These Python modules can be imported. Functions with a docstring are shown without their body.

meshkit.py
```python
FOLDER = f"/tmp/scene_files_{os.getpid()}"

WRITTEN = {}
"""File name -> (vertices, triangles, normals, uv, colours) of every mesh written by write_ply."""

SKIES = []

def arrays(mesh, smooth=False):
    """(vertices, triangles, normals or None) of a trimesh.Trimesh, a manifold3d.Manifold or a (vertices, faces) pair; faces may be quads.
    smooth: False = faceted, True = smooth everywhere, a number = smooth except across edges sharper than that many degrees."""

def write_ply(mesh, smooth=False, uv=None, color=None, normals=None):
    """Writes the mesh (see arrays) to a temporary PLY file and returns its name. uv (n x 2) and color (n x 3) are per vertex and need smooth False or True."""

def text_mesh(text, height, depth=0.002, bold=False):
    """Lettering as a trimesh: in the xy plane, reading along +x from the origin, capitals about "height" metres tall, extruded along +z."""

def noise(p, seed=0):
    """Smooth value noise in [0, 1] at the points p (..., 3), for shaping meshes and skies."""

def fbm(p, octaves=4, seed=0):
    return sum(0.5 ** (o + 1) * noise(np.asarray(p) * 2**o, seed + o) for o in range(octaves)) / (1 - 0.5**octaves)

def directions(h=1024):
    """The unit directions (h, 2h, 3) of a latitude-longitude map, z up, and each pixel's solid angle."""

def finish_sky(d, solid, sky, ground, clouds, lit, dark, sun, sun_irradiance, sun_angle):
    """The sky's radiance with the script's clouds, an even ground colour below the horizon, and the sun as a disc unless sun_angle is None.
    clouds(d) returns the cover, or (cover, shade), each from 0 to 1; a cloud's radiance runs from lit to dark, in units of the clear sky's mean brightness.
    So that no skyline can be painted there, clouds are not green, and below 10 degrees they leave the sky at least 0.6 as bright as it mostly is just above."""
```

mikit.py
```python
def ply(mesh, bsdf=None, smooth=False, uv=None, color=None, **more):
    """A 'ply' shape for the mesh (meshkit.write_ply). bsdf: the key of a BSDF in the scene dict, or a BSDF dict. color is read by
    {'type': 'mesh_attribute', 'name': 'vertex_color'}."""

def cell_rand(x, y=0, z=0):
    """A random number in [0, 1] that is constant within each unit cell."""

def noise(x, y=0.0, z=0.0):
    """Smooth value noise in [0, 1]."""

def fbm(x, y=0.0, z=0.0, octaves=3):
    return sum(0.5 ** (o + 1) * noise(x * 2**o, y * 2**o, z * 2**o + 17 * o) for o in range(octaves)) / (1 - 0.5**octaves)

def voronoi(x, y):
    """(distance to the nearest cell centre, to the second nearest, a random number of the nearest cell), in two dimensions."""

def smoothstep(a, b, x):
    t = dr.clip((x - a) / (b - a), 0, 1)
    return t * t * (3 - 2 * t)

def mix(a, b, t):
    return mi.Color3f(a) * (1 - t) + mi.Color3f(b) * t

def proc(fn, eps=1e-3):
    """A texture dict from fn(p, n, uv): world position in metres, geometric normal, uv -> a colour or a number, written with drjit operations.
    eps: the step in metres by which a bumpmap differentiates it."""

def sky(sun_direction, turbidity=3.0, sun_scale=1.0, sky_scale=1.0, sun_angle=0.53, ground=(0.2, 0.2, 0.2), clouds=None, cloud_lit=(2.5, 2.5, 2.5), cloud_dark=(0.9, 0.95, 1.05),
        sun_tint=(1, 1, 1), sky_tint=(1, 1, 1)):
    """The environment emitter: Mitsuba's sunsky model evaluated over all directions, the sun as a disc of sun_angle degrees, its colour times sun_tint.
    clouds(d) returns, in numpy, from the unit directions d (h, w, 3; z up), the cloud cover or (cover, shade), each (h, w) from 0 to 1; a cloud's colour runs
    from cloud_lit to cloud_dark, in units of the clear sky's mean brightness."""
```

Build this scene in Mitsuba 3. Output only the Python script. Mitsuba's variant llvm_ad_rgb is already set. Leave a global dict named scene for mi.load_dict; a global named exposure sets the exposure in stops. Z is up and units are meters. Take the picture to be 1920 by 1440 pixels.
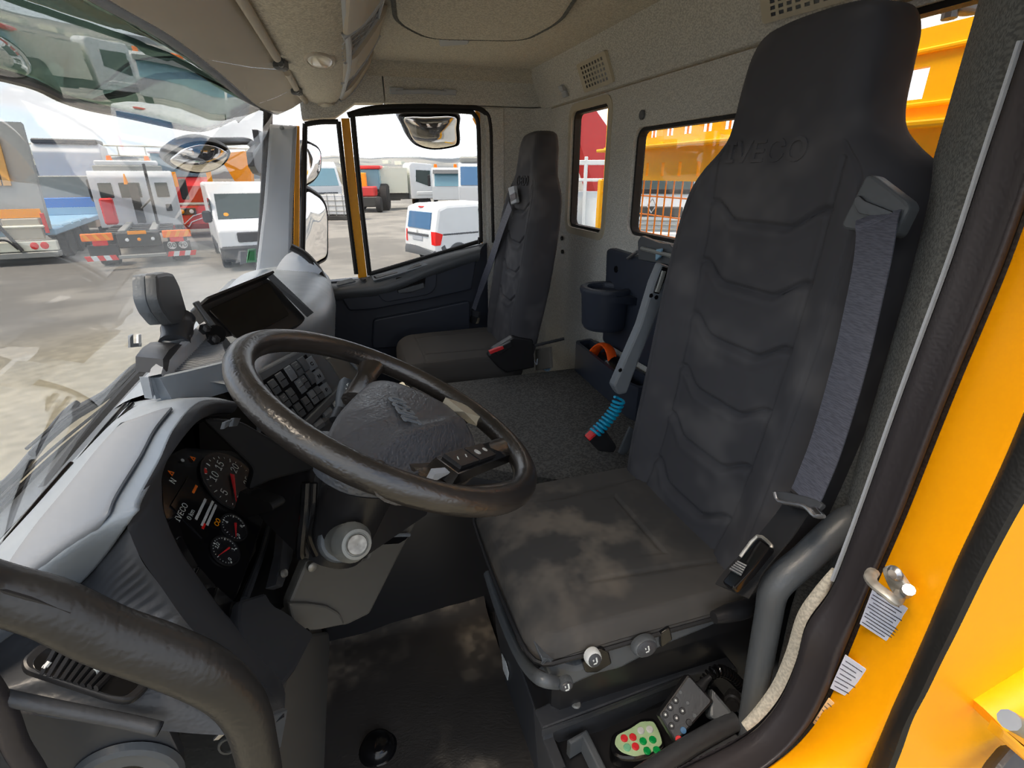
import math, random
import numpy as np
import trimesh
import mitsuba as mi
import drjit as dr
import mikit, meshkit
from shapely.geometry import Polygon
from shapely import affinity
from mikit import proc, noise, fbm, voronoi, smoothstep, mix, cell_rand

T = mi.ScalarTransform4f
scene, labels = {}, {}
rng = random.Random(7)

# ---------------------------------------------------------------- camera, sky, exposure
# x: towards the passenger side, y: forward, z: up; the footwell floor is z = 0, the yard outside z = -1.5
exposure = 2.9
EYE = np.array([-1.35, 0.0, 1.20])
PITCH, YAW = math.radians(22.366), math.radians(17.6)
LOOK = np.array([math.cos(YAW) * math.cos(PITCH), -math.sin(YAW) * math.cos(PITCH), -math.sin(PITCH)])
scene['camera'] = {'type': 'perspective', 'fov': 90.0, 'fov_axis': 'x', 'near_clip': 0.02, 'far_clip': 5000.0,
                   'to_world': T().look_at(origin=EYE.tolist(), target=(EYE + LOOK).tolist(), up=[0, 0, 1])}


def cloud_cover(d):
    q = d / np.maximum(d[..., 2:3] + 0.18, 0.05)
    n = meshkit.fbm(q * np.array([1.3, 2.2, 1.0]) + 3.1, 5, 4)
    m = meshkit.fbm(q * 2.7 + 11.0, 4, 9)
    cover = np.clip((n - 0.30) * 4.5, 0, 1)
    low = np.clip(1 - d[..., 2] / 0.25, 0, 1)
    return np.maximum(cover, 0.75 * low), np.clip((m - 0.45) * 2.2, 0, 1) * 0.6


scene['sky'] = mikit.sky([-0.12, 0.42, 0.9], turbidity=4.0, sun_scale=0.32, sun_angle=20.0, sky_scale=1.0, ground=(0.30, 0.28, 0.24),
                         clouds=cloud_cover, cloud_lit=(1.55, 1.57, 1.58), cloud_dark=(1.1, 1.14, 1.2), sky_tint=(0.95, 1.0, 1.0))


# ---------------------------------------------------------------- helpers
def key_for(name):
    if name not in scene and name not in labels:
        return name
    n = 1
    while f'{name}_{n:03d}' in scene or f'{name}_{n:03d}' in labels:
        n += 1
    return f'{name}_{n:03d}'


def add(name, mesh, mat, smooth=30, parent=None, label=None, cat=None, group=None, kind=None):
    key = key_for(f'{parent}__{name}' if parent else name)
    if isinstance(mesh, dict):
        scene[key] = mesh
    else:
        scene[key] = mikit.ply(mesh, mat, smooth)
    d = {}
    if label: d['label'] = label
    if cat: d['category'] = cat
    if group: d['group'] = group
    if kind: d['kind'] = kind
    if d: labels[key] = d
    return key


def thing(name, label, cat, group=None):
    key = key_for(name)
    labels[key] = {'label': label, 'category': cat}
    if group: labels[key]['group'] = group
    return key


def struct(name, mesh=None, mat=None, smooth=30, parent=None):
    if mesh is None:
        labels[name] = {'kind': 'structure'}
        return name
    return add(name, mesh, mat, smooth, parent, kind='structure' if parent is None else None)


V = lambda *a: np.array(a, float)
cat = trimesh.util.concatenate


def unit(v):
    v = np.asarray(v, float)
    return v / np.linalg.norm(v)


def hull(pts):
    return trimesh.convex.convex_hull(np.asarray(pts, float))


def cbox(a, b, c=0.004):
    """chamfered box between two corners"""
    a, b = np.minimum(a, b).astype(float), np.maximum(a, b).astype(float)
    c = min(c, 0.49 * float((b - a).min()))
    p = []
    for i in (0, 1):
        for j in (0, 1):
            for k in (0, 1):
                q = np.where([i, j, k], b, a)
                s = np.where([i, j, k], -c, c)
                for ax in range(3):
                    r = q + s
                    r[ax] = q[ax]
                    p.append(r)
    return hull(p)


def fr(o, x, y):
    """matrix of a frame: origin, x axis, y axis (made orthogonal)"""
    x = unit(x); z = unit(np.cross(x, y)); y = np.cross(z, x)
    m = np.eye(4); m[:3, 0], m[:3, 1], m[:3, 2], m[:3, 3] = x, y, z, o
    return m


def put(mesh, m):
    mesh = mesh.copy(); mesh.apply_transform(m)
    return mesh


def move(mesh, *d):
    mesh = mesh.copy(); mesh.apply_translation(d)
    return mesh


def catmull(p, n=6, closed=False):
    p = np.asarray(p, float)
    k = len(p)
    out = []
    for i in range(k if closed else k - 1):
        if closed:
            a, b, c, d = (p[(i + j - 1) % k] for j in range(4))
        else:
            a, b, c, d = p[max(i - 1, 0)], p[i], p[i + 1], p[min(i + 2, k - 1)]
        for t in np.linspace(0, 1, n, endpoint=False):
            out.append(0.5 * (2 * b + (c - a) * t + (2 * a - 5 * b + 4 * c - d) * t * t + (3 * b - a - 3 * c + d) * t ** 3))
    if not closed:
        out.append(p[-1])
    return np.array(out)


def skin(rings, closed=True, caps=True, loop=False):
    """surface through rings of equal length"""
    rings = np.asarray(rings, float)
    m, n = rings.shape[:2]
    v = rings.reshape(-1, 3)
    f = []
    for i in range(m if loop else m - 1):
        a, b = i * n, ((i + 1) % m) * n
        for j in range(n if closed else n - 1):
            k = (j + 1) % n
            f += [[a + j, a + k, b + k], [a + j, b + k, b + j]]
    if caps and closed and not loop:
        v = np.vstack([v, rings[0].mean(0), rings[-1].mean(0)])
        c0, c1 = m * n, m * n + 1
        for j in range(n):
            k = (j + 1) % n
            f += [[c0, k, j], [c1, (m - 1) * n + j, (m - 1) * n + k]]
    t = trimesh.Trimesh(v, f, process=False)
    if closed and caps and t.is_watertight and t.volume < 0:
        t.invert()
    return t


def tube(pts, r, n=12, sub=5, closed=False, flat=1.0, up=None):
    """round (or flattened) bar along a smooth path; r a number or one per point"""
    pts = np.asarray(pts, float)
    rr = np.full(len(pts), r, float) if np.isscalar(r) else np.asarray(r, float)
    if sub > 1:
        q = catmull(np.hstack([pts, rr[:, None]]), sub, closed)
        pts, rr = q[:, :3], q[:, 3]
    m = len(pts)
    if closed:
        tan = np.roll(pts, -1, 0) - np.roll(pts, 1, 0)
    else:
        tan = np.gradient(pts, axis=0)
    tan /= np.linalg.norm(tan, axis=1, keepdims=True)
    u = np.array(up if up is not None else ([0, 0, 1] if abs(tan[0][2]) < 0.9 else [1, 0, 0]), float)
    rings = []
    for i in range(m):
        u = u if up is None else np.array(up, float)
        u = u - tan[i] * np.dot(u, tan[i])
        if np.linalg.norm(u) < 0.05:
            u = np.cross(tan[i], [0.31, 0.82, 0.48])
        u = unit(u)
        w = np.cross(tan[i], u)
        a = np.linspace(0, 2 * np.pi, n, endpoint=False)
        rings.append(pts[i] + rr[i] * (np.cos(a)[:, None] * u * flat + np.sin(a)[:, None] * w))
    return skin(rings, True, True, closed)


def lathe(profile, n=32):
    """profile [(r, z), ...] turned about z"""
    a = np.linspace(0, 2 * np.pi, n, endpoint=False)
    return skin([[(r * math.cos(t), r * math.sin(t), z) for t in a] for r, z in profile])


def rod(a, b, r, n=10):
    return tube([a, b], r, n, 1)


def axis_m(o, z):
    z = unit(z)
    x = unit(np.cross(z, [0, 0, 1] if abs(z[2]) < 0.9 else [1, 0, 0]))
    m = np.eye(4); m[:3, 0], m[:3, 1], m[:3, 2], m[:3, 3] = x, np.cross(z, x), z, o
    return m


def rrect(w, h, r, k=5, cx=0, cy=0):
    p = []
    r = min(r, w / 2 - 1e-5, h / 2 - 1e-5)
    for sx, sy, a0 in ((1, 1, 0), (-1, 1, 90), (-1, -1, 180), (1, -1, 270)):
        for a in np.radians(np.linspace(a0, a0 + 90, k)):
            p.append((cx + sx * (w / 2 - r) + r * math.cos(a), cy + sy * (h / 2 - r) + r * math.sin(a)))
    return p


def rpoly(p, r, k=4):
    """polygon with its corners rounded"""
    p = np.asarray(p, float); n = len(p); out = []
    for i in range(n):
        a, b, c = p[i - 1], p[i], p[(i + 1) % n]
        d1, d2 = np.linalg.norm(a - b), np.linalg.norm(c - b)
        s = min(r, 0.45 * d1, 0.45 * d2)
        q1, q2 = b + (a - b) / d1 * s, b + (c - b) / d2 * s
        for t in np.linspace(0, 1, k):
            out.append((1 - t) ** 2 * q1 + 2 * t * (1 - t) * b + t * t * q2)
    return np.array(out)


def prism(poly, h, b=0.0, holes=None):
    """polygon in xy from z = 0 to h, its top edge bevelled by b"""
    if holes or b <= 0:
        return trimesh.creation.extrude_polygon(Polygon(poly, holes or []), h, engine='earcut')
    p = np.asarray(poly, float)
    if Polygon(p).exterior.is_ccw is False:
        p = p[::-1]
    a, c = np.roll(p, 1, 0), np.roll(p, -1, 0)
    t1, t2 = p - a, c - p
    t1 /= np.linalg.norm(t1, axis=1, keepdims=True) + 1e-12
    t2 /= np.linalg.norm(t2, axis=1, keepdims=True) + 1e-12
    nrm = np.stack([-(t1 + t2)[:, 1], (t1 + t2)[:, 0]], 1)
    nrm /= np.linalg.norm(nrm, axis=1, keepdims=True) + 1e-12
    cosh = np.maximum((nrm * np.stack([-t1[:, 1], t1[:, 0]], 1)).sum(1), 0.4)
    q = p + nrm * (b / cosh)[:, None]
    q2 = p + nrm * (b * 0.3 / cosh)[:, None]
    n = len(p)
    rings = [np.c_[p, np.zeros(n)], np.c_[p, np.full(n, h - b)], np.c_[q2, np.full(n, h - 0.3 * b)], np.c_[q, np.full(n, h)]]
    side = skin(rings, True, False)
    vt, ft = trimesh.creation.triangulate_polygon(Polygon(q), engine='earcut')
    vb, fb = trimesh.creation.triangulate_polygon(Polygon(p), engine='earcut')
    topm = trimesh.Trimesh(np.c_[vt, np.full(len(vt), h)], ft, process=False)
    bot = trimesh.Trimesh(np.c_[vb, np.zeros(len(vb))], fb[:, ::-1], process=False)
    return cat([side, topm, bot])


def plate(pts, th, b=0.002, r=0.0, back=None):
    """a plate whose front face has the 3-D corner points (taken flat), thickness th away from the viewer side 'back'"""
    pts = np.asarray(pts, float)
    c = pts.mean(0)
    n = np.zeros(3)
    for i in range(len(pts)):
        n += np.cross(pts[i] - c, pts[(i + 1) % len(pts)] - c)
    n = unit(n)
    front = V(-1, -0.3, 0.5) if back is None else -np.asarray(back, float)
    if np.dot(n, front) < 0:
        n = -n
    x = unit(pts[1] - pts[0]); x = unit(x - n * np.dot(x, n)); y = np.cross(n, x)
    q = np.stack([(pts - c) @ x, (pts - c) @ y], 1)
    if not Polygon(q).exterior.is_ccw:
        q = q[::-1]
    if r > 0: q = rpoly(q, r)
    m = np.eye(4); m[:3, 0], m[:3, 1], m[:3, 2], m[:3, 3] = x, y, n, c - n * th
    return put(prism(q, th, min(b, th * 0.45)), m)


def sheet(rows, th=0.0):
    """open surface through rows of points; th > 0 gives it a thickness along -normal"""
    rows = np.asarray(rows, float)
    m, n = rows.shape[:2]
    if th <= 0:
        return skin(rows, False, False)
    du = np.gradient(rows, axis=0); dv = np.gradient(rows, axis=1)
    nn = np.cross(du, dv); nn /= np.linalg.norm(nn, axis=2, keepdims=True) + 1e-12
    low = rows - nn * th
    rings = [np.vstack([rows[i], low[i][::-1]]) for i in range(m)]
    t = skin(rings, True, False)
    N = 2 * n
    f = [[j, j + 1, N - 2 - j] for j in range(n - 1)] + [[j, N - 2 - j, N - 1 - j] for j in range(n - 1)]
    f = np.array(f)
    off = (m - 1) * N
    t = trimesh.Trimesh(t.vertices, np.vstack([t.faces, f[:, ::-1], f + off]), process=False)
    return t


def smooth_rows(rows, nu=4, nv=4):
    rows = np.asarray(rows, float)
    a = np.array([catmull(r, nv) for r in rows])
    return np.array([catmull(a[:, j], nu) for j in range(a.shape[1])]).transpose(1, 0, 2)


def ribbon(pts, side, w, th=0.002, sub=6):
    """flat strap along a path; side: the direction of its width, one for all or one per point"""
    pts = np.asarray(pts, float)
    sd = np.tile(np.asarray(side, float), (len(pts), 1)) if np.ndim(side) == 1 else np.asarray(side, float)
    q = catmull(np.hstack([pts, sd]), sub)
    pts, sd = q[:, :3], q[:, 3:]
    tan = np.gradient(pts, axis=0)
    tan /= np.linalg.norm(tan, axis=1, keepdims=True)
    sd = sd - tan * (sd * tan).sum(1, keepdims=True)
    sd /= np.linalg.norm(sd, axis=1, keepdims=True)
    nn = np.cross(tan, sd)
    rings = [[p - s * w / 2 - n * th / 2, p + s * w / 2 - n * th / 2, p + s * w / 2 + n * th / 2, p - s * w / 2 + n * th / 2] for p, s, n in zip(pts, sd, nn)]
    return skin(rings)


def text_on(s, height, o, x, y, depth=0.001, bold=False, center=True):
    t = meshkit.text_mesh(s, height, depth, bold)
    if center:
        b = t.bounds
        t.apply_translation([-(b[0][0] + b[1][0]) / 2, -(b[0][1] + b[1][1]) / 2, 0])
    return put(t, fr(o, x, y))


def coil(path, R, r, turns, n=8, per=10):
    """coiled cable along a path"""
    p = catmull(path, 12)
    s = np.r_[0, np.cumsum(np.linalg.norm(np.diff(p, axis=0), axis=1))]
    t = np.linspace(0, 1, turns * per + 1)
    c = np.stack([np.interp(t * s[-1], s, p[:, k]) for k in range(3)], 1)
    tan = np.gradient(c, axis=0); tan /= np.linalg.norm(tan, axis=1, keepdims=True)
    u = V(0.3, 0.2, 0.9)
    out = []
    for i in range(len(c)):
        u = unit(u - tan[i] * np.dot(u, tan[i])); w = np.cross(tan[i], u)
        a = 2 * np.pi * turns * t[i]
        out.append(c[i] + R * (math.cos(a) * u + math.sin(a) * w))
    return tube(out, r, n, 1)


# ---------------------------------------------------------------- materials
def lin(r, g, b):
    f = lambda c: c / 12.92 if c <= 0.04045 else ((c + 0.055) / 1.055) ** 2.4
    return [f(r / 255), f(g / 255), f(b / 255)]


def bsdf(name, color, rough=0.5, metal=0.0, spec=0.5, bump=None, scale=0.001, eps=0.001, clear=0.0, sheen=0.0):
    col = {'type': 'rgb', 'value': color} if isinstance(color, (list, tuple)) else color
    b = {'type': 'principled', 'base_color': col, 'roughness': rough, 'metallic': metal, 'specular': spec}
    if clear: b['clearcoat'] = clear; b['clearcoat_gloss'] = 0.9
    if sheen: b['sheen'] = sheen
    if bump is not None:
        b = {'type': 'bumpmap', 'nested': b, 'tex': proc(bump, eps), 'scale': scale}
    scene[name] = {'type': 'twosided', 'bsdf': b}
    return name


def speckle(a, b, s):
    return lambda p, n, uv: mix(a, b, smoothstep(0.25, 0.75, fbm(p.x * s, p.y * s, p.z * s, 2)))


grain = lambda p, n, uv: noise(p.x * 420, p.y * 420, p.z * 420)
fine = lambda p, n, uv: noise(p.x * 700, p.y * 700, p.z * 700)
leather = lambda p, n, uv: smoothstep(0.35, 0.6, noise(p.x * 330, p.y * 330, p.z * 330) * 0.6 + noise(p.x * 170, p.y * 170, p.z * 170) * 0.4)


bsdf('headliner', proc(speckle(lin(176, 172, 160), lin(206, 201, 188), 330)), 0.95, spec=0.2, bump=fine, scale=0.0002)
bsdf('wall_felt', proc(speckle(lin(178, 178, 173), lin(212, 211, 205), 330)), 0.95, spec=0.2, bump=fine, scale=0.0002)
bsdf('felt_dark', proc(speckle(lin(88, 90, 90), lin(114, 116, 114), 330)), 0.95, spec=0.2, bump=fine, scale=0.0002)
bsdf('shelf_plastic', lin(186, 178, 164), 0.5, spec=0.4)
bsdf('trim_light', lin(172, 178, 186), 0.5, spec=0.4)
bsdf('trim_beige', lin(188, 180, 160), 0.5, spec=0.4)
bsdf('dark_plastic', lin(58, 60, 64), 0.42, spec=0.5, bump=grain, scale=0.0004)
bsdf('black_plastic', lin(36, 36, 38), 0.35, spec=0.5)
bsdf('gloss_black', lin(18, 18, 20), 0.12, spec=0.5)
bsdf('navy_plastic', lin(50, 56, 68), 0.4, spec=0.5, bump=grain, scale=0.0004)
bsdf('brown_plastic', lin(92, 90, 85), 0.5, spec=0.4, bump=grain, scale=0.0005)
bsdf('grey_plastic', lin(110, 116, 122), 0.42, spec=0.5, bump=grain, scale=0.0003)
bsdf('mid_plastic', lin(84, 88, 92), 0.4, spec=0.5, bump=grain, scale=0.0003)
bsdf('dash_skin_sheen', proc(lambda p, n, uv: mix(lin(126, 134, 142), lin(140, 148, 156), fbm(p.x * 20, p.y * 20, p.z * 20, 2))), 0.36, spec=0.6, bump=grain, scale=0.0003)  # sky sheen put into the base colour; the plastic itself is darker grey
bsdf('dash_rib', lin(120, 124, 130), 0.4, spec=0.5)
bsdf('leather_dark', lin(44, 43, 42), 0.38, spec=0.55, bump=leather, scale=0.0002)
bsdf('hub_leather', lin(82, 85, 91), 0.4, spec=0.7, bump=leather, scale=0.0009)
bsdf('wheel_rubber', proc(lambda p, n, uv: mix(lin(38, 35, 33), lin(58, 52, 47), smoothstep(0.3, 0.75, fbm(p.x * 14, p.y * 14, p.z * 14, 3)))), 0.3, spec=0.9, clear=0.4, bump=leather, scale=0.0002)
bsdf('rubber', lin(30, 30, 30), 0.55, spec=0.4, bump=grain, scale=0.0005)
bsdf('seal_rubber', lin(50, 47, 50), 0.45, spec=0.45, bump=grain, scale=0.0003)
bsdf('matte_black', lin(22, 22, 23), 0.7, spec=0.25)
bsdf('mat_rubber', proc(lambda p, n, uv: mix(lin(58, 55, 53), lin(146, 135, 120), smoothstep(0.50, 0.86, fbm(p.x * 9 + 3, p.y * 9, p.z * 9, 3)) * (0.3 + 0.7 * smoothstep(0.3, 0.7, noise(p.x * 60, p.y * 60, p.z * 60))))), 0.7, spec=0.35, bump=grain, scale=0.0012)
bsdf('cover_mat', proc(speckle(lin(66, 66, 66), lin(92, 92, 90), 220)), 0.6, spec=0.4, bump=grain, scale=0.001)
bsdf('yellow_paint', lin(255, 172, 0), 0.4, spec=0.4, clear=0.1)
bsdf('yellow_lightened', lin(255, 192, 0), 0.45, spec=0.4)  # the cab yellow again, lightened in colour to offset shade behind the cab
bsdf('orange_paint', lin(245, 140, 10), 0.35, spec=0.5, clear=0.3)
bsdf('white_paint', lin(212, 216, 218), 0.3, spec=0.5, clear=0.3)
bsdf('cream_paint', lin(224, 224, 206), 0.5)
bsdf('red_paint', lin(215, 50, 48), 0.3, spec=0.5, clear=0.3)
bsdf('blue_paint', lin(20, 110, 190), 0.35)
bsdf('pale_blue', lin(140, 180, 205), 0.4)
bsdf('steel_grey', lin(150, 152, 148), 0.5, metal=0.3)
bsdf('dark_steel', lin(70, 70, 68), 0.55, metal=0.3)
bsdf('wood_board', lin(190, 150, 95), 0.8)
bsdf('tyre', lin(34, 34, 35), 0.85)
bsdf('amber', lin(255, 160, 10), 0.3)
bsdf('amber_marker', lin(255, 120, 0), 0.35)
bsdf('red_lens', lin(225, 30, 25), 0.25)
bsdf('safety_orange', lin(255, 96, 20), 0.5)
bsdf('white_plastic', lin(225, 228, 228), 0.45)
bsdf('silver', lin(190, 190, 192), 0.3, metal=0.9)
bsdf('chrome', lin(215, 215, 218), 0.12, metal=1.0)
bsdf('zinc', proc(speckle(lin(150, 148, 142), lin(188, 186, 180), 120)), 0.45, metal=0.6)
bsdf('webbing', proc(lambda p, n, uv: mix(lin(72, 74, 84), lin(98, 100, 112), smoothstep(0.2, 0.8, noise(p.x * 150, p.y * 150, p.z * 700) * 0.4 + 0.3))), 0.55, spec=0.4)
bsdf('webbing_dark', lin(34, 34, 36), 0.6)
bsdf('teal_cord', lin(0, 150, 190), 0.4)
bsdf('red_button', lin(222, 50, 55), 0.4)
bsdf('green_button', lin(0, 150, 70), 0.4)
bsdf('keypad_face', lin(178, 205, 160), 0.4)
bsdf('pale_print', lin(205, 208, 206), 0.5)
bsdf('ink', lin(62, 62, 72), 0.6)
bsdf('paper', lin(205, 208, 222), 0.6)
bsdf('paper_peach', lin(240, 196, 140), 0.6)
bsdf('tinted_blue', lin(70, 110, 150), 0.12)
bsdf('dark_glass', lin(52, 66, 66), 0.06, spec=0.6)
bsdf('cab_glass', lin(110, 150, 165), 0.06, spec=0.6)
bsdf('green_panel', lin(120, 190, 150), 0.4)
scene['mirror_glass'] = {'type': 'conductor', 'material': 'Al'}
scene['visor_smoke'] = {'type': 'twosided', 'bsdf': {'type': 'conductor', 'eta': {'type': 'rgb', 'value': [1.5, 1.5, 1.5]}, 'k': {'type': 'rgb', 'value': [1.3, 1.6, 1.5]}, 'specular_reflectance': {'type': 'rgb', 'value': [0.4, 0.6, 0.5]}}}
scene['pane_glass'] = {'type': 'thindielectric', 'int_ior': 1.2}
scene['lamp_lens'] = {'type': 'twosided', 'bsdf': {'type': 'principled', 'base_color': {'type': 'rgb', 'value': lin(225, 220, 205)}, 'roughness': 0.15, 'specular': 0.6}}


def ground_color(p, n, uv):
    a = fbm(p.x * 0.35, p.y * 0.35, 0, 4)
    b = noise(p.x * 9, p.y * 9)
    s = fbm(p.x * 0.12 + 5, p.y * 0.5 + 1, 0, 3)
    c = mix(lin(122, 116, 98), lin(152, 145, 126), smoothstep(0.3, 0.7, a * 0.8 + b * 0.2))
    c = mix(c, mi.Color3f(lin(100, 92, 76)), smoothstep(0.56, 0.72, s) * 0.6)
    far = smoothstep(9.0, 14.0, dr.sqrt(p.x * p.x + p.y * p.y) + 3 * a)
    return mix(c, mix(lin(108, 107, 104), lin(130, 128, 123), smoothstep(0.3, 0.7, fbm(p.x * 0.6, p.y * 0.6, 2, 4))), far)


bsdf('yard_dirt', proc(ground_color), 0.95, spec=0.2)
bsdf('hill_scrub', proc(lambda p, n, uv: mix(lin(84, 90, 96), lin(132, 132, 128), smoothstep(0.35, 0.65, fbm(p.x * 0.02, p.y * 0.02, p.z * 0.05, 4)))), 1.0, spec=0.1)

# ---------------------------------------------------------------- the yard and the hills
gq = 40
gx = np.linspace(-1, 1, gq)
gg = np.sign(gx) * np.abs(gx) ** 3 * 900
struct('ground', sheet([[(x, y, -1.5) for x in gg] for y in gg]), 'yard_dirt', True)


def hills(r0, r1, base, amp, seed):
    rows = []
    for k, t in enumerate(np.linspace(0, 1, 7)):
        row = []
        for a in np.linspace(0, 2 * np.pi, 220):
            r = r0 + (r1 - r0) * t
            q = V(math.cos(a) * 3.2, math.sin(a) * 3.2, seed)
            hgt = base + (amp + 16 * max(0.0, math.sin(a - 0.1))) * meshkit.fbm(q, 5, seed) + amp * 0.14 * meshkit.noise(q * 9, seed + 1)
            bl = math.sin(t * math.pi / 2) ** 1.3
            row.append((r * math.cos(a), r * math.sin(a), -3 + (hgt + 3) * bl))
        rows.append(row)
    return sheet(rows)


struct('hills', hills(300, 700, 2, 24, 5), 'hill_scrub', True)
hb = []
for i in range(170):
    a = rng.uniform(-0.9, 1.5); r = rng.uniform(380, 520)
    z = 2 + rng.uniform(0, 6)
    w, d, h = rng.uniform(3.5, 6), rng.uniform(3, 5), rng.uniform(1.5, 2.6)
    b = cbox((-w / 2, -d / 2, 0), (w / 2, d / 2, h), 0.05)
    hb.append(put(b, fr((r * math.cos(a), r * math.sin(a), z), (math.cos(a + 1), math.sin(a + 1), 0), (-math.sin(a + 1), math.cos(a + 1), 0))))
add('hillside_houses', cat(hb), 'cream_paint', False, label='tiny pale houses scattered over the far hillside', cat='houses', kind='stuff')

# ---------------------------------------------------------------- the cab: shell
def wall_plate(poly, holes, y0, y1):
    """poly and holes in (x, z); from y0 (inside) back to y1"""
    m = prism(poly, abs(y1 - y0), 0, holes)
    return put(m, np.array([[1, 0, 0, 0], [0, 0, -1, y0], [0, 1, 0, 0], [0, 0, 0, 1.0]]))


YB = -0.88
w1 = rrect(0.30, 0.416, 0.025, 5, 0.515, 1.208)
w2 = rrect(0.49, 0.31, 0.035, 5, -0.06, 1.172)
w3 = rrect(0.47, 0.43, 0.03, 5, -0.675, 1.222)
struct('wall_back', wall_plate([(-0.98, -0.05), (1.02, -0.05), (1.02, 1.447), (-0.98, 1.447)], [w1, w2, w3], YB, YB - 0.035), 'wall_felt', 20)
up = prism([(-0.86, 1.452), (-0.79, 1.62), (-0.97, 1.62), (-0.97, 1.452)], 2.05)
add('upper_panel', put(up, np.array([[0, 0, 1, -1.0], [1, 0, 0, -0.005], [0, 1, 0, 0], [0, 0, 0, 1.0]])), 'wall_felt', 20, parent='wall_back')
# rounded rear corner on the passenger side
cv = [[(0.975 - 0.09 + 0.09 * math.cos(a), YB + 0.09 - 0.09 * math.sin(a), z) for a in np.radians(np.linspace(0, 90, 7))] for z in (0.2, 0.6, 1.0, 1.455)]
add('corner_panel', sheet(cv), 'wall_felt', True, parent='wall_back')
for i, (w, dw) in enumerate(((w1, (0.515, 1.208, 0.30, 0.416)), (w2, (-0.06, 1.172, 0.49, 0.31)), (w3, (-0.675, 1.222, 0.47, 0.43)))):
    k = struct(f'window_{i + 1}')
    cx, cz, ww, wh = dw
    o = rrect(ww + 0.004, wh + 0.004, 0.03, 5, cx, cz)
    inn = rrect(ww - 0.02, wh - 0.02, 0.022, 5, cx, cz)
    add('gasket', wall_plate(o, [inn], YB - 0.008, YB - 0.034), 'rubber', 20, parent=k)
    add('pane', wall_plate(rrect(ww - 0.018, wh - 0.018, 0.02, 5, cx, cz), None, YB - 0.026, YB - 0.029), 'pane_glass', False, parent=k)
    if i == 0:
        add('trim_ring', wall_plate(rrect(ww + 0.05, wh + 0.05, 0.05, 6, cx, cz), [rrect(ww, wh, 0.028, 6, cx, cz)], YB + 0.004, YB - 0.02), 'trim_beige', 20, parent=k)
    if i == 1:
        add('trim_ring', wall_plate(rrect(ww + 0.03, wh + 0.03, 0.05, 6, cx, cz), [rrect(ww, wh, 0.038, 6, cx, cz)], YB + 0.003, YB - 0.02), 'wall_felt', 20, parent=k)
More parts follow.
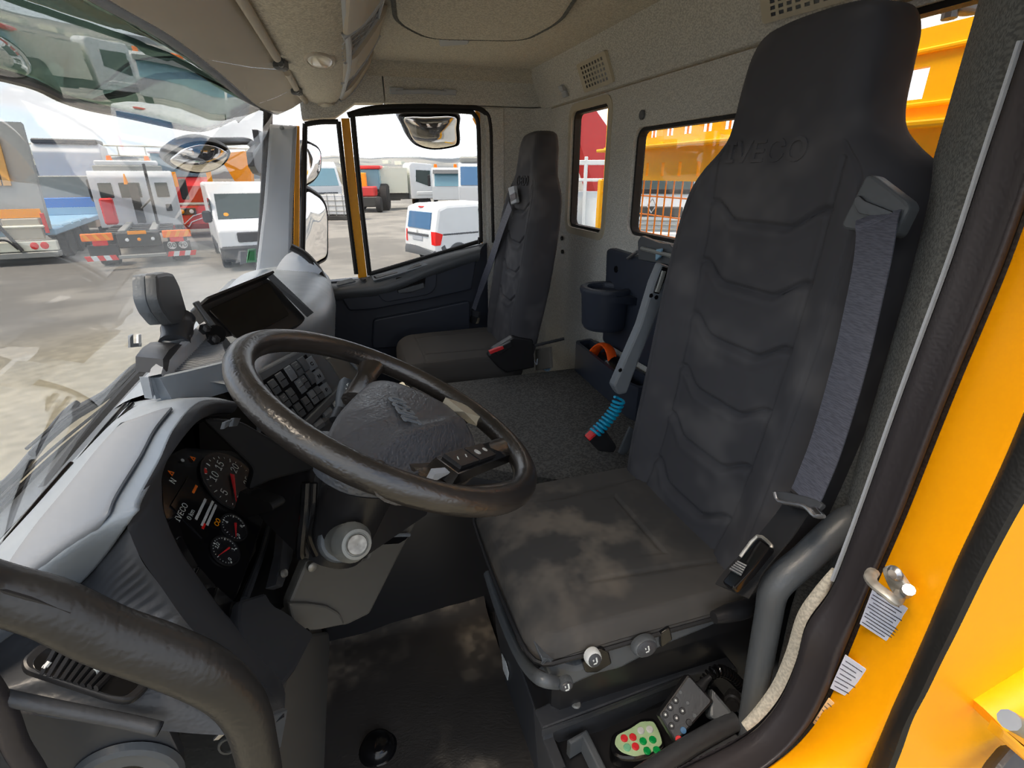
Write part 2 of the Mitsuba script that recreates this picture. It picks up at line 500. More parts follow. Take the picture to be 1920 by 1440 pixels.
# ceiling with a hatch
struct('ceiling', cbox((-1.0, -0.97, 1.592), (1.02, 0.05, 1.65), 0.01), 'headliner', 20)
hp = np.array([p[:2] for p in [(0.025,-0.163,1.59),(0.312,-0.2,1.59),(0.467,-0.307,1.59),(0.402,-0.598,1.59),(0.179,-0.62,1.59),(-0.132,-0.552,1.59)]])
hp = np.vstack([hp, [(-0.62, -0.70), (-0.66, -0.32)]])
hm = prism(rpoly(hp, 0.07, 6), 0.022, 0.014)
add('roof_hatch', put(hm, fr((0, 0, 1.594), (1, 0, 0), (0, -1, 0)) @ np.diag([1, -1, 1, 1])), 'headliner', 30, parent='ceiling')
add('hatch_shade_band', tube(np.c_[rpoly(hp, 0.07, 6)[:, 0], rpoly(hp, 0.07, 6)[:, 1], np.full(len(rpoly(hp, 0.07, 6)), 1.582)], 0.009, 6, 1, True), 'felt_dark', 40, parent='ceiling')  # dark band painting in the shade on the side of the hatch
# roof skin and outer shell
struct('roof', cbox((-1.06, -1.0, 1.655), (1.06, 0.32, 1.69), 0.02), 'yellow_paint', 20)
# floor
struct('floor', cbox((-0.98, -0.95, -0.06), (1.0, 0.5, -0.004), 0.002), 'black_plastic', False)
# front bulkhead under the windscreen
struct('wall_front', cbox((-0.98, 0.40, -0.05), (1.0, 0.46, 0.80), 0.004), 'black_plastic', False)

# passenger side wall: pillars and header around the door
struct('wall_right')
HX = 0.97
def side_plate(poly, x0, x1, b=0.0):
    """poly in (y, z), from x0 outwards to x1"""
    return put(prism(poly, abs(x1 - x0), b), np.array([[0, 0, 1, x0], [1, 0, 0, 0], [0, 1, 0, 0], [0, 0, 0, 1.0]]))
add('rear_side_panel', side_plate([(-0.60, 0.1), (-0.60, 1.455), (-0.90, 1.455), (-0.90, 0.1)], HX, 1.05), 'wall_felt', 20, parent='wall_right')
add('pillar_cover', cbox((HX - 0.012, -0.70, 0.55), (HX + 0.01, -0.615, 1.452), 0.006), 'wall_felt', 20, parent='wall_right')
add('header_panel', side_plate([(-0.92, 1.461), (-0.216, 1.456), (-0.213, 1.62), (-0.92, 1.62)], HX - 0.012, 1.05), 'wall_felt', 20, parent='wall_right')
add('header_panel_front', side_plate([(-0.210, 1.456), (-0.10, 1.452), (-0.02, 1.40), (0.10, 1.39), (0.10, 1.62), (-0.207, 1.62)], HX - 0.012, 1.05), 'wall_felt', 20, parent='wall_right')
add('ceiling_cove', sheet([[(HX - 0.012 - 0.05 * (1 - math.cos(a)), y, 1.595 - 0.05 * (1 - math.sin(a))) for a in np.radians(np.linspace(0, 90, 6))] for y in (-0.9, -0.5, 0.0)]), 'headliner', True, parent='wall_right')
apillar = [(0.93,0.214,1.369),(0.93,0.122,1.364),(0.93,0.176,1.094),(0.93,0.227,0.806),(0.93,0.36,0.814),(0.93,0.281,1.096)]
add('front_pillar', plate(apillar, 0.05, 0.012, 0.0, back=(1, 0, 0)), 'trim_light', 30, parent='wall_right')
add('pillar_screw', put(lathe([(0, 0.004), (0.007, 0.003), (0.008, 0), (0, 0)], 14), axis_m((0.928,0.174,1.356), (-1, 0, 0))), 'grey_plastic', 30, parent='wall_right')

# windscreen
rows = []
for t in np.linspace(0, 1, 8):
    z = 0.80 + 0.66 * t
    yc = 0.445 - 0.235 * t
    rows.append([(x, yc - 0.085 * abs(x / 0.96) ** 2.6, z) for x in np.linspace(-0.99, 0.96, 17)])
k = struct('window_4')
add('pane', sheet(rows), 'pane_glass', True, parent=k)
add('gasket', tube([(r[0], r[1] - 0.004, r[2]) for r in rows[0]], 0.018, 8, 1), 'rubber', 40, parent=k)
add('gasket', tube([(0.955,0.208,1.445),(0.955,0.247,1.247),(0.955,0.29,1.055),(0.955,0.342,0.83)], 0.016, 8, 3), 'rubber', 40, parent=k)


# ---------------------------------------------------------------- passenger door
d1 = struct('door_1')
def dplate(name, pts, th, mat, b=0.003, r=0.0, **kw):
    return add(name, plate(pts, th, b, r, back=(1, 0, 0)), mat, 30, parent=d1, **kw)
dplate('lower_panel', [(0.965,0.119,0.771),(0.965,-0.061,0.779),(0.965,-0.214,0.817),(0.965,-0.415,0.868),(0.965,-0.618,0.909),(0.965,-0.652,0.437),(0.965,-0.046,0.232),(0.965,0.302,0.406)], 0.05, 'navy_plastic')
dplate('frame_strip', [(0.985,-0.585,1.444),(0.985,-0.612,1.421),(0.985,-0.636,1.378),(0.985,-0.638,1.189),(0.985,-0.637,0.87),(0.985,-0.597,0.872),(0.985,-0.597,1.189),(0.985,-0.597,1.377),(0.985,-0.575,1.412)], 0.03, 'yellow_paint')
dplate('frame_strip', [(0.985,-0.043,1.398),(0.985,-0.073,1.399),(0.985,-0.073,1.088),(0.985,-0.075,0.775),(0.985,-0.039,0.777),(0.985,-0.037,1.088)], 0.03, 'yellow_paint')
dplate('frame_strip', [(0.985,0.134,1.368),(0.985,0.115,1.368),(0.985,0.153,1.111),(0.985,0.197,0.828),(0.985,0.217,0.829),(0.985,0.173,1.111)], 0.03, 'yellow_paint')
for path, r in (([(0.965,-0.068,1.408),(0.965,-0.167,1.435),(0.965,-0.312,1.445),(0.965,-0.528,1.45),(0.965,-0.609,1.439),(0.965,-0.638,1.386),(0.965,-0.64,1.189),(0.965,-0.643,0.908)], 0.010),
                ([(0.968,-0.088,1.412),(0.968,-0.29,1.43),(0.968,-0.529,1.435),(0.968,-0.573,1.422),(0.968,-0.588,1.375),(0.968,-0.588,1.189),(0.968,-0.589,0.917)], 0.009),
                ([(0.968,-0.086,1.412),(0.968,-0.083,1.109),(0.968,-0.087,0.791)], 0.010),
                ([(0.968,-0.03,1.385),(0.968,-0.029,1.11),(0.968,-0.032,0.799)], 0.009),
                ([(0.968,0.092,1.375),(0.968,0.134,1.112),(0.968,0.179,0.841)], 0.009),
                ([(0.958,0.138,1.366),(0.958,0.182,1.113),(0.958,0.233,0.834)], 0.011),
                ([(0.968,-0.085,0.796),(0.968,-0.315,0.851),(0.968,-0.594,0.919)], 0.009)):
    add('gasket', tube(path, r, 8, 4), 'rubber', 40, parent=d1)
add('handle_post', tube([(0.968,0.092,1.373),(0.968,0.037,1.382),(0.968,-0.03,1.385)], 0.009, 8, 4), 'rubber', 40, parent=d1)
struct('window_5')
add('pane', plate([(0.995,-0.076,1.426),(0.995,-0.603,1.446),(0.995,-0.615,0.906),(0.995,-0.07,0.766)], 0.004, 0, back=(1, 0, 0)), 'pane_glass', False, parent='window_5')
add('quarter_pane', plate([(0.998,0.124,1.376),(0.998,-0.043,1.395),(0.998,-0.048,0.779),(0.998,0.221,0.783)], 0.004, 0, back=(1, 0, 0)), 'pane_glass', False, parent='window_5')
# ledge of the door with its slots and the dark panel below
lo = [(0.962,0.128,0.768),(0.962,0.034,0.767),(0.962,-0.061,0.782),(0.962,-0.214,0.82),(0.962,-0.415,0.871),(0.962,-0.614,0.909)]
li = [(0.9,0.132,0.727),(0.9,0.053,0.748),(0.9,-0.11,0.754),(0.9,-0.203,0.771),(0.9,-0.325,0.815),(0.9,-0.449,0.852),(0.9,-0.565,0.884)]
led = []
for a, b in zip(catmull(lo, 5)[:26], catmull(li, 5)[np.linspace(0, 30, 26).astype(int)]):
    a, b = V(*a), V(*b)
    led.append([a, a * 0.6 + b * 0.4 + V(-0.003, 0, 0.006), a * 0.15 + b * 0.85 + V(0, 0, 0.004), b + V(-0.003, 0, -0.006), b + V(0.0, 0, -0.03), b + V(0.03, 0, -0.05)])
add('ledge', sheet(led), 'mid_plastic', True, parent=d1)
dplate('upper_insert', [(0.922,0.054,0.74),(0.922,-0.111,0.745),(0.922,-0.205,0.762),(0.922,-0.328,0.807),(0.922,-0.453,0.844),(0.922,-0.561,0.872),(0.922,-0.527,0.709),(0.922,-0.32,0.677),(0.922,-0.09,0.65),(0.922,0.015,0.651)], 0.04, 'navy_plastic', 0.006, 0.01)
dplate('pocket_panel', [(0.935,-0.081,0.6),(0.935,-0.295,0.624),(0.935,-0.523,0.655),(0.935,-0.512,0.46),(0.935,-0.21,0.463),(0.935,-0.063,0.465)], 0.03, 'navy_plastic', 0.006, 0.02)
dplate('handle_surround', [(0.912,-0.101,0.743),(0.912,-0.197,0.762),(0.912,-0.322,0.804),(0.912,-0.374,0.82),(0.912,-0.364,0.729),(0.912,-0.332,0.702),(0.912,-0.142,0.68),(0.912,-0.121,0.698)], 0.02, 'navy_plastic', 0.003, 0.02)
dplate('handle_recess', [(0.908,-0.192,0.784),(0.908,-0.323,0.795),(0.908,-0.312,0.738),(0.908,-0.25,0.716),(0.908,-0.193,0.719)], 0.004, 'gloss_black', 0.001, 0.006)
dplate('door_handle', [(0.9,-0.195,0.73),(0.9,-0.251,0.743),(0.9,-0.31,0.756),(0.9,-0.313,0.734),(0.9,-0.254,0.719),(0.9,-0.199,0.716)], 0.012, 'mid_plastic', 0.004, 0.004)
lp = lambda pts, th, mat, nm, **k: add(nm, plate(np.array(pts) + V(-0.003, 0, 0.012), th, 0.001, 0.004, back=(0.3, 0, -1)), mat, 30, parent=d1, **k)
lp([(0.93,0.051,0.767),(0.945,-0.011,0.776),(0.93,-0.027,0.765),(0.912,0.053,0.753)], 0.006, 'grey_plastic', 'switch_plate')
lp([(0.945,-0.093,0.779),(0.945,-0.211,0.807),(0.945,-0.37,0.845),(0.92,-0.381,0.834),(0.915,-0.215,0.786),(0.915,-0.097,0.768)], 0.008, 'grey_plastic', 'switch_plate')
lp([(0.94,-0.099,0.779),(0.94,-0.199,0.801),(0.922,-0.203,0.793),(0.922,-0.107,0.773)], 0.003, 'gloss_black', 'slot')
lp([(0.94,-0.219,0.805),(0.94,-0.302,0.826),(0.922,-0.306,0.819),(0.922,-0.226,0.796)], 0.003, 'gloss_black', 'slot')
add('lock_button', put(lathe([(0, 0.006), (0.012, 0.005), (0.013, 0), (0, 0)], 16), axis_m((0.935,-0.055,0.78), (-0.2, 0, 1))), 'dark_plastic', 30, parent=d1)
add('lock_pin', rod((0.955,-0.575,0.905), (0.955,-0.576,0.935), 0.005), 'black_plastic', 30, parent=d1)

# grab handle over the passenger door
gh = thing('grab_handle', 'pale grey grab handle with square end caps above the passenger door', 'grab handle')
add('bar', tube([(0.945,-0.256,1.492),(0.945,-0.355,1.498),(0.945,-0.376,1.499),(0.945,-0.452,1.496)], 0.011, 10, 5, flat=0.8), 'trim_light', 40, gh)
add('end_cap', plate([(0.938,-0.234,1.507),(0.938,-0.287,1.507),(0.938,-0.285,1.485),(0.938,-0.232,1.485)], 0.022, 0.004, 0.003, back=(1, 0, 0)), 'trim_light', 30, gh)
add('end_cap', plate([(0.938,-0.443,1.51),(0.938,-0.494,1.508),(0.938,-0.493,1.49),(0.938,-0.442,1.489)], 0.022, 0.004, 0.003, back=(1, 0, 0)), 'trim_light', 30, gh)

# roof lamp by the hatch
add('roof_lamp', plate([(0.527,-0.355,1.584),(0.497,-0.358,1.584),(0.48,-0.435,1.584),(0.511,-0.45,1.584),(0.548,-0.454,1.584),(0.606,-0.371,1.584)], 0.012, 0.005, 0.01, back=(0, 0, 1)), 'trim_light', 30, label='small flat pale cover on the ceiling next to the roof hatch', cat='ceiling cover')

# vents in the upper rear wall
def wall_vent(corners, label, nx, ny):
    k = thing('air_vent', label, 'vent')
    c = np.array(corners, float)
    o = c[0]; ux = (c[1] - c[0]); uy = (c[3] - c[0])
    w, h = np.linalg.norm(ux), np.linalg.norm(uy)
    m = fr(o, ux, uy)
    holes = []
    for i in range(nx):
        for j in range(ny):
            cx, cy = w * (0.10 + 0.80 * (i + 0.5) / nx), h * (0.10 + 0.80 * (j + 0.5) / ny)
            s = 0.30
            holes.append([(cx + sx * s * w * 0.8 / nx, cy + sy * s * h * 0.8 / ny) for sx, sy in ((-1, -1), (1, -1), (1, 1), (-1, 1))])
    poly = rrect(w, h, 0.008, 4, w / 2, h / 2)
    add('grille', put(move(prism(poly, 0.010, 0, holes), 0, 0, -0.004), m), 'trim_beige', 20, k)
    add('backing', put(move(prism(rrect(w * 0.94, h * 0.94, 0.006, 3, w / 2, h / 2), 0.003), 0, 0, -0.003), m), 'gloss_black', 20, k)
wall_vent([(0.506,-0.82,1.541),(0.297,-0.819,1.545),(0.288,-0.853,1.462),(0.489,-0.855,1.46)], 'square beige grille of small holes high on the rear wall above the narrow window', 8, 5)
wall_vent([(-0.343,-0.822,1.538),(-0.545,-0.825,1.53),(-0.546,-0.849,1.473),(-0.347,-0.848,1.476)], 'beige grille of holes cut off by the top of the photo above the driver headrest', 8, 5)
ck = thing('wall_clip', 'small white plastic clip on the rear wall left of the vent', 'clip')
add('base', plate([(0.729,-0.842,1.531),(0.692,-0.842,1.529),(0.64,-0.842,1.464),(0.675,-0.842,1.461)], 0.008, 0.002, 0.004, back=(0, -1, 0)), 'trim_light', 30, ck)
add('hook', plate([(0.707,-0.832,1.503),(0.666,-0.832,1.501),(0.649,-0.832,1.482),(0.679,-0.832,1.482)], 0.012, 0.003, 0.003, back=(0, -1, 0)), 'trim_light', 30, ck)
for px in ((0.147,-0.874,1.359),):
    add('plug_hole', put(lathe([(0, 0.002), (0.010, 0.003), (0.013, 0.001), (0.013, -0.004), (0, -0.004)], 16), axis_m(px, (0, 1, 0))), 'mid_plastic', 30, label='small dark oval plug in the rear wall between the two windows', cat='plug')
for px, wh in (((0.709,-0.872,0.947), 'upper'), ((0.698,-0.872,0.893), 'lower')):
    add('fixing_hole', put(lathe([(0, 0.001), (0.008, 0.002), (0.009, -0.004), (0, -0.004)], 12), axis_m(px, (0, 1, 0))), 'gloss_black', 30, label=f'{wh} of two small black fixing holes in the felt beside the passenger backrest', cat='hole', group='fixing holes by the passenger seat')

# ---------------------------------------------------------------- storage unit on the rear wall
su = thing('storage_unit', 'dark plastic storage unit with cup holder and open tray on the rear wall', 'storage unit')
add('back_panel', plate([(0.289,-0.862,0.957),(0.251,-0.862,0.965),(0.063,-0.862,0.961),(-0.27,-0.862,0.959),(-0.344,-0.862,0.638),(0.273,-0.862,0.626),(0.276,-0.862,0.785)], 0.03, 0.008, 0.02, back=(0, -1, 0)), 'navy_plastic', 30, su)
add('screw_hole', put(lathe([(0, 0.001), (0.011, 0.002), (0.012, -0.004), (0, -0.004)], 14), axis_m((0.205,-0.861,0.901), (0, 1, 0))), 'gloss_black', 30, su)
cc = V(*(0.177,-0.815,0.846)) 
add('cup_holder', move(lathe([(0.050, -0.13), (0.068, -0.135), (0.076, -0.12), (0.082, -0.02), (0.088, -0.008), (0.086, 0.004), (0.078, 0.008), (0.064, 0.006), (0.058, -0.004), (0.056, -0.10), (0, -0.10), (0, -0.11), (0.04, -0.12)], 40), *cc), 'navy_plastic', 40, su)
add('cup_shelf', hull([*(cc + V(0.08 * math.cos(a), 0.08 * math.sin(a), -0.012) for a in np.linspace(0, 2 * np.pi, 16)), *(cc + V(0.08 * math.cos(a), 0.08 * math.sin(a), -0.03) for a in np.linspace(0, 2 * np.pi, 16)), (cc[0] - 0.12, -0.862, cc[2] - 0.01), (cc[0] - 0.12, -0.862, cc[2] - 0.035), (cc[0] + 0.05, -0.862, cc[2] - 0.035), (cc[0] + 0.05, -0.862, cc[2] - 0.01)]), 'navy_plastic', 30, su)
tp = [(0.36, -0.862), (0.352, -0.80), (0.33, -0.785), (-0.10, -0.77), (-0.13, -0.78), (-0.14, -0.862)]
tpi = [(0.345, -0.85), (0.338, -0.806), (0.32, -0.797), (-0.09, -0.782), (-0.115, -0.79), (-0.125, -0.85)]
add('tray', cat([put(prism(tp, 0.11, 0, [tpi]), fr((0, 0, 0.502), (1, 0, 0), (0, 1, 0))), put(prism(tpi, 0.01), fr((0, 0, 0.503), (1, 0, 0), (0, 1, 0)))]), 'navy_plastic', 30, su)
# things lying in and on it
add('orange_strap', tube([(0.235, -0.80, 0.575), (0.22, -0.812, 0.615), (0.17, -0.815, 0.65), (0.12, -0.815, 0.645), (0.09, -0.815, 0.60)], 0.020, 10, 5, flat=0.4), 'safety_orange', 40, label='bright orange strap lying in the open tray of the storage unit', cat='strap')
add('black_pouch', tube([(0.16, -0.82, 0.60), (0.10, -0.82, 0.595), (0.05, -0.82, 0.58)], [0.03, 0.034, 0.03], 14, 4), 'gloss_black', 40, label='small shiny black pouch under the orange strap in the tray', cat='pouch')
cb = thing('clipboard', 'dark curved document holder with a metal bar leaning under the rear window', 'document holder')
add('board', plate([(0.062,-0.855,0.954),(0.075,-0.855,1.008),(0.057,-0.855,1.026),(0.017,-0.855,1.022),(-0.043,-0.855,1.017),(-0.093,-0.855,1.02),(-0.119,-0.855,1.005),(-0.205,-0.855,1.002),(-0.212,-0.855,0.969)], 0.012, 0.003, 0.004, back=(0, -1, 0)), 'mid_plastic', 30, cb)
add('bar', tube([(0.032,-0.846,0.992),(-0.13,-0.846,0.991)], 0.006, 8, 1), 'steel_grey', 40, cb)
add('clip', plate([(-0.048,-0.842,0.999),(-0.077,-0.842,1.006),(-0.073,-0.842,0.982),(-0.052,-0.842,0.967)], 0.006, 0.002, 0.003, back=(0, -1, 0)), 'pale_blue', 30, cb)
add('pen', rod((0.12,-0.853,0.949), (0.066,-0.853,0.977), 0.005), 'silver', 40, label='slim silver pen on the storage unit left of the document holder', cat='pen')

# ---------------------------------------------------------------- engine cover, tunnel, floor mat
ec = thing('engine_cover', 'grey rubber covered engine cover between the two seats', 'engine cover')
add('top_mat', hull([(x, y, z) for x, y in ((0.355, -0.86), (0.355, -0.12), (-0.13, -0.12), (-0.20, -0.36), (-0.40, -0.52), (-0.42, -0.86)) for z in (0.46, 0.493)] + [(x, y, 0.5) for x, y in ((0.35, -0.855), (0.35, -0.125), (-0.12, -0.125), (-0.19, -0.36), (-0.39, -0.52), (-0.41, -0.855))]), 'cover_mat', 20, ec)
tw = []
for x, z in ((-0.24, -0.01), (-0.225, 0.10), (-0.20, 0.26), (-0.175, 0.38), (-0.12, 0.46), (-0.02, 0.488)):
    tw.append([(x - (0.06 if y < -0.3 else 0), y, z) for y in (0.40, 0.2, 0.0, -0.15, -0.3, -0.45, -0.62)])
add('side_wall', sheet(smooth_rows(tw)), 'black_plastic', True, ec)
add('end_wall', cbox((-0.02, -0.13, -0.02), (0.36, -0.10, 0.48), 0.004), 'black_plastic', 30, ec)
mr = []
for i, y in enumerate(np.linspace(-0.27, 0.30, 30)):
    row = []
    for x in np.linspace(-0.98, -0.215, 34):
        z = 0.010 + 0.016 * meshkit.fbm(V(x * 7, y * 7, 0.3), 3, 2)
        edge = np.clip((x + 0.255) / 0.035, 0, 1)
        z += 0.03 * edge * edge + 0.010 * np.clip((y - 0.18) / 0.1, 0, 1)
        row.append((x + 0.012 * math.sin(y * 9), y, z))
    mr.append(row)
add('floor_mat', sheet(mr, 0.006), 'mat_rubber', 40, label='worn black rubber mat with dusty scuffs on the driver footwell floor', cat='floor mat')
add('floor_plug', put(lathe([(0, 0.030), (0.022, 0.029), (0.032, 0.022), (0.037, 0.006), (0.045, 0.002), (0.045, -0.004), (0, -0.004)], 28), fr((-0.553, 0.059, 0.018), (1, 0, 0), (0, 1, 0))), 'gloss_black', 40, label='round glossy black plug button standing on the footwell mat', cat='plug')

# ---------------------------------------------------------------- overhead shelf above the windscreen
os_ = thing('overhead_shelf', 'beige overhead shelf with hinged lids and net pockets above the windscreen', 'overhead shelf')
e0 = [(-0.745,0.2,1.359),(-0.627,0.2,1.363),(-0.338,0.205,1.385),(0.073,0.21,1.396),(0.508,0.215,1.398),(1.025,0.21,1.376)]
h0 = [(-0.459,0.119,1.45),(-0.299,0.118,1.45),(0.061,0.109,1.45),(0.52,0.094,1.45),(1.048,0.079,1.45),(1.812,0.061,1.45)]
e0, h0 = np.array(e0), np.array(h0)
e0[-1] = (0.90, 0.17, 1.40); h0[-1] = (0.96, 0.085, 1.452); e0[-2] = (0.60, 0.205, 1.391); h0[-2] = (0.66, 0.098, 1.45)
e0[0] = (-0.99, 0.19, 1.34); h0[0] = (-0.99, 0.125, 1.45)
# the two hinged lids (cut at the lamp joint) and their hinges
qa, qb = catmull(e0, 8), catmull(h0, 8)
cut = [0, 20, 31, len(qa) - 1]
for i in range(3):
    a, b = qa[cut[i]:cut[i + 1] + 1], qb[cut[i]:cut[i + 1] + 1]
    a = a.copy(); b = b.copy()
    if i < 2: a[-1] = a[-1] * 0.97 + a[-2] * 0.03; b[-1] = b[-1] * 0.97 + b[-2] * 0.03
    add('lid', sheet([a + V(0, 0, 0.012), a, a * 0.5 + b * 0.5 - V(0, 0, 0.004), b - V(0, 0, 0.001), b + V(0, 0, 0.010)]), 'shelf_plastic', 40, os_)
add('front_trim', tube(qa[::4] + V(0, 0.012, 0.006), 0.014, 8, 2, flat=0.7), 'black_plastic', 40, os_)
for a, b in ((qb[2], qb[17]), (qb[20], qb[29]), (qb[32], qb[-2])):
    add('hinge_rod', rod(a - V(0, 0.008, 0.006), b - V(0, 0.008, 0.006), 0.009, 10), 'shelf_plastic', 40, os_)
for c in (qb[18], qb[30]):
    add('hinge', cat([move(put(cbox((-0.016, -0.014, -0.012), (0.016, 0.014, 0.012), 0.004), fr((0, 0, 0), (0.9, -0.3, 0), (0.3, 0.9, 0))), *(c - V(0, 0.008, 0.008))), rod(c - V(0.035, 0.010, 0.012), c + V(0.035, -0.012, -0.012), 0.007, 8)]), 'mid_plastic', 30, os_)
# underside felt panel and lip
lip = np.array([(-0.504,-0.033,1.462),(-0.3,-0.04,1.462),(-0.087,-0.046,1.462),(0.25,-0.058,1.462),(1.023,-0.081,1.462),(1.726,-0.104,1.462)])
lip[0] = (-0.99, -0.02, 1.462); lip[-1] = (0.965, -0.03, 1.452); lip[-2] = (0.8, -0.045, 1.455)
lq = catmull(lip, 8)
lq[:, 1] = np.minimum(lq[:, 1], 0.0)
ub = qb - V(0, 0.016, 0)
ia = np.linspace(0, len(ub) - 1, 30).astype(int)
ua = np.array([np.interp(ub[:, 0], lq[:, 0], lq[:, k]) for k in (1, 2)]).T
us = []
for i in ia:
    p0 = ub[i]; p1 = V(ub[i][0], ua[i][0], ua[i][1])
    us.append([p0 + V(0, 0, 0.012), p0, p0 * 0.6 + p1 * 0.4 - V(0, 0, 0.012), p0 * 0.25 + p1 * 0.75 - V(0, 0, 0.012), p1, p1 + V(0, -0.004, 0.012)])
add('underside', sheet(us), 'headliner', True, os_)
lip2 = np.array([us[i][4] for i in range(0, 30, 3)])
add('lip', tube(lip2 + V(0, -0.006, 0.004), 0.008, 8, 2), 'trim_light', 40, os_)
add('back_board', cbox((-0.99, 0.10, 1.47), (0.97, 0.12, 1.60), 0.004), 'headliner', 30, os_)
add('shelf_deck', cbox((-0.99, -0.035, 1.468), (0.965, 0.115, 1.478), 0.002), 'headliner', 30, os_)
# fairing arms with net pockets between them
def arm(x, w):
    pr = [(-0.048, 1.452), (-0.085, 1.475), (-0.125, 1.52), (-0.160, 1.565), (-0.175, 1.592), (-0.120, 1.592), (-0.085, 1.55), (-0.055, 1.51), (-0.036, 1.48)]
    return put(prism(rpoly(pr, 0.015, 4), w, 0.008), np.array([[0, 0, 1, x], [1, 0, 0, 0], [0, 1, 0, 0], [0, 0, 0, 1.0]]))
for x, w in ((-0.42, 0.34), (0.22, 0.30), (0.76, 0.20)):
    add('arm', arm(x, w), 'shelf_plastic', 30, os_)
    add('arm_edge', tube([(x + w, -0.044, 1.455), (x + w, -0.09, 1.485), (x + w, -0.13, 1.53), (x + w, -0.172, 1.588)], 0.006, 8, 4), 'trim_light', 40, os_)
def net(x0, x1):
    k = []
    nx, nz = 14, 10
    def q(i, j):
        t = j / nz
        return V(x0 + (x1 - x0) * i / nx, -0.05 - 0.095 * t + 0.006 * math.sin(math.pi * i / nx), 1.458 + 0.105 * t)
    for j in range(nz):
        for i in range(nx):
            a, b = (q(i, j), q(i + 1, j + 1)) if (i + j) % 2 == 0 else (q(i + 1, j), q(i, j + 1))
            k.append(rod(a, b, 0.0020, 4))
    return cat(k)
for x0, x1 in ((-0.08, 0.22), (0.52, 0.76)):
    add('net_pocket', net(x0, x1), 'trim_light', 30, os_)
    add('net_frame', tube([(x0, -0.05, 1.458), (x0, -0.145, 1.563), (x1, -0.145, 1.563), (x1, -0.05, 1.458)], 0.005, 8, 1), 'trim_light', 30, os_)
def lens(c, nrm, w, h, label):
    k = thing('reading_lamp', label, 'lamp')
    m = axis_m(c, nrm); m[:3, 0] = unit(V(1, -0.1, 0) - V(*nrm) * np.dot(unit(nrm), V(1, -0.1, 0))); m[:3, 1] = np.cross(m[:3, 2], m[:3, 0])
    dome = lathe([(0, 0.010), (0.5, 0.009), (0.8, 0.006), (0.95, 0.001), (0.95, -0.004), (0, -0.004)], 28); dome.apply_scale([w, h, 1])
    ring = lathe([(0.93, -0.003), (0.95, 0.004), (1.06, 0.005), (1.16, 0.001), (1.16, -0.004)], 32); ring.apply_scale([w, h, 1])
    add('lens', put(dome, m), 'lamp_lens', 40, k)
    add('bezel', put(ring, m), 'shelf_plastic', 40, k)
lens((0.125,0.006,1.446), (0, -0.1, -1), 0.085, 0.030, 'clear oval reading lamp in the overhead shelf nearer the camera')
lens((0.982,0.004,1.442), (0, -0.1, -1), 0.085, 0.028, 'clear oval reading lamp in the overhead shelf next to the passenger door')


# ---------------------------------------------------------------- dashboard
db = thing('dashboard', 'grey dashboard with an instrument hood along the windscreen', 'dashboard')
front = [(-1.0, .385, .815), (-.97, .395, .82), (-.88, .405, .828), (-.78, .41, .83), (-.68, .41, .83), (-.56, .41, .83), (-.44, .41, .83), (-.34, .41, .83)]
ridge = [(-0.89,0.37,0.789),(-0.836,0.3,0.812),(-0.892,0.212,0.912),(-0.877,0.203,0.93),(-0.822,0.2,0.937),(-0.759,0.2,0.943),(-0.636,0.205,0.921),(-0.44,0.215,0.838)]
front, ridge = np.array(front), np.array(ridge)
rows = []
for k, t in enumerate((0, 0.3, 0.6, 0.85, 1.0)):
    r = front * (1 - t) + ridge * t
    r[:, 2] += (-0.012, 0, 0.004, 0.006, 0)[k] * 1.0
    rows.append(r)
top = smooth_rows(rows, 5, 6)
add('top_cover', sheet(top, 0.004), 'dash_skin_sheen', True, db)
# recessed rib panel on the top (as a slightly raised pad)
pad = np.array([top[i][j] for i in range(7, 17) for j in range(10, 34)]).reshape(10, 24, 3)
pad[..., 2] += 0.005
add('ribbed_pad', sheet(pad, 0.003), 'dash_rib', True, db)
# slit of the defroster grille
for x0, x1 in ((-0.99, -0.80), (-0.785, -0.60), (-0.585, -0.40)):
    for dy in (0.0, 0.011):
        add('defroster_slot', tube([(x0, 0.385 - dy - 0.02 * max(0, -x0 - 0.8), 0.833), ((x0 + x1) / 2, 0.386 - dy, 0.836), (x1, 0.386 - dy, 0.838)], 0.0032, 6, 4), 'gloss_black', 40, db)
add('windscreen_ledge', sheet([[(x, 0.46, 0.80) for x in (-1.0, -0.5, 0, 0.5, 0.95)], [(x, 0.40 - 0.05 * abs(x) ** 3, 0.826) for x in (-1.0, -0.5, 0, 0.5, 0.95)]]), 'mid_plastic', True, db)
# rim of the hood and the recess in front of the driver
rim_out = ridge[2:]
rim_out = np.vstack([[(-0.941,0.115,0.685),(-0.871,0.145,0.651),(-0.881,0.17,0.715),(-0.898,0.187,0.785),(-0.9,0.2,0.846),(-0.903,0.206,0.883),(-0.898,0.21,0.906)], rim_out])
rim_in = np.array([(-0.688,0.19,0.503),(-0.698,0.2,0.567),(-0.744,0.21,0.658),(-0.768,0.218,0.741),(-0.787,0.222,0.807),(-0.79,0.224,0.856),(-0.775,0.225,0.878),(-0.766,0.222,0.896),(-0.75,0.215,0.916),(-0.71,0.208,0.917),(-0.646,0.206,0.9),(-0.568,0.208,0.872),(-0.462,0.214,0.825)])
ra, ri = catmull(rim_out, 8), catmull(rim_in, 8)
ra = ra[np.linspace(0, len(ra) - 1, 97).round().astype(int)]; ri = ri[np.linspace(0, len(ri) - 1, 97).round().astype(int)]
band = []
for t, h in ((0, 0), (0.25, 0.008), (0.6, 0.009), (0.9, 0.004), (1, -0.004), (0.98, -0.012)):
    q = ra * (1 - t) + ri * t
    band.append(q + V(0, -1, 0.35) * h)
add('hood_rim', sheet(band), 'dark_plastic', True, db)
CP, CN = V(-0.6, 0.272, 0.72), unit((-0.1, -0.8, 0.6))
def raised(pts, n, lift):
    return np.array(pts, float) + np.asarray(n) * lift
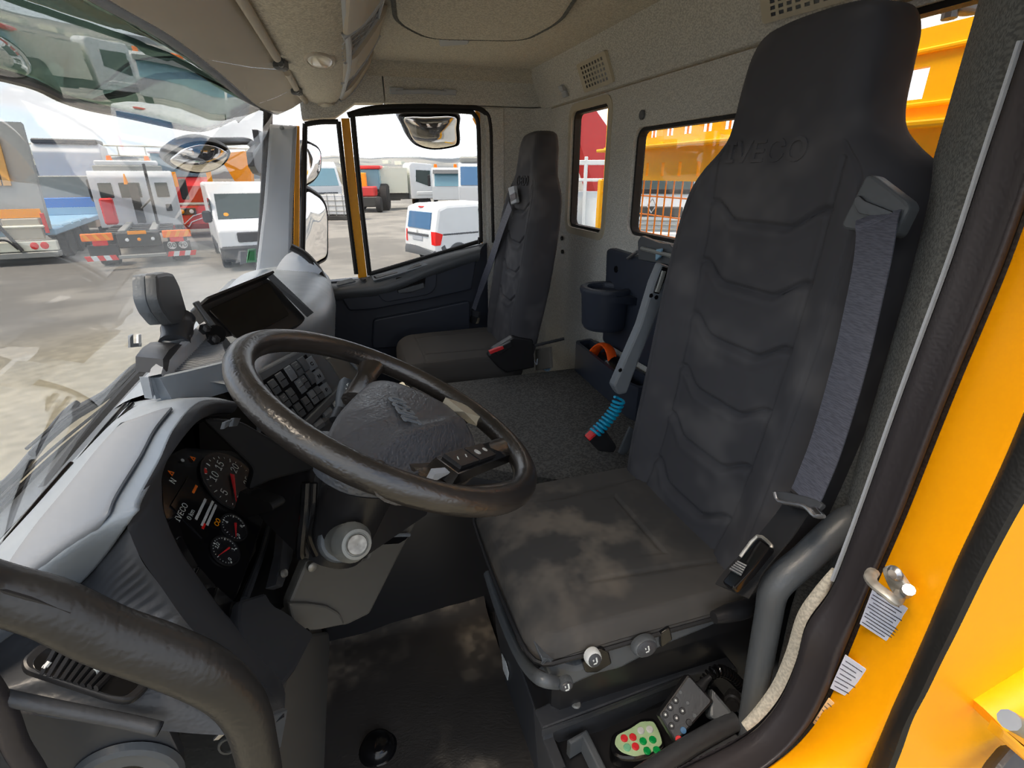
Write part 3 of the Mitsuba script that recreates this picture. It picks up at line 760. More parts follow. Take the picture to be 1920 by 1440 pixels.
wall = np.array([q + V(0.018, 0.082, -0.024) for q in ri])
add('recess_wall', sheet([ri, ri * 0.5 + wall * 0.5, wall]), 'matte_black', True, db)
# ribbed end panel that turns down to the door
ep = [[(-0.889,0.212,0.909),(-0.853,0.26,0.855),(-0.836,0.3,0.812),(-0.89,0.37,0.789)],
      [(-0.904,0.206,0.884),(-0.874,0.245,0.844),(-0.86,0.29,0.8),(-0.903,0.365,0.784)],
      [(-0.9,0.2,0.846),(-0.881,0.235,0.814),(-0.891,0.275,0.797),(-0.913,0.36,0.784)],
      [(-0.898,0.187,0.785),(-0.911,0.21,0.79),(-0.919,0.25,0.792),(-0.922,0.355,0.785)],
      [(-0.881,0.17,0.715),(-0.919,0.19,0.749),(-0.933,0.23,0.77),(-0.925,0.35,0.784)],
      [(-0.871,0.145,0.651),(-0.939,0.16,0.717),(-0.948,0.21,0.747),(-0.932,0.345,0.789)],
      [(-0.941,0.115,0.685),(-0.963,0.14,0.704),(-0.957,0.2,0.724),(-0.939,0.34,0.793)]]
e = smooth_rows(ep, 16, 8)
nn = np.cross(np.gradient(e, axis=0), np.gradient(e, axis=1)); nn /= np.linalg.norm(nn, axis=2, keepdims=True)
if np.mean(nn @ V(-1, -0.5, 0.2)) < 0: nn = -nn
fade = np.clip(8 * np.linspace(0, 1, e.shape[1]) - 0.4, 0, 1)[None, :, None] * np.clip(1.6 - 2.2 * np.linspace(0, 1, e.shape[1]), 0, 1)[None, :, None] * np.clip(6 * np.linspace(0, 1, e.shape[0]) - 0.3, 0, 1)[:, None, None] * np.clip(3 - 4.5 * np.linspace(0, 1, e.shape[0]), 0, 1)[:, None, None]
e = e + nn * 0.0012 * fade * np.where(np.arange(e.shape[0]) % 4 < 2, 1, -1)[:, None, None]
add('end_panel', sheet(e), 'dark_plastic', 50, db)
add('end_panel_lip', tube([*[(-0.952,0.306,0.808),(-0.956,0.27,0.783),(-0.961,0.232,0.759),(-0.968,0.205,0.746)]], 0.006, 12, 5), 'dark_plastic', True, db)
kp = [(-0.93,0.327,0.781),(-0.93,0.226,0.698),(-0.93,0.223,0.641),(-0.93,0.239,0.541),(-0.93,0.389,0.632)]
add('kick_panel_side', plate([p + V(0.012, 0, 0) for p in np.array(kp)], 0.01, 0.002, back=(1, 0, 0)), 'dark_plastic', 30, db)
add('speaker_ring', put(lathe([(0.030, 0.002), (0.042, 0.006), (0.047, 0.004), (0.05, -0.002), (0.03, -0.002)], 40), axis_m((-0.922,0.271,0.634), (-1, 0, 0))), 'mid_plastic', 40, db)
add('speaker_cone', put(lathe([(0, 0.004), (0.012, 0.003), (0.03, -0.004), (0.03, -0.008), (0, -0.008)], 30), axis_m((-0.924,0.27,0.636), (-1, 0, 0))), 'gloss_black', 40, db)
add('door_seal', tube([(-0.955,0.312,0.854),(-0.955,0.309,0.823),(-0.955,0.309,0.789),(-0.955,0.312,0.754),(-0.955,0.311,0.714),(-0.955,0.315,0.651)], 0.009, 12, 4), 'seal_rubber', 40, db)
# left air vent
vt = f'{db}__side_vent'
vq = np.array([(-0.907,0.295,0.82),(-0.919,0.245,0.787),(-0.936,0.215,0.764),(-0.955,0.222,0.775),(-0.954,0.235,0.781),(-0.931,0.302,0.806),(-0.923,0.305,0.814)])
vc = vq.mean(0); vn = unit(np.cross(vq[1] - vq[0], vq[5] - vq[0]))
if np.dot(vn, V(-1, -0.5, 0.5)) < 0: vn = -vn
add('side_vent', plate(vq + vn * 0.004, 0.006, 0.003, 0.012, back=-vn), 'black_plastic', 30, db)
vq2 = vc + (vq - vc) * V(0.84, 0.84, 0.84)
add('opening', plate(vq2 + vn * 0.0045, 0.002, 0.0005, 0.008, back=-vn), 'gloss_black', 30, vt)
for i in range(9):
    t = 0.10 + 0.085 * i
    a = vq2[0] * (1 - t) + (vq2[1] * 0.3 + vq2[2] * 0.7) * t
    b = vq2[5] * (1 - t) + (vq2[4] * 0.8 + vq2[3] * 0.2) * t
    add('slat', tube([a + vn * 0.006, b + vn * 0.006], 0.0022, 6, 1, flat=1.6), 'black_plastic', 30, vt)
sa = (vq2[0] * 0.42 + vq2[2] * 0.42 + vq2[4] * 0.16); 
add('slider', tube([sa + vn * 0.008 + V(0, 0.002, -0.012), sa + vn * 0.009 + V(0, 0, 0.006)], 0.0032, 8, 1), 'pale_print', 30, vt)
add('symbol', tube([vq2[5] * 0.9 + vq2[0] * 0.1 + vn * 0.006 + V(0, -0.006, 0), vq2[5] * 0.7 + vq2[0] * 0.3 + vn * 0.006 + V(0, -0.008, 0)], 0.0022, 6, 1), 'pale_print', 30, vt)

# instrument cluster inside the hood
ic = thing('instrument_cluster', 'dark instrument cluster with red needles and a central screen under the hood', 'instrument cluster')
fx = [(-0.522,0.314,0.788),(-0.464,0.297,0.775),(-0.387,0.243,0.717),(-0.402,0.196,0.652),(-0.481,0.191,0.632),(-0.602,0.202,0.627),(-0.69,0.212,0.625),(-0.686,0.255,0.683),(-0.614,0.295,0.748)]
add('face', plate(fx, 0.012, 0.002, 0.01, back=-CN), 'gloss_black', 30, ic)
UX = unit(V(1, 0, 0) - CN * CN[0]); UY = np.cross(CN, UX)
def dial(c, r, nums, needle_a, name):
    k = add(name, put(lathe([(0, 0.001), (0.86, 0.001), (0.9, 0.003), (1.0, 0.003), (1.0, 0), (0, 0)], 40), fr(c, UX, UY) @ np.diag([r, r, 1, 1])), 'black_plastic', 40, ic)
    tk = []
    for i in range(21):
        a = math.radians(225 - 270 * i / 20)
        d = UX * math.cos(a) + UY * math.sin(a)
        l = 0.80 if i % 5 else 0.74
        tk.append(rod(c + CN * 0.0022 + d * r * l, c + CN * 0.0022 + d * r * 0.86, 0.0006 if i % 5 else 0.001, 4))
    add('scale', cat(tk), 'pale_print', False, k)
    for i, s in enumerate(nums):
        a = math.radians(225 - 270 * i / (len(nums) - 1))
        d = UX * math.cos(a) + UY * math.sin(a)
        add('numeral', text_on(s, r * 0.22, c + CN * 0.002 + d * r * 0.58, UX, UY, 0.0005), 'pale_print', False, k)
    d = UX * math.cos(needle_a) + UY * math.sin(needle_a); w = np.cross(CN, d)
    add('needle', hull([c + CN * 0.004 + d * r * 0.8 + w * 0.0004 * s for s in (-1, 1)] + [c + CN * 0.004 - d * r * 0.25 + w * r * 0.07 * s for s in (-1, 1)] + [c + CN * 0.007 - d * r * 0.2 + w * r * 0.04 * s for s in (-1, 1)] + [c + CN * 0.0055 + d * r * 0.75]), 'red_button', False, k)
dial(raised((-0.471,0.239,0.698), CN, 0.001), 0.062, ['0', '5', '10', '15', '20', '25'], math.radians(205), 'rev_counter')
dial(raised((-0.563,0.227,0.666), CN, 0.001), 0.026, ['0', '4', '8'], math.radians(200), 'pressure_gauge')
dial(raised((-0.617,0.231,0.663), CN, 0.001), 0.026, ['0', '1/2', '1'], math.radians(155), 'fuel_gauge')
sc = raised([(-0.521,0.284,0.75),(-0.544,0.254,0.706),(-0.618,0.255,0.694),(-0.596,0.291,0.746)], CN, 0.002)
s_ = add('screen', plate(sc, 0.003, 0.0006, back=-CN), 'gloss_black', 30, ic)
so = np.mean(sc, axis=0) + CN * 0.0006
su_, sv_ = unit(np.array(sc[1]) - sc[0]), unit(np.array(sc[0]) - sc[3])
SC = lambda u, v: so + UX * u + UY * v
add('lettering', text_on('IVECO', 0.009, SC(-0.028, 0.012), UX, UY, 0.0004), 'pale_print', False, s_)
add('lettering', text_on('N', 0.010, SC(0.018, 0.045), UX, UY, 0.0004), 'pale_print', False, s_)
add('lettering', text_on('0 km', 0.007, SC(-0.022, -0.002), UX, UY, 0.0004), 'pale_print', False, s_)
for u, v, w, m in ((0.0, -0.012, 0.05, 'pale_print'), (0.0, -0.024, 0.06, 'pale_print'), (0.002, -0.031, 0.05, 'pale_print'), (-0.028, -0.027, 0.012, 'red_lens'), (0.03, 0.01, 0.02, 'amber_marker')):
    add('bar_graph', put(cbox((-w / 2, -0.0022, 0), (w / 2, 0.0022, 0.0005), 0.0001), fr(SC(u, v), UX, UY)), m, False, s_)
add('lettering', text_on('CO', 0.008, SC(-0.005, -0.044), UX, UY, 0.0004, True), 'amber', False, s_)
for px, m, r in (((-0.538,0.301,0.769), 'amber_marker', 0.005), ((-0.479,0.286,0.759), 'amber_marker', 0.005), ((-0.489,0.271,0.737), 'red_lens', 0.006), ((-0.499,0.294,0.767), 'pale_print', 0.003)):
    c = raised(px, CN, 0.002)
    if r == 0.005:
        add('warning_lamp', put(prism([(-r, -r), (r, -r), (0, r)], 0.0008, 0, [[(-r * .5, -r * .7), (r * .5, -r * .7), (0, r * .4)]]), fr(c, UX, UY)), m, False, ic)
    else:
        add('warning_lamp', put(lathe([(0, 0.001), (r, 0.001), (r, 0), (0, 0)], 16), fr(c, UX, UY)), m, False, ic)
# row of covers under the cluster
for q in ([(-0.779,0.226,0.836),(-0.757,0.226,0.827),(-0.75,0.226,0.798),(-0.776,0.226,0.781),(-0.796,0.226,0.803)], [(-0.782,0.222,0.812),(-0.767,0.222,0.807),(-0.746,0.222,0.744),(-0.783,0.222,0.75),(-0.804,0.222,0.793)],
          [(-0.8,0.215,0.76),(-0.762,0.215,0.754),(-0.729,0.215,0.695),(-0.759,0.215,0.695)], [(-0.777,0.208,0.707),(-0.745,0.208,0.706),(-0.701,0.208,0.637),(-0.741,0.208,0.647)], [(-0.761,0.2,0.663),(-0.719,0.2,0.653),(-0.623,0.2,0.534),(-0.704,0.2,0.582)]):
    add('switch_blank', plate(q, 0.008, 0.002, 0.003, back=-CN), 'gloss_black', 30, db)
add('symbol', text_on('10', 0.009, np.array((-0.739,0.192,0.648)), UX, UY, 0.0006, True), 'pale_print', False, f'{db}__switch_blank_004')
# rotary light switch
ls = thing('light_switch', 'black rotary headlamp switch at the lower edge of the dashboard', 'switch')
lo_ = V(*(-0.647,0.165,0.496)); ln = unit((-0.35, -0.85, 0.35))
lm = axis_m(lo_, ln)
add('base', put(lathe([(0, 0.004), (0.026, 0.004), (0.031, 0.0), (0.033, -0.02), (0, -0.02)], 32), lm @ np.diag([1.0, 1.25, 1, 1])), 'gloss_black', 40, ls)
kd = unit(V(0.75, 0, -0.55) - ln * np.dot(V(0.75, 0, -0.55), ln))
add('knob', put(lathe([(0, 0.022), (0.014, 0.021), (0.019, 0.012), (0.022, 0.002), (0, 0.002)], 28), axis_m(lo_ + V(0.004, 0, -0.006), ln)), 'gloss_black', 40, ls)
add('grip', put(cbox((-0.02, -0.004, 0.016), (0.022, 0.004, 0.028), 0.003), fr(lo_ + V(0.004, 0, -0.006), kd, np.cross(ln, kd))), 'gloss_black', 30, ls)
add('pointer', rod(lo_ + ln * 0.026 - kd * 0.006 + V(0, 0, 0.014), lo_ + ln * 0.026 + kd * 0.002 + V(0, 0, 0.014), 0.0018, 6), 'pale_print', 30, ls)
for t, o in (('O', V(-0.017, 0, 0.022)), ('D', V(-0.005, 0, 0.03))):
    add('symbol', text_on(t, 0.006, lo_ + o - ln * np.dot(o, ln) + ln * 0.0045, UX, UY, 0.0006), 'pale_print', False, ls)

# black centre part between cluster and steering column
add('hood_end', plate([(-0.736,0.16,0.925),(-0.65,0.15,0.885),(-0.497,0.12,0.74),(-0.69,0.11,0.798),(-0.609,0.19,0.765),(-0.528,0.21,0.773)], 0.02, 0.004, 0.01, back=(0.3, 1, -0.4)), 'matte_black', 30, db)
add('hood_end', plate([(-0.603,0.19,0.758),(-0.685,0.11,0.791),(-0.691,0.11,0.784),(-0.695,0.13,0.776),(-0.579,0.18,0.7),(-0.533,0.2,0.692)], 0.02, 0.004, 0.004, back=(0.3, 1, -0.4)), 'matte_black', 30, db)
add('trim_lines', cat([plate([(-0.762,0.15,0.942),(-0.734,0.15,0.932),(-0.758,0.15,0.934),(-0.776,0.15,0.94)], 0.004, 0.001, 0.002, back=(0, 1, -0.3)), plate([(-0.723,0.15,0.929),(-0.694,0.15,0.915),(-0.717,0.15,0.915),(-0.741,0.15,0.926)], 0.004, 0.001, 0.002, back=(0, 1, -0.3))]), 'mid_plastic', 30, db)
add('column_channel', plate([(-0.345,0.2,0.545),(-0.114,0.19,0.424),(-0.359,0.17,0.422),(-0.571,0.165,0.495),(-0.603,0.19,0.534),(-0.665,0.22,0.603),(-0.455,0.24,0.526)], 0.02, 0.003, 0.006, back=(0.2, 1, -0.4)), 'matte_black', 30, db)
add('channel_rib', tube([(-0.415,0.195,0.584),(-0.503,0.21,0.558),(-0.687,0.2,0.623)], 0.006, 8, 4), 'dark_plastic', 40, db)
add('channel_rail', plate([(-0.425,0.165,0.597),(-0.339,0.16,0.535),(-0.511,0.16,0.539),(-0.611,0.16,0.568),(-0.639,0.168,0.597),(-0.551,0.168,0.587)], 0.015, 0.003, 0.003, back=(0.2, 1, -0.4)), 'dark_plastic', 30, db)
for p in ((-0.434,0.157,0.581), (-0.605,0.157,0.59)):
    add('screw', put(lathe([(0, 0.002), (0.0035, 0.003), (0.006, 0.002), (0.007, -0.003), (0, -0.003)], 16), axis_m(p, (-0.3, -0.9, 0.3))), 'zinc', 40, db)
add('left_lower', plate([(-0.727,0.2,0.657),(-0.642,0.18,0.593),(-0.662,0.17,0.585),(-0.646,0.15,0.558),(-0.645,0.135,0.476),(-0.77,0.13,0.56),(-0.863,0.135,0.628),(-0.864,0.155,0.663),(-0.778,0.19,0.668)], 0.03, 0.006, 0.01, back=(0.2, 1, -0.4)), 'dark_plastic', 30, db)
add('kick_panel', cat([cbox((-0.93, 0.175, -0.003), (-0.235, 0.34, 0.40), 0.01)]), 'brown_plastic', 30, db)
add('kick_fold', plate([(0.037,0.16,-0.213),(-0.562,0.165,0.409),(-0.767,0.17,0.486),(-0.91,0.172,0.564),(-0.558,0.172,0)], 0.02, 0.008, 0.01, back=(0, 1, 0)), 'brown_plastic', 30, db)
add('end_bracket', plate([(-0.967,0.12,0.723),(-0.922,0.115,0.671),(-0.922,0.13,0.617),(-0.939,0.135,0.628)], 0.006, 0.002, back=(0.4, 1, 0)), 'mid_plastic', 30, db)

# lower steering column cover
sc_ = thing('column_cover', 'dark grey lower steering column cover with a recessed grip', 'column cover')
add('side_panel', plate([(-0.573,0.126,0.582),(-0.523,0.027,0.519),(-0.499,0.009,0.585),(-0.456,-0.076,0.528),(-0.471,-0.058,0.51),(-0.492,-0.033,0.483),(-0.55,0.036,0.405),(-0.574,0.078,0.415),(-0.617,0.165,0.474),(-0.605,0.161,0.526)], 0.02, 0.006, 0.006, back=(0.8, 0.5, -0.15)), 'brown_plastic', 30, sc_)
add('lower_flap', plate([(-0.614,0.159,0.534),(-0.6,0.13,0.511),(-0.588,0.104,0.485),(-0.582,0.086,0.456),(-0.584,0.08,0.428),(-0.605,0.121,0.451),(-0.616,0.143,0.467),(-0.62,0.158,0.493)], 0.008, 0.004, 0.006, back=(0.8, 0.5, -0.15)), 'brown_plastic', 30, sc_)
add('grip_recess', plate([(-0.517,0.01,0.545),(-0.509,0.001,0.556),(-0.479,-0.058,0.52),(-0.485,-0.05,0.514),(-0.495,-0.034,0.515),(-0.51,-0.005,0.532)], 0.004, 0.001, 0.003, back=(0.8, 0.5, -0.15)), 'gloss_black', 30, sc_)
add('grip_lip', tube([(-0.511,-0.003,0.555),(-0.497,-0.03,0.539),(-0.483,-0.057,0.522)], 0.004, 8, 3), 'grey_plastic', 40, sc_)
add('screw', put(lathe([(0, 0.003), (0.005, 0.003), (0.008, 0.001), (0.008, -0.003), (0, -0.003)], 16), axis_m((-0.581,0.118,0.571), (-0.8, -0.5, 0.15))), 'zinc', 40, sc_)
add('upper_shell', hull([*[(-0.608,0.084,0.772),(-0.653,0.12,0.652),(-0.641,0.096,0.631),(-0.604,0.024,0.592),(-0.583,0.004,0.639),(-0.532,-0.089,0.599),(-0.517,-0.103,0.629),(-0.532,-0.057,0.705)], *(np.array([(-0.608,0.084,0.772),(-0.653,0.12,0.652),(-0.604,0.024,0.592),(-0.532,-0.089,0.599),(-0.532,-0.057,0.705)]) + V(0.14, 0.09, 0.02))]), 'black_plastic', 30, sc_)
add('shell_edge', tube([(-0.626,0.098,0.767),(-0.639,0.106,0.724),(-0.657,0.118,0.671),(-0.659,0.118,0.658)], 0.007, 8, 4), 'gloss_black', 40, sc_)
add('shell_edge', tube([(-0.621,0.088,0.761),(-0.634,0.096,0.718),(-0.646,0.105,0.685),(-0.649,0.099,0.649)], 0.006, 8, 4), 'gloss_black', 40, sc_)
add('shell_edge', tube([(-0.618,0.07,0.756),(-0.622,0.066,0.725),(-0.614,0.048,0.703),(-0.593,0.002,0.662),(-0.599,0.008,0.654)], 0.004, 8, 4), 'dark_plastic', 40, sc_)
# fabric label under the rim
add('tape_patch', plate([(-0.628,0.06,0.758),(-0.617,0.035,0.73),(-0.613,0.026,0.721),(-0.627,0.048,0.723),(-0.628,0.053,0.736)], 0.002, 0.0005, back=(0.8, 0.5, -0.15)), 'tinted_blue', 30, sc_)
ig = thing('ignition_lock', 'round silver ignition lock barrel sticking out of the steering column', 'ignition lock')
go = V(*(-0.638,0.059,0.663)); gf = V(*(-0.705,0.034,0.697))
gm = axis_m(go, gf - go); gl = float(np.linalg.norm(gf - go))
add('collar', put(lathe([(0, -0.02), (0.036, -0.02), (0.038, 0.004), (0.034, 0.010), (0.030, 0.010), (0, 0.010)], 40), gm), 'grey_plastic', 40, ig)
add('barrel', put(lathe([(0, 0.0), (0.029, 0.0), (0.029, 0.010), (0.027, gl * 0.6), (0.030, gl * 0.62), (0.030, gl * 0.72), (0.024, gl * 0.9), (0.022, gl), (0.0175, gl + 0.001), (0.0165, gl - 0.001), (0, gl - 0.001)], 40), gm), 'steel_grey', 40, ig)
add('key_face', put(lathe([(0, 0.003), (0.002, 0.0022), (0.014, 0.003), (0.0155, 0.001), (0.0155, -0.003), (0, -0.003)], 32), axis_m(gf, gf - go)), 'zinc', 40, ig)
for i in range(7):
    a = math.radians(150 + 14 * i)
    d = gm[:3, 0] * math.cos(a) + gm[:3, 1] * math.sin(a)
    add('rib', rod(go + gm[:3, 2] * 0.018 + d * 0.0295, go + gm[:3, 2] * (gl * 0.6) + d * 0.0275, 0.0014, 5), 'mid_plastic', 30, ig)


# ---------------------------------------------------------------- steering wheel
sw = thing('steering_wheel', 'large black truck steering wheel with a padded hub and embossed letters', 'steering wheel')
WC, WN = V(-0.599, -0.046, 0.853), unit((0, -0.49, 0.872))
WX = V(1, 0, 0); WY = np.cross(WN, WX)
WL = lambda x, y, h=0.0: WC + WX * x + WY * y + WN * h
ang = np.linspace(0, 2 * np.pi, 97)[:-1]
add('rim', tube([WL(0.2310 * math.cos(a), 0.2310 * math.sin(a)) for a in ang], 0.0192, 22, 1, True, up=WN), 'wheel_rubber', True, sw)
pd = rpoly([(-.175, .11), (-.05, .088), (.055, .055), (.122, .030), (.165, -.005), (.172, -.06), (.150, -.128), (.10, -.150), (.02, -.160), (-.015, -.148), (-.10, -.072), (-.185, .012), (-.20, .07)], 0.03, 4)
n = len(pd)
pc = V(-0.015, -0.02)
def padz(q, t):
    # text facet, a raised ridge, and a facet that falls away below it; the left end turns down towards the windscreen
    z = 0.012 * (1 - t ** 4)
    d = (q[:, 0] + 0.164) * 0.596 + (q[:, 1] - 0.045) * 0.803 + 0.008 * np.sin((q[:, 0] + 0.05) * 12)
    fall = 0.42 * np.minimum(0, d + 0.003)
    ridge_ = 0.0045 * np.exp(-(d / 0.006) ** 2) - 0.003 * np.exp(-((d - 0.022) / 0.016) ** 2)
    left = 0.30 * np.minimum(0, q[:, 0] + 0.085) - 0.10 * np.minimum(0, 0.10 - q[:, 0]) * -1
    return z + 0.006 * (1 - t ** 6) + (fall + left + ridge_) * (1 - t ** 10)
rings = []
for s_, h in ((0.93, -0.055), (1.0, -0.045), (1.0, -0.016)):
    q = pc + (pd - pc) * s_
    rings.append([WL(x, y, h) for x, y in q])
for t in (0.985, 0.96, 0.92, 0.87, 0.81, 0.74, 0.67, 0.6, 0.53, 0.46, 0.38, 0.3, 0.2, 0.1, 0.02):
    q = pc + (pd - pc) * t
    z = padz(q, t) - 0.006 - (0.006 if t > 0.98 else 0)
    rings.append([WL(x, y, h) for (x, y), h in zip(q, z)])
add('hub_pad', skin(rings), 'hub_leather', 40, sw)
ltx = unit(WX * 0.98 + WY * 0.22); lty = np.cross(WN, ltx)
tm = meshkit.text_mesh('IVECO', 0.026, 0.003, True); b = tm.bounds
tm.apply_translation([-(b[0][0] + b[1][0]) / 2, -(b[0][1] + b[1][1]) / 2, 0])
tm.apply_scale([0.078 / (b[1][0] - b[0][0]), 1.12, 1])
ltx = unit(WX * 0.97 + WY * 0.24); lty = np.cross(WN, ltx)
add('lettering', put(tm, fr(WL(-0.024, -0.004, 0.0145), ltx, lty)), 'grey_plastic', 30, f'{sw}__hub_pad')
add('horn_mark', tube([WL(0.012, -0.093, 0.0015), WL(0.03, -0.102, 0.0015), WL(0.03, -0.088, 0.0015)], 0.0008, 5, 1, True), 'black_plastic', 40, f'{sw}__hub_pad')
def spoke(pts, name='spoke', flat=0.55, mat='wheel_rubber'):
    return add(name, tube([WL(*p[:3]) for p in pts], [p[3] for p in pts], 14, 6, flat=flat, up=WN), mat, 40, sw)
spoke([(0.06, 0.045, -0.03, 0.030), (0.125, 0.038, -0.026, 0.022), (0.175, 0.030, -0.020, 0.019), (0.210, 0.024, -0.010, 0.024), (0.236, 0.020, 0.0, 0.034)])
spoke([(-0.06, 0.045, -0.03, 0.030), (-0.14, 0.038, -0.026, 0.022), (-0.19, 0.030, -0.018, 0.019), (-0.215, 0.024, -0.008, 0.024), (-0.236, 0.020, 0.0, 0.034)])
spoke([(0.08, -0.06, -0.03, 0.030), (0.125, -0.115, -0.026, 0.026), (0.150, -0.160, -0.018, 0.022), (0.163, -0.188, -0.008, 0.022), (0.155, -0.176, -0.004, 0.02)][:4])
spoke([(0.10, -0.12, -0.025, 0.022), (0.142, -0.165, -0.015, 0.020), (0.160, -0.195, -0.004, 0.026)])
s3 = spoke([(-0.14, -0.02, -0.032, 0.030), (-0.11, -0.075, -0.028, 0.030), (-0.055, -0.125, -0.022, 0.026), (-0.01, -0.175, -0.014, 0.026), (0.022, -0.215, -0.006, 0.026), (0.036, -0.235, -0.002, 0.026)])
spoke([(-0.14, -0.03, -0.03, 0.02), (-0.150, -0.085, -0.026, 0.014), (-0.135, -0.15, -0.014, 0.014), (-0.115, -0.20, -0.004, 0.018)])
add('insert', hull([WL(*p) for p in ((.135, -.112, .010), (.141, -.15, .009), (.131, -.193, .006), (.112, -.193, .006), (.095, -.143, .009), (.135, -.112, -.02), (.131, -.193, -.015), (.112, -.193, -.015))]), 'trim_beige', 30, sw)
add('insert', hull([WL(*p) for p in ((-.163, -.040, -.004), (-.152, -.036, -.003), (-.132, -.066, -.003), (-.140, -.072, -.004), (-.163, -.040, -.02), (-.152, -.036, -.02), (-.132, -.066, -.02))]), 'trim_light', 30, sw)
bp = lambda p, h: WL(p[0], p[1], h)
def bquad(name, a, b, w, mat, h=0.003, parent=None):
    a, b = V(*a), V(*b); d = unit(b - a); s = V(-d[1], d[0])
    pts = [a + s * w, b + s * w, b - s * w, a - s * w]
    return add(name, hull([bp(p, h) for p in pts] + [bp((a + b) / 2 + (p - (a + b) / 2) * 1.1, -0.016) for p in pts]), mat, 30, parent or sw)
bc = bquad('button_pod', (-.135, -.062), (.005, -.200), 0.021, 'gloss_black', 0.0)
b1 = bquad('button', (-.122, -.072), (-.082, -.112), 0.016, 'black_plastic', 0.006, bc)
b2 = bquad('button', (-.078, -.116), (-.035, -.158), 0.016, 'black_plastic', 0.006, bc)
add('symbol', put(lathe([(0, 0.001), (0.006, 0.001), (0.006, 0), (0, 0)], 16), fr(WL(-.065, -.128, 0.006), WX, WY)), 'pale_print', 30, bc)
add('symbol', put(lathe([(0, 0.001), (0.004, 0.001), (0.005, 0), (0, 0)], 10), fr(WL(-.044, -.148, 0.006), WX, WY)), 'pale_print', 30, bc)
for p in ((-.112, -.082), (-.094, -.1)):
    add('symbol', put(cbox((-.004, -.001, 0), (.004, .001, .001), .0002), fr(WL(*p, 0.006), WX, WY)), 'pale_print', 30, bc)
# column under the wheel
add('column', tube([WC - WN * 0.045, WC - WN * 0.12, WC - WN * 0.26], [0.075, 0.06, 0.06], 24, 3), 'black_plastic', 40, sw)
st = thing('gear_stalk', 'black control stalk with pale letters behind the far spoke of the wheel', 'stalk')
add('lever', tube([(-0.42,0.043,0.786),(-0.4,0.034,0.807),(-0.385,0.026,0.823),(-0.38,0.021,0.831)], [0.012, 0.016, 0.017, 0.012], 14, 5), 'mid_plastic', 40, st)
add('collar', tube([(-0.44,0.052,0.775),(-0.42,0.043,0.786)], 0.014, 14, 3), 'dark_plastic', 40, st)
add('lettering', text_on('A M D N', 0.007, V(*(-0.415,0.031,0.82)), unit(V(*(-0.42,0.035,0.807)) - V(*(-0.41,0.026,0.832))), V(0.8, 0, 0.5), 0.0006), 'pale_print', False, st)

# ---------------------------------------------------------------- centre console
cn_ = thing('centre_console', 'slate grey centre console with rows of rocker switches behind the wheel', 'centre console')
SP, SN = V(-0.15, 0.10, 0.76), unit((-0.74, -0.60, 0.30))
add('fascia', plate(raised([(-0.261,0.25,0.786),(-0.229,0.221,0.806),(-0.139,0.12,0.827),(-0.122,0.094,0.817),(-0.116,0.074,0.791),(-0.102,0.001,0.681),(-0.13,-0.003,0.604),(-0.203,0.068,0.564),(-0.25,0.153,0.619)], SN, 0), 0.03, 0.004, 0.01, back=-SN), 'mid_plastic', 30, cn_)
wl = raised([(-0.226,0.208,0.788),(-0.14,0.115,0.814),(-0.152,0.076,0.709),(-0.172,0.099,0.702),(-0.234,0.159,0.672),(-0.243,0.185,0.701)], SN, 0.001)
wf = add('switch_field', plate(wl, 0.003, 0.001, 0.002, back=-SN), 'gloss_black', 30, cn_)
# rows of rockers laid out in the plane of the fascia
R0 = np.array(raised([(-0.227,0.199,0.768),(-0.143,0.11,0.797),(-0.237,0.166,0.678)], SN, 0))
ru, rv = unit(R0[1] - R0[0]), None
rv = unit(np.cross(SN, ru)); 
if np.dot(rv, R0[2] - R0[0]) < 0: rv = -rv
def rock(c, w, h, split, mat, lift=0.006):
    k = add('rocker_switch', hull([c + ru * sx * w / 2 + rv * sy * h / 2 + SN * 0.001 for sx in (-1, 1) for sy in (-1, 1)] + [c + ru * sx * w * 0.43 + rv * sy * h * 0.46 + SN * lift for sx in (-1, 1) for sy in (-1, 1)] + [c + ru * sx * w * 0.43 + SN * (lift + 0.002) for sx in (-1, 1)]), mat, 20, cn_)
    if split:
        add('split', put(cbox((-w * 0.44, -0.0008, -0.001), (w * 0.44, 0.0008, 0.0006), 0.0002), fr(c + SN * (lift + 0.002), ru, rv)), 'gloss_black', False, k)
    return k
cells = [(-0.228,0.198,0.764),(-0.214,0.184,0.77),(-0.198,0.169,0.779),(-0.181,0.151,0.786),(-0.168,0.137,0.79),(-0.155,0.124,0.796),(-0.226,0.182,0.735),(-0.215,0.168,0.735),(-0.202,0.154,0.741),(-0.181,0.135,0.753),(-0.173,0.127,0.758),(-0.159,0.113,0.764),(-0.221,0.156,0.698),(-0.207,0.143,0.706),(-0.191,0.127,0.712),(-0.177,0.113,0.721),(-0.165,0.101,0.724)]
marks = {3: 1, 4: 1, 6: 1, 7: 1, 9: 1, 10: 1}
for i, c in enumerate(raised(cells, SN, 0.002)):
    k = rock(c, 0.0165, 0.034, i not in (3, 5, 11), 'mid_plastic' if i % 3 else 'grey_plastic')
    if i in marks:
        add('symbol', put(cbox((-0.003, -0.0012, 0), (0.003, 0.0012, 0.001), 0.0003), fr(c + SN * 0.0068 + rv * -0.009, ru, rv)), 'pale_print', False, k)
for p, t in zip(raised([(-0.145,0.11,0.791),(-0.149,0.098,0.76),(-0.153,0.086,0.726)], SN, 0.002), ('C', 'N', 'P')):
    k = rock(p, 0.026, 0.030, False, 'grey_plastic', 0.005)
    add('lettering', text_on(t, 0.008, p + SN * 0.0072, ru, np.cross(SN, ru), 0.0005, True), 'gloss_black', False, k)
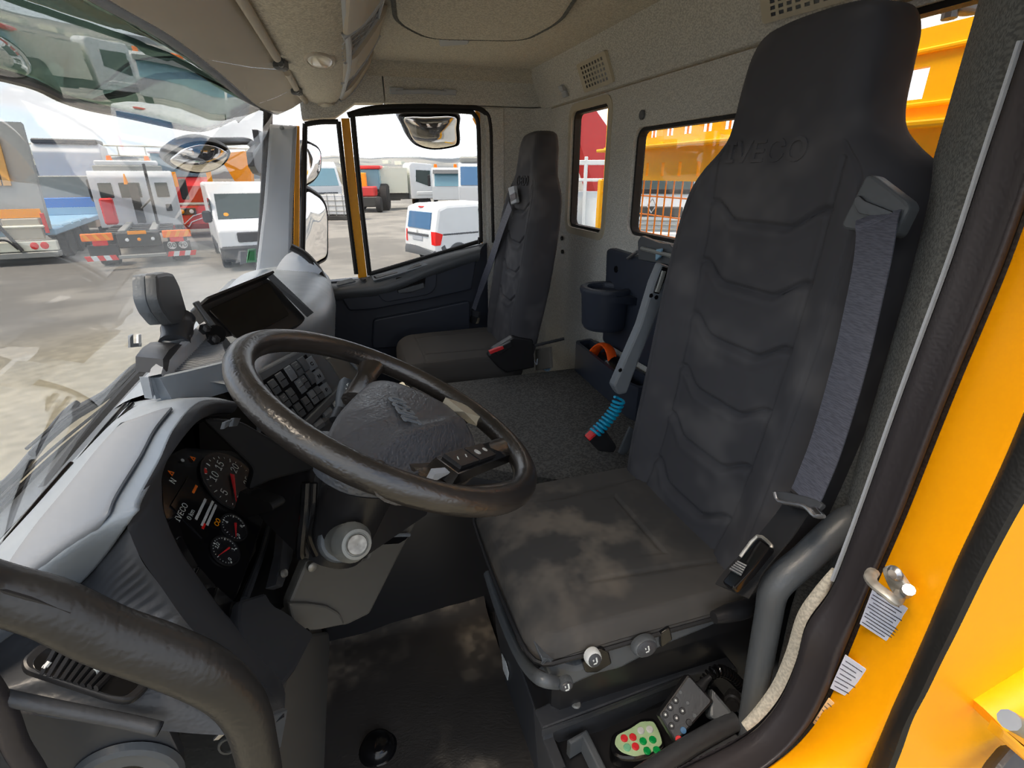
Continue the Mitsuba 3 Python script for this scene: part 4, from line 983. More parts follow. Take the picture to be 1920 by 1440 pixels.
# lower shelf of the console with more switches
add('divider_bar', plate(raised([(-0.225,0.15,0.674),(-0.12,0.047,0.729),(-0.117,0.038,0.718),(-0.131,0.05,0.707),(-0.219,0.135,0.66)], SN, 0.012), 0.02, 0.003, 0.003, back=-SN), 'mid_plastic', 30, cn_)
for a, b, m in (((-0.175,0.088,0.675), 0, 'grey_plastic'), ((-0.149,0.064,0.69), 0, 'pale_print'), ((-0.199,0.11,0.66), 0, 'grey_plastic'), ((-0.187,0.097,0.661), 0, 'mid_plastic'), ((-0.212,0.125,0.655), 0, 'mid_plastic'), ((-0.137,0.051,0.695), 0, 'grey_plastic')):
    rock(raised(a, SN, 0.004), 0.028, 0.022, False, m)
lowc = [(-0.18, 0.30, 0.80), (-0.10, 0.06, 0.77), (0.05, 0.04, 0.70), (0.05, 0.36, 0.80), (-0.16, 0.12, 0.52), (0.05, 0.10, 0.48), (-0.16, 0.36, 0.50), (0.05, 0.36, 0.48)]
add('body', hull([V(*p) + V(0.055, 0.045, -0.01) for p in lowc]), 'black_plastic', 20, cn_)
nk = add('cup_recess', plate(raised([(-0.116,0.074,0.791),(-0.087,0.039,0.794),(-0.07,0.006,0.769),(-0.081,0,0.731),(-0.104,0.021,0.714),(-0.12,0.047,0.729)], SN, 0.004), 0.01, 0.003, 0.004, back=-SN), 'brown_plastic', 30, cn_)
for i in range(6):
    a, b = V(*(-0.088,0.039,0.792)), V(*(-0.083,0.011,0.748))
    c = a * (1 - i / 6) + b * (i / 6)
    add('vent_slat', put(cbox((-0.02, -0.0018, 0), (0.02, 0.0018, 0.006), 0.0008), fr(raised(c, SN, 0.006), rv, ru)), 'grey_plastic', 30, cn_)

# passenger side of the dashboard
cols = []
for x, s in ((-0.36, 0.0), (-0.2, 0.0), (0.0, 0.2), (0.15, 0.6), (0.30, 0.9), (0.5, 1.0), (0.72, 1.0), (0.93, 1.0)):
    bow = 0.05 * max(0, x - 0.3) ** 2
    yb = 0.20 * (1 - s) + (0.055 + bow) * s
    zt = 0.855 if s < 0.5 else 0.85
    cols.append([(x, 0.43, 0.81), (x, 0.39, 0.832), (x, 0.30, 0.850), (x, yb + 0.09, zt), (x, yb + 0.03, zt - 0.02), (x, yb, zt - 0.065), (x, yb + 0.005, zt - 0.12), (x, yb + 0.03, zt - 0.25), (x, yb + 0.10, zt - 0.42)])
add('passenger_top', sheet(smooth_rows(cols, 5, 5)), 'dash_skin_sheen', True, db)
add('passenger_seam', tube([(0.766,0.17,0.722),(0.924,0.13,0.685),(1.278,0.1,0.572),(1.813,0.075,0.368),(1.831,0.06,0.285)], 0.0028, 6, 6), 'gloss_black', 40, db)
add('shelf_edge', tube([(0.8,0.197,0.942),(0.8,0.162,0.921),(0.8,0.137,0.894),(0.8,0.109,0.848),(0.8,0.089,0.79),(0.8,0.079,0.768)], 0.014, 8, 6), 'black_plastic', 40, db)
add('corner_cover', sheet(smooth_rows([[(0.86,0.286,0.812),(0.86,0.262,0.862),(0.86,0.227,0.902),(0.86,0.199,0.917)], [(0.8,0.222,0.777),(0.8,0.2,0.838),(0.8,0.174,0.884),(0.8,0.145,0.906)], [(0.78,0.154,0.771),(0.78,0.129,0.807),(0.78,0.11,0.837),(0.78,0.096,0.85)]], 5, 5)), 'trim_light', True, db)

# screen on a bracket
mo = thing('monitor', 'black flat monitor with a deep sunshade on a bracket over the dashboard', 'monitor')
MN = unit((-0.45, -0.70, 0.55)); MP = (0.0, 0.24, 0.90)
ms = np.array([(-0.074,0.309,0.927),(0.125,0.195,0.945),(0.091,0.144,0.852),(-0.086,0.249,0.842),(-0.104,0.26,0.841)])
mb = np.array([(-0.079,0.321,0.938),(-0.063,0.313,0.941),(0.126,0.204,0.957),(0.136,0.186,0.943),(0.12,0.115,0.84),(0.087,0.129,0.83),(-0.084,0.237,0.827),(-0.122,0.258,0.823)])
add('housing', plate(mb - MN * 0.012, 0.030, 0.004, 0.012, back=-MN), 'black_plastic', 30, mo)
add('screen', plate([(-0.077,0.305,0.919),(0.11,0.2,0.939),(0.073,0.16,0.858),(-0.092,0.255,0.844)] , 0.004, 0.0008, 0.004, back=-MN), 'gloss_black', 30, mo)
rim = np.array([(-0.078,0.319,0.937),(0.128,0.2,0.955),(0.12,0.115,0.84)])
add('sunshade', hull([rim[1] - MN * 0.01, rim[2] - MN * 0.01, rim[1] + MN * 0.012, rim[2] + MN * 0.018, rim[1] + (rim[0] - rim[1]) * 0.05, rim[2] + (rim[0] - rim[1]) * 0.05]), 'black_plastic', False, mo)
add('sunshade', plate([rim[0] - MN * 0.01, rim[0] + MN * 0.022, rim[1] + MN * 0.022, rim[1] - MN * 0.01], 0.006, 0.002, 0.004, back=V(0, 0, -1)), 'black_plastic', 30, mo)
add('bracket', plate([(-0.157,0.312,0.954),(-0.149,0.302,0.956),(-0.152,0.299,0.942),(-0.157,0.248,0.836),(-0.185,0.269,0.801),(-0.19,0.286,0.817),(-0.186,0.291,0.838),(-0.173,0.28,0.853),(-0.163,0.288,0.895)], 0.010, 0.003, 0.004, back=(0.8, 0.5, -0.3)), 'mid_plastic', 30, mo)
for p in ((-0.171,0.302,0.898), (-0.172,0.29,0.874)):
    c = V(*p)
    add('star_knob', put(lathe([(0, 0.022), (0.008, 0.021), (0.012, 0.014), (0.012, 0.006), (0.006, 0.004), (0.005, 0), (0, 0)], 6), axis_m(c, (-0.8, -0.5, 0.3))), 'black_plastic', False, mo)
add('swivel', put(lathe([(0, 0.005), (0.018, 0.005), (0.020, 0), (0, 0)], 24), axis_m((-0.163,0.283,0.884), (-0.8, -0.5, 0.3))), 'gloss_black', 40, mo)

# ribbed storage tray on the dash
tr = thing('dash_tray', 'grey triangular storage tray with a raised wall on the dashboard', 'tray')
lipo = np.array([(-0.429,0.331,0.893),(-0.385,0.339,0.893),(-0.265,0.331,0.893),(-0.111,0.325,0.893),(-0.048,0.317,0.893)])
lipi = lipo + V(0.02, -0.012, -0.004)
add('wall', sheet([[p - V(0.0, -0.003, 0.04) for p in lipo], lipo, lipi, [p - V(-0.004, 0.004, 0.03) for p in lipi]]), 'trim_light', 30, tr)
fr0 = np.array([(-0.405,0.34,0.885),(-0.416,0.32,0.885),(-0.384,0.289,0.88),(-0.327,0.241,0.872),(-0.307,0.227,0.87)])
add('front_wall', sheet([[p - V(0, 0.012, 0.055) for p in fr0], fr0, [p + V(0.004, 0.014, 0.0) for p in fr0], [p + V(0.006, 0.016, -0.04) for p in fr0]]), 'dash_skin_sheen', 30, tr)
fl = np.array([(-0.339,0.334,0.866),(-0.094,0.322,0.866),(-0.158,0.277,0.866),(-0.318,0.235,0.866)])
add('floor', plate(fl, 0.006, 0.001, back=(0, 0, -1)), 'dash_rib', 30, tr)
for i in range(22):
    t = (i + 0.5) / 22
    a, b = fl[1] * (1 - t) + fl[0] * t, fl[2] * (1 - t) + fl[3] * t
    add('rib', tube([a + V(0, 0, 0.001), b + V(0, 0, 0.001)], 0.0016, 5, 1), 'dash_rib', False, tr)
# pod on a ribbed neck
po = thing('sensor_pod', 'grey two tone plastic pod on a ribbed neck in front of the windscreen', 'sensor pod')
body = np.array([(-0.271,0.33,1.033),(-0.214,0.33,1.027),(-0.169,0.33,1.017),(-0.151,0.33,0.989),(-0.141,0.33,0.913),(-0.163,0.33,0.912),(-0.254,0.33,0.934),(-0.289,0.33,0.968),(-0.296,0.33,0.993)])
add('head', plate(body, 0.018, 0.008, 0.010, back=(0.55, 0.8, 0)), 'mid_plastic', 30, po)
bc_ = body.mean(0)
add('head_shell', plate(bc_ + (body - bc_) * 0.97 + V(0, 0.019, 0), 0.020, 0.008, 0.010, back=(0, 1, 0)), 'grey_plastic', 30, po)
nb = np.array([(-0.15,0.345,0.921),(-0.166,0.345,0.912),(-0.189,0.345,0.905),(-0.205,0.345,0.896),(-0.221,0.345,0.886)])
add('neck', tube(nb, [0.028, 0.026, 0.029, 0.026, 0.028], 16, 3), 'dark_plastic', 40, po)
for p in nb[1:4]:
    add('neck_ring', tube([p + 0.029 * V(math.cos(a), 0.8 * math.sin(a), 0.1 * math.cos(a)) for a in np.linspace(0, 2 * np.pi, 20)[:-1]], 0.004, 6, 1, True), 'mid_plastic', 40, po)
add('foot', hull([*(np.array([(-0.272,0.345,0.902),(-0.153,0.345,0.871),(-0.15,0.345,0.856),(-0.329,0.345,0.874),(-0.371,0.345,0.879),(-0.355,0.345,0.901),(-0.315,0.345,0.905)]) + V(0.02, 0.03, 0)), *(np.array([(-0.272,0.345,0.902),(-0.168,0.345,0.87),(-0.192,0.345,0.866),(-0.329,0.345,0.874),(-0.371,0.345,0.879),(-0.355,0.345,0.901),(-0.315,0.345,0.905)]) - V(0.01, 0.02, 0))]), 'black_plastic', 30, po)
gc = thing('glass_clip', 'tiny pale U shaped clip stuck on the windscreen left of the pod', 'clip')
add('arm', plate([(-0.264,0.4,0.921),(-0.248,0.4,0.92),(-0.262,0.4,0.899),(-0.277,0.4,0.902)], 0.004, 0.001, back=(0, 1, 0)), 'grey_plastic', 30, gc)
add('arm', plate([(-0.225,0.4,0.912),(-0.212,0.4,0.909),(-0.226,0.4,0.889),(-0.241,0.4,0.892)], 0.004, 0.001, back=(0, 1, 0)), 'white_plastic', 30, gc)
add('base', plate([(-0.272,0.4,0.908),(-0.221,0.4,0.894),(-0.226,0.4,0.888),(-0.277,0.4,0.902)], 0.004, 0.001, back=(0, 1, 0)), 'grey_plastic', 30, gc)

# door frame grab rail in front of the camera
rl = thing('entry_rail', 'thick black grab rail beside the dashboard end at the driver door', 'grab rail')
add('bar', tube([(-0.995,0.26,0.951),(-0.99,0.25,0.936),(-0.99,0.227,0.915),(-0.99,0.203,0.882),(-0.99,0.175,0.852),(-0.99,0.151,0.822),(-0.985,0.139,0.789),(-0.98,0.133,0.749),(-0.975,0.135,0.699),(-0.97,0.14,0.638),(-0.965,0.151,0.554)], [0.019, 0.019, 0.020, 0.021, 0.022, 0.022, 0.021, 0.020, 0.019, 0.019, 0.019], 18, 6), 'leather_dark', True, rl)
add('seam', tube([p + V(-0.012, -0.006, 0.014) for p in np.array([(-0.995,0.26,0.951),(-0.99,0.25,0.936),(-0.99,0.231,0.919),(-0.99,0.217,0.904)])], 0.0015, 5, 4), 'black_plastic', 40, rl)
tg = thing('key_tag', 'small silver metal tag hanging under the grab rail at the dashboard end', 'tag')
add('plate', plate([(-0.945,0.18,0.684),(-0.945,0.167,0.697),(-0.945,0.165,0.691),(-0.945,0.175,0.683)], 0.003, 0.001, back=(1, 0, 0)), 'silver', 30, tg)
add('ring', tube([V(*(-0.942,0.17,0.668)) + 0.008 * V(0.2 * math.sin(a), math.cos(a), math.sin(a)) for a in np.linspace(0, 2 * np.pi, 14)[:-1]], 0.0018, 5, 1, True), 'dark_steel', 40, tg)


# ---------------------------------------------------------------- seats
def rib_bump(p, n, uv):
    return dr.sin((p.x * 0.55 + p.z + p.y * 0.5) * 1850.0) * 0.5 + 0.5
def seat_color(p, n, uv):
    w = smoothstep(0.45, 0.8, fbm(p.x * 11, p.y * 11, p.z * 11 + 4, 3))
    return mix(lin(70, 70, 74), lin(90, 89, 91), w)
bsdf('seat_fabric', proc(seat_color), 0.85, spec=0.25, bump=rib_bump, scale=0.00035, sheen=0.3, eps=0.0004)
def cushion_color(p, n, uv):
    d = smoothstep(0.42, 0.75, fbm(p.x * 16, p.y * 16, p.z * 5 + 4, 4)) * smoothstep(0.30, 0.05, dr.sqrt((p.x + 0.62) * (p.x + 0.62) + (p.y + 0.34) * (p.y + 0.34)))
    return mix(lin(78, 76, 74), lin(138, 128, 116), d * 0.75)
bsdf('cushion_fabric', proc(cushion_color), 0.9, spec=0.25, bump=rib_bump, scale=0.0003, sheen=0.3, eps=0.0004)


def ctrl(tab, k):
    z = np.array([r[0] for r in tab])
    return np.stack([np.interp(k, z, [r[i] for r in tab]) for i in range(1, 6)], 1)


def smooth_tab(tab):
    return catmull(tab, 8)


def backrest(tab, panel, chev, dip, nx=170, groove=0.007):
    tab = smooth_tab(tab)
    z = np.concatenate([np.linspace(tab[0][0], tab[-1][0] - 0.03, 230), tab[-1][0] - 0.03 + 0.03 * np.sin(np.linspace(0.12, 1, 12) * np.pi / 2)])
    P = ctrl(tab, z)
    th = np.linspace(0, 2 * np.pi, nx, endpoint=False)
    # more samples on the front half
    th = np.where(th < np.pi, th, th)
    a = np.concatenate([np.linspace(0, np.pi, int(nx * 0.8), endpoint=False), np.linspace(np.pi, 2 * np.pi, nx - int(nx * 0.8), endpoint=False)])
    c = np.sign(np.cos(a)) * np.abs(np.cos(a)) ** 0.75
    s = np.sign(np.sin(a)) * np.abs(np.sin(a)) ** 0.45
    rings = []
    for zi, (cx, hw, yf, yb, br) in zip(z, P):
        x = hw * c
        t = np.abs(x) / max(hw, 1e-3)
        bol = br * np.clip((t - 0.45) / 0.4, 0, 1) ** 2 * (3 - 2 * np.clip((t - 0.45) / 0.4, 0, 1))
        front = yf + bol
        cw = np.interp(zi, panel[0], panel[1])
        d = 0
        xr = np.abs(x)
        if zi < panel[2]:
            d = d - groove * np.exp(-((xr - cw) / 0.0035) ** 2)
            inside = 1 / (1 + np.exp((xr - cw) / 0.003))
            q = np.clip((xr / cw - 0.42) / 0.5, 0, 1); shape = 1 - q * q * (3 - 2 * q)
            for z0 in chev:
                d = d - groove * 1.5 * inside * np.exp(-((zi - (z0 - dip * shape)) / 0.0045) ** 2)
                d = d + 0.0035 * inside * np.exp(-((zi - (z0 - dip * shape) + 0.016) / 0.010) ** 2)
        # seam that runs round the outside bolster
        so = 0.80 * hw
        if zi < panel[2] + 0.02:
            d = d - groove * 0.7 * np.exp(-((xr - so) / 0.003) ** 2)
        front = front + d * np.clip(s, 0, 1)
        ym = (yf + yb) / 2
        y = np.where(s >= 0, ym + (front - ym) * s, ym + (ym - yb) * s)
        rings.append(np.stack([cx + x, y, np.full(nx, zi)], 1))
    return skin(rings)


def cushion_mesh(cx, hw0, hw1, y0, y1, zt, zb, seams, drop=0.02):
    """hw0 at the front edge y0, hw1 at the back y1"""
    p = rpoly([(hw0, y0), (hw1, y1), (-hw1, y1), (-hw0, y0)], 0.07, 9)
    p = np.vstack([np.linspace(p[i], p[(i + 1) % len(p)], 5)[:-1] for i in range(len(p))])
    c = V(0, (y0 + y1) / 2)
    rings = []
    for s, z in ((0.94, zb), (0.99, zb + 0.012), (1.0, zb + 0.03), (1.0, zt - 0.035), (0.992, zt - 0.018), (0.97, zt - 0.006), (0.945, zt - 0.001)):
        q = c + (p - c) * s
        rings.append(np.c_[q[:, 0] + cx, q[:, 1], np.full(len(q), z)])
    for s in np.linspace(0.93, 0.02, 60):
        q = c + (p - c) * s
        z = zt + 0.010 * (1 - s ** 2)
        x_, y_ = q[:, 0], q[:, 1]
        for (ax, ay), (bx, by) in seams:
            a, b = V(ax, ay), V(bx, by); d = b - a; L = d @ d
            t = np.clip(((x_ - ax) * d[0] + (y_ - ay) * d[1]) / L, 0, 1)
            dist = np.hypot(x_ - ax - t * d[0], y_ - ay - t * d[1])
            z = z - 0.004 * np.exp(-(dist / 0.004) ** 2)
        rings.append(np.c_[q[:, 0] + cx, q[:, 1], z])
    r = np.array(rings)
    t = np.clip((r[..., 1] - (y0 - 0.10)) / 0.10, 0, 1)
    r[..., 2] -= drop * t * t * (r[..., 2] > zb + 0.02)
    return skin(r)


ds = thing('driver_seat', 'tall black fabric driver seat with built in headrest and chevron seams nearest the camera', 'seat')
dtab = [(0.47, -.600, .185, -.575, -.73, .0), (0.52, -.605, .215, -.585, -.75, .02), (0.60, -.612, .232, -.610, -.78, .045), (0.72, -.613, .238, -.635, -.80, .055),
        (0.86, -.612, .242, -.655, -.815, .055), (1.00, -.608, .245, -.672, -.828, .05), (1.10, -.602, .243, -.684, -.834, .04), (1.165, -.597, .232, -.690, -.838, .028),
        (1.205, -.592, .208, -.695, -.84, .016), (1.235, -.586, .172, -.699, -.84, .008), (1.262, -.582, .146, -.702, -.84, .006), (1.295, -.580, .136, -.705, -.84, .008),
        (1.345, -.580, .132, -.710, -.84, .008), (1.390, -.580, .127, -.716, -.84, .006), (1.418, -.580, .112, -.724, -.836, .003), (1.430, -.580, .085, -.738, -.83, .0), (1.436, -.580, .05, -.755, -.815, .0)]
add('backrest', backrest(dtab, ((0.5, 0.9, 1.2), (0.118, 0.130, 0.138), 1.225), (1.150, 1.040, 0.935, 0.825, 0.717, 0.61), 0.032), 'seat_fabric', True, ds)
tmesh = meshkit.text_mesh('IVECO', 0.034, 0.006, True); b = tmesh.bounds
tmesh.apply_translation([-(b[0][0] + b[1][0]) / 2, -(b[0][1] + b[1][1]) / 2, 0])
tmesh.apply_scale([1.25, 1, 1])
add('lettering', put(tmesh, fr((-0.565, -0.7030, 1.235), (-1, 0, 0), (0, -0.12, 1))), 'seat_fabric', 30, f'{ds}__backrest')
add('cushion', cushion_mesh(-0.61, 0.212, 0.215, -0.20, -0.66, 0.538, 0.474, [((-0.215, -0.30), (-0.12, -0.36)), ((-0.12, -0.36), (-0.15, -0.64)), ((0.215, -0.30), (0.12, -0.36)), ((0.12, -0.36), (0.15, -0.64)), ((-0.13, -0.50), (0.14, -0.50))], 0.03), 'cushion_fabric', True, ds)
add('piping', tube([(x - 0.61, y, 0.492) for x, y in [(0.215 * math.copysign(1, c_), yy) for c_, yy in ((1, -0.6), (1, -0.4), (1, -0.27))] + [(0.20, -0.21), (0.1, -0.197), (-0.1, -0.197), (-0.20, -0.21), (-0.213, -0.27), (-0.214, -0.4), (-0.215, -0.6)]], 0.004, 6, 4), 'webbing_dark', 40, ds)
# base below the cushion
add('seat_pan', cbox((-0.80, -0.68, 0.40), (-0.42, -0.225, 0.455), 0.012), 'black_plastic', 30, ds)
scv = add('side_cover', plate([(-0.822,-0.212,0.513),(-0.822,-0.28,0.467),(-0.822,-0.339,0.5),(-0.822,-0.447,0.508),(-0.822,-0.54,0.524),(-0.822,-0.638,0.546),(-0.822,-0.653,0.497),(-0.822,-0.529,0.464),(-0.822,-0.439,0.451),(-0.822,-0.36,0.427),(-0.822,-0.315,0.431),(-0.822,-0.266,0.421),(-0.822,-0.235,0.436)], 0.05, 0.012, 0.01, back=(1, 0, 0)), 'mid_plastic', 30, ds)
add('front_edge', plate([(-0.364,-0.236,0.416),(-0.438,-0.236,0.433),(-0.762,-0.236,0.444),(-0.83,-0.236,0.445),(-0.736,-0.236,0.326),(-0.587,-0.236,0.284),(-0.462,-0.236,0.299),(-0.394,-0.236,0.352)], 0.02, 0.005, 0.006, back=(0, -1, 0)), 'gloss_black', 30, ds)
add('front_tube', tube([(-0.539,-0.205,0.43),(-0.636,-0.205,0.418),(-0.729,-0.205,0.43),(-0.803,-0.205,0.463),(-0.859,-0.205,0.511),(-0.83,-0.24,0.456)], 0.010, 10, 5), 'mid_plastic', 40, ds)
def seat_button(px, r, sx, mat, nm):
    c = V(*px); m = axis_m(c, (-0.95, 0.1, 0.35)); m[:3, 0] = unit(V(0, -1, 0.1)); m[:3, 1] = np.cross(m[:3, 2], m[:3, 0])
    k = add(nm, put(lathe([(0, 0.010), (0.7, 0.010), (0.9, 0.007), (1.0, 0.0), (1.0, -0.006), (0, -0.006)], 28), m @ np.diag([r * sx, r, 1, 1])), mat, 40, ds)
    f = add('face', put(lathe([(0, 0.012), (0.6, 0.0115), (0.78, 0.0095), (0.78, 0.006), (0, 0.006)], 28), m @ np.diag([r * sx, r, 1, 1])), 'dark_plastic', 40, k)
    add('symbol', put(cat([move(cbox((-0.004, -0.002, 0), (0.002, 0.0, 0.001), .0003), 0, -0.002, 0.012), move(cbox((0.001, -0.002, 0), (0.0035, 0.006, 0.001), .0003), 0, 0, 0.012), move(cbox((-0.004, 0.001, 0), (-0.002, 0.004, 0.001), .0003), 0, 0, 0.012)]), m), 'pale_print', False, k)
seat_button((-0.838,-0.295,0.501), 0.0135, 1.0, 'white_plastic', 'button')
seat_button((-0.838,-0.387,0.493), 0.0165, 1.35, 'mid_plastic', 'button')
seat_button((-0.846,-0.246,0.473), 0.0095, 1.3, 'mid_plastic', 'button')
add('button_well', plate([(-0.828,-0.283,0.483),(-0.828,-0.315,0.502),(-0.828,-0.329,0.489),(-0.828,-0.337,0.459),(-0.828,-0.311,0.448),(-0.828,-0.29,0.456)], 0.01, 0.002, 0.004, back=(1, 0, 0)), 'gloss_black', 30, ds)
add('button_well', plate([(-0.828,-0.423,0.497),(-0.828,-0.44,0.505),(-0.828,-0.45,0.473),(-0.828,-0.429,0.461)], 0.01, 0.002, 0.004, back=(1, 0, 0)), 'gloss_black', 30, ds)
add('lever', tube([(-0.85,-0.505,0.528),(-0.85,-0.533,0.528),(-0.85,-0.57,0.528),(-0.84,-0.612,0.527)], [0.010, 0.014, 0.015, 0.012], 14, 5), 'black_plastic', 40, ds)
add('pedestal', cat([cbox((-0.772, -0.86, -0.003), (-0.43, -0.262, 0.40), 0.012)]), 'black_plastic', 30, ds)
add('pedestal_front', plate([(-0.348,-0.258,0.288),(-0.429,-0.258,0.245),(-0.537,-0.258,0.204),(-0.681,-0.258,0.189),(-0.728,-0.258,0.021),(-0.602,-0.258,-0.191),(-0.493,-0.258,0.009),(-0.4,-0.258,0.109)], 0.01, 0.003, back=(0, -1, 0)), 'dark_plastic', 30, ds)
add('tag', plate([(-0.461,-0.254,0.093),(-0.494,-0.254,0.105),(-0.52,-0.254,0.096),(-0.511,-0.254,0.06),(-0.474,-0.254,0.054)], 0.002, 0.0005, back=(0, -1, 0)), 'white_plastic', 30, ds)
# side cover rail towards the engine cover with the buckle lock at its head
ar = thing('seat_side_rail', 'grey plastic rail with a slotted head leaning along the far side of the driver seat', 'seat rail')
add('rail', plate([(-0.345,-0.669,1.014),(-0.345,-0.695,1.005),(-0.345,-0.704,0.981),(-0.345,-0.628,0.755),(-0.345,-0.613,0.704),(-0.345,-0.59,0.702),(-0.345,-0.573,0.728),(-0.345,-0.63,0.874),(-0.345,-0.653,0.972)], 0.022, 0.006, 0.006, back=(1, 0, 0)), 'grey_plastic', 30, ar)
add('slot', plate([(-0.348,-0.672,1.007),(-0.348,-0.686,1.003),(-0.348,-0.686,0.992),(-0.348,-0.67,0.945),(-0.348,-0.656,0.949),(-0.348,-0.659,0.965)], 0.004, 0.001, 0.002, back=(1, 0, 0)), 'gloss_black', 30, ar)
add('tongue', tube([(-0.352,-0.673,0.998),(-0.352,-0.667,0.972),(-0.352,-0.661,0.951)], 0.006, 8, 3, flat=0.6), 'steel_grey', 40, ar)
for p in ((-0.347,-0.65,0.943), (-0.347,-0.664,0.938), (-0.347,-0.587,0.769)):
    add('hole', put(lathe([(0, 0.001), (0.0045, 0.001), (0.005, 0), (0, 0)], 12), axis_m(p, (-1, 0, 0))), 'gloss_black', 30, ar)

# driver seat belt
sb = thing('driver_seat_belt', 'dark grey seat belt running from the backrest slot down to the driver seat cushion', 'seat belt')
bz = np.array([(-0.786,-0.676,1.198),(-0.798,-0.675,1.198),(-0.861,-0.664,1.168),(-0.867,-0.663,1.161),(-0.862,-0.66,1.129),(-0.857,-0.66,1.125),(-0.777,-0.67,1.127),(-0.771,-0.671,1.134)])
add('bezel', plate(bz, 0.016, 0.004, 0.006, back=(0, -1, 0)), 'mid_plastic', 30, sb)
add('slot', plate(np.array([(-0.784,-0.673,1.168),(-0.789,-0.673,1.173),(-0.802,-0.671,1.166),(-0.85,-0.664,1.155),(-0.855,-0.663,1.146),(-0.799,-0.67,1.15),(-0.787,-0.672,1.16)]) + V(0.0, 0.004, 0), 0.003, 0.0005, 0.003, back=(0, -1, 0)), 'gloss_black', 30, sb)
bpath = [(-0.825,-0.669,1.153),(-0.841,-0.65,1.14),(-0.862,-0.63,1.104),(-0.877,-0.615,1.054),(-0.892,-0.6,0.968),(-0.897,-0.59,0.863),(-0.896,-0.582,0.8),(-0.895,-0.578,0.774)]
add('webbing', ribbon(bpath, (-1, 0.12, 0.12), 0.052, 0.0018, 8), 'webbing', 30, sb)
tq = [(-0.844,-0.575,0.753),(-0.863,-0.575,0.768),(-0.916,-0.578,0.787),(-0.928,-0.575,0.788),(-0.926,-0.565,0.774),(-0.902,-0.565,0.768),(-0.869,-0.565,0.753)]
add('tongue', plate(tq, 0.006, 0.002, 0.004, back=(0, -1, -0.3)), 'dark_plastic', 30, sb)
add('tongue_edge', tube([(-0.856,-0.565,0.763),(-0.867,-0.565,0.754),(-0.9,-0.565,0.77),(-0.912,-0.565,0.773),(-0.927,-0.565,0.77),(-0.94,-0.565,0.779)], 0.0028, 8, 3), 'silver', 40, sb)
add('tongue_plate', plate([(-0.908,-0.566,0.772),(-0.923,-0.566,0.782),(-0.938,-0.566,0.779),(-0.927,-0.566,0.768)], 0.003, 0.001, back=(0, -1, -0.3)), 'chrome', 30, sb)
add('lap_webbing', ribbon([(-0.884,-0.585,0.761),(-0.881,-0.57,0.72),(-0.874,-0.55,0.675),(-0.874,-0.525,0.643),(-0.888,-0.49,0.624)], (-0.9, 0.4, -0.1), 0.055, 0.002, 6), 'webbing_dark', 30, sb)
bk = plate([(-0.876,-0.53,0.705),(-0.902,-0.53,0.708),(-0.907,-0.495,0.676),(-0.907,-0.47,0.65),(-0.885,-0.47,0.644),(-0.88,-0.5,0.673)], 0.012, 0.003, 0.006, back=(0.4, -0.7, -0.6))
add('buckle', bk, 'gloss_black', 30, sb)
add('buckle_edge', tube([(-0.884,-0.497,0.683),(-0.878,-0.527,0.708),(-0.902,-0.527,0.713),(-0.907,-0.525,0.711)], 0.0025, 6, 3), 'zinc', 40, sb)
for i in range(5):
    t = i / 4
    a, b = V(*(-0.888,-0.478,0.67)), V(*(-0.904,-0.485,0.67))
    add('grip_rib', tube([a + V(0.0, 0, -0.0) + (V(*(-0.887,-0.49,0.679)) - a) * t, b + (V(*(-0.898,-0.497,0.678)) - b) * t], 0.0018, 5, 1), 'mid_plastic', 30, sb)

# teal coiled cord with its buckle
tc = thing('coiled_cord', 'bright teal coiled cord running from the grey rail to a buckle beside the driver seat', 'coiled cord')
add('coil', coil([(-0.31,-0.614,0.675),(-0.31,-0.602,0.644),(-0.31,-0.575,0.611),(-0.31,-0.551,0.589)], 0.0135, 0.0036, 10), 'teal_cord', 40, tc)
bu = thing('seat_buckle', 'black seat belt buckle with a red push button standing beside the driver seat cushion', 'buckle')
add('body', plate([(-0.3,-0.539,0.564),(-0.3,-0.566,0.59),(-0.3,-0.584,0.591),(-0.3,-0.626,0.53),(-0.3,-0.618,0.512),(-0.3,-0.575,0.523)], 0.03, 0.006, 0.006, back=(1, 0, 0)), 'black_plastic', 30, bu)
add('push_button', plate([(-0.304,-0.535,0.571),(-0.304,-0.567,0.597),(-0.304,-0.578,0.592),(-0.304,-0.542,0.562)], 0.02, 0.003, 0.003, back=(1, 0, 0)), 'red_button', 30, bu)
add('strap', plate([(-0.33,-0.613,0.53),(-0.33,-0.64,0.603),(-0.33,-0.654,0.591),(-0.33,-0.653,0.542),(-0.33,-0.63,0.519)], 0.006, 0.002, 0.004, back=(1, 0, 0)), 'mid_plastic', 30, bu)
add('anchor', plate([(-0.345,-0.63,0.527),(-0.345,-0.655,0.585),(-0.345,-0.693,0.524)], 0.006, 0.002, 0.004, back=(1, 0, 0)), 'dark_steel', 30, bu)

# passenger seat
ps = thing('passenger_seat', 'slim black fabric passenger seat with built in headrest by the far door', 'seat')
ptab = [(0.50, .60, .17, -.545, -.65, .0), (0.55, .60, .19, -.555, -.67, .015), (0.66, .595, .200, -.575, -.69, .03), (0.80, .585, .205, -.600, -.715, .035), (0.95, .575, .205, -.620, -.735, .035),
        (1.05, .568, .200, -.632, -.745, .03), (1.12, .563, .185, -.640, -.75, .02), (1.165, .56, .150, -.645, -.752, .012), (1.195, .558, .122, -.648, -.753, .008), (1.23, .557, .112, -.652, -.755, .008),
        (1.28, .556, .106, -.657, -.757, .006), (1.318, .556, .092, -.664, -.755, .003), (1.332, .556, .07, -.675, -.75, .0), (1.338, .556, .04, -.69, -.74, .0)]
add('backrest', backrest(ptab, ((0.5, 0.9, 1.2), (0.10, 0.11, 0.115), 1.16), (1.10, 0.985, 0.875, 0.765), 0.03, 120), 'seat_fabric', True, ps)
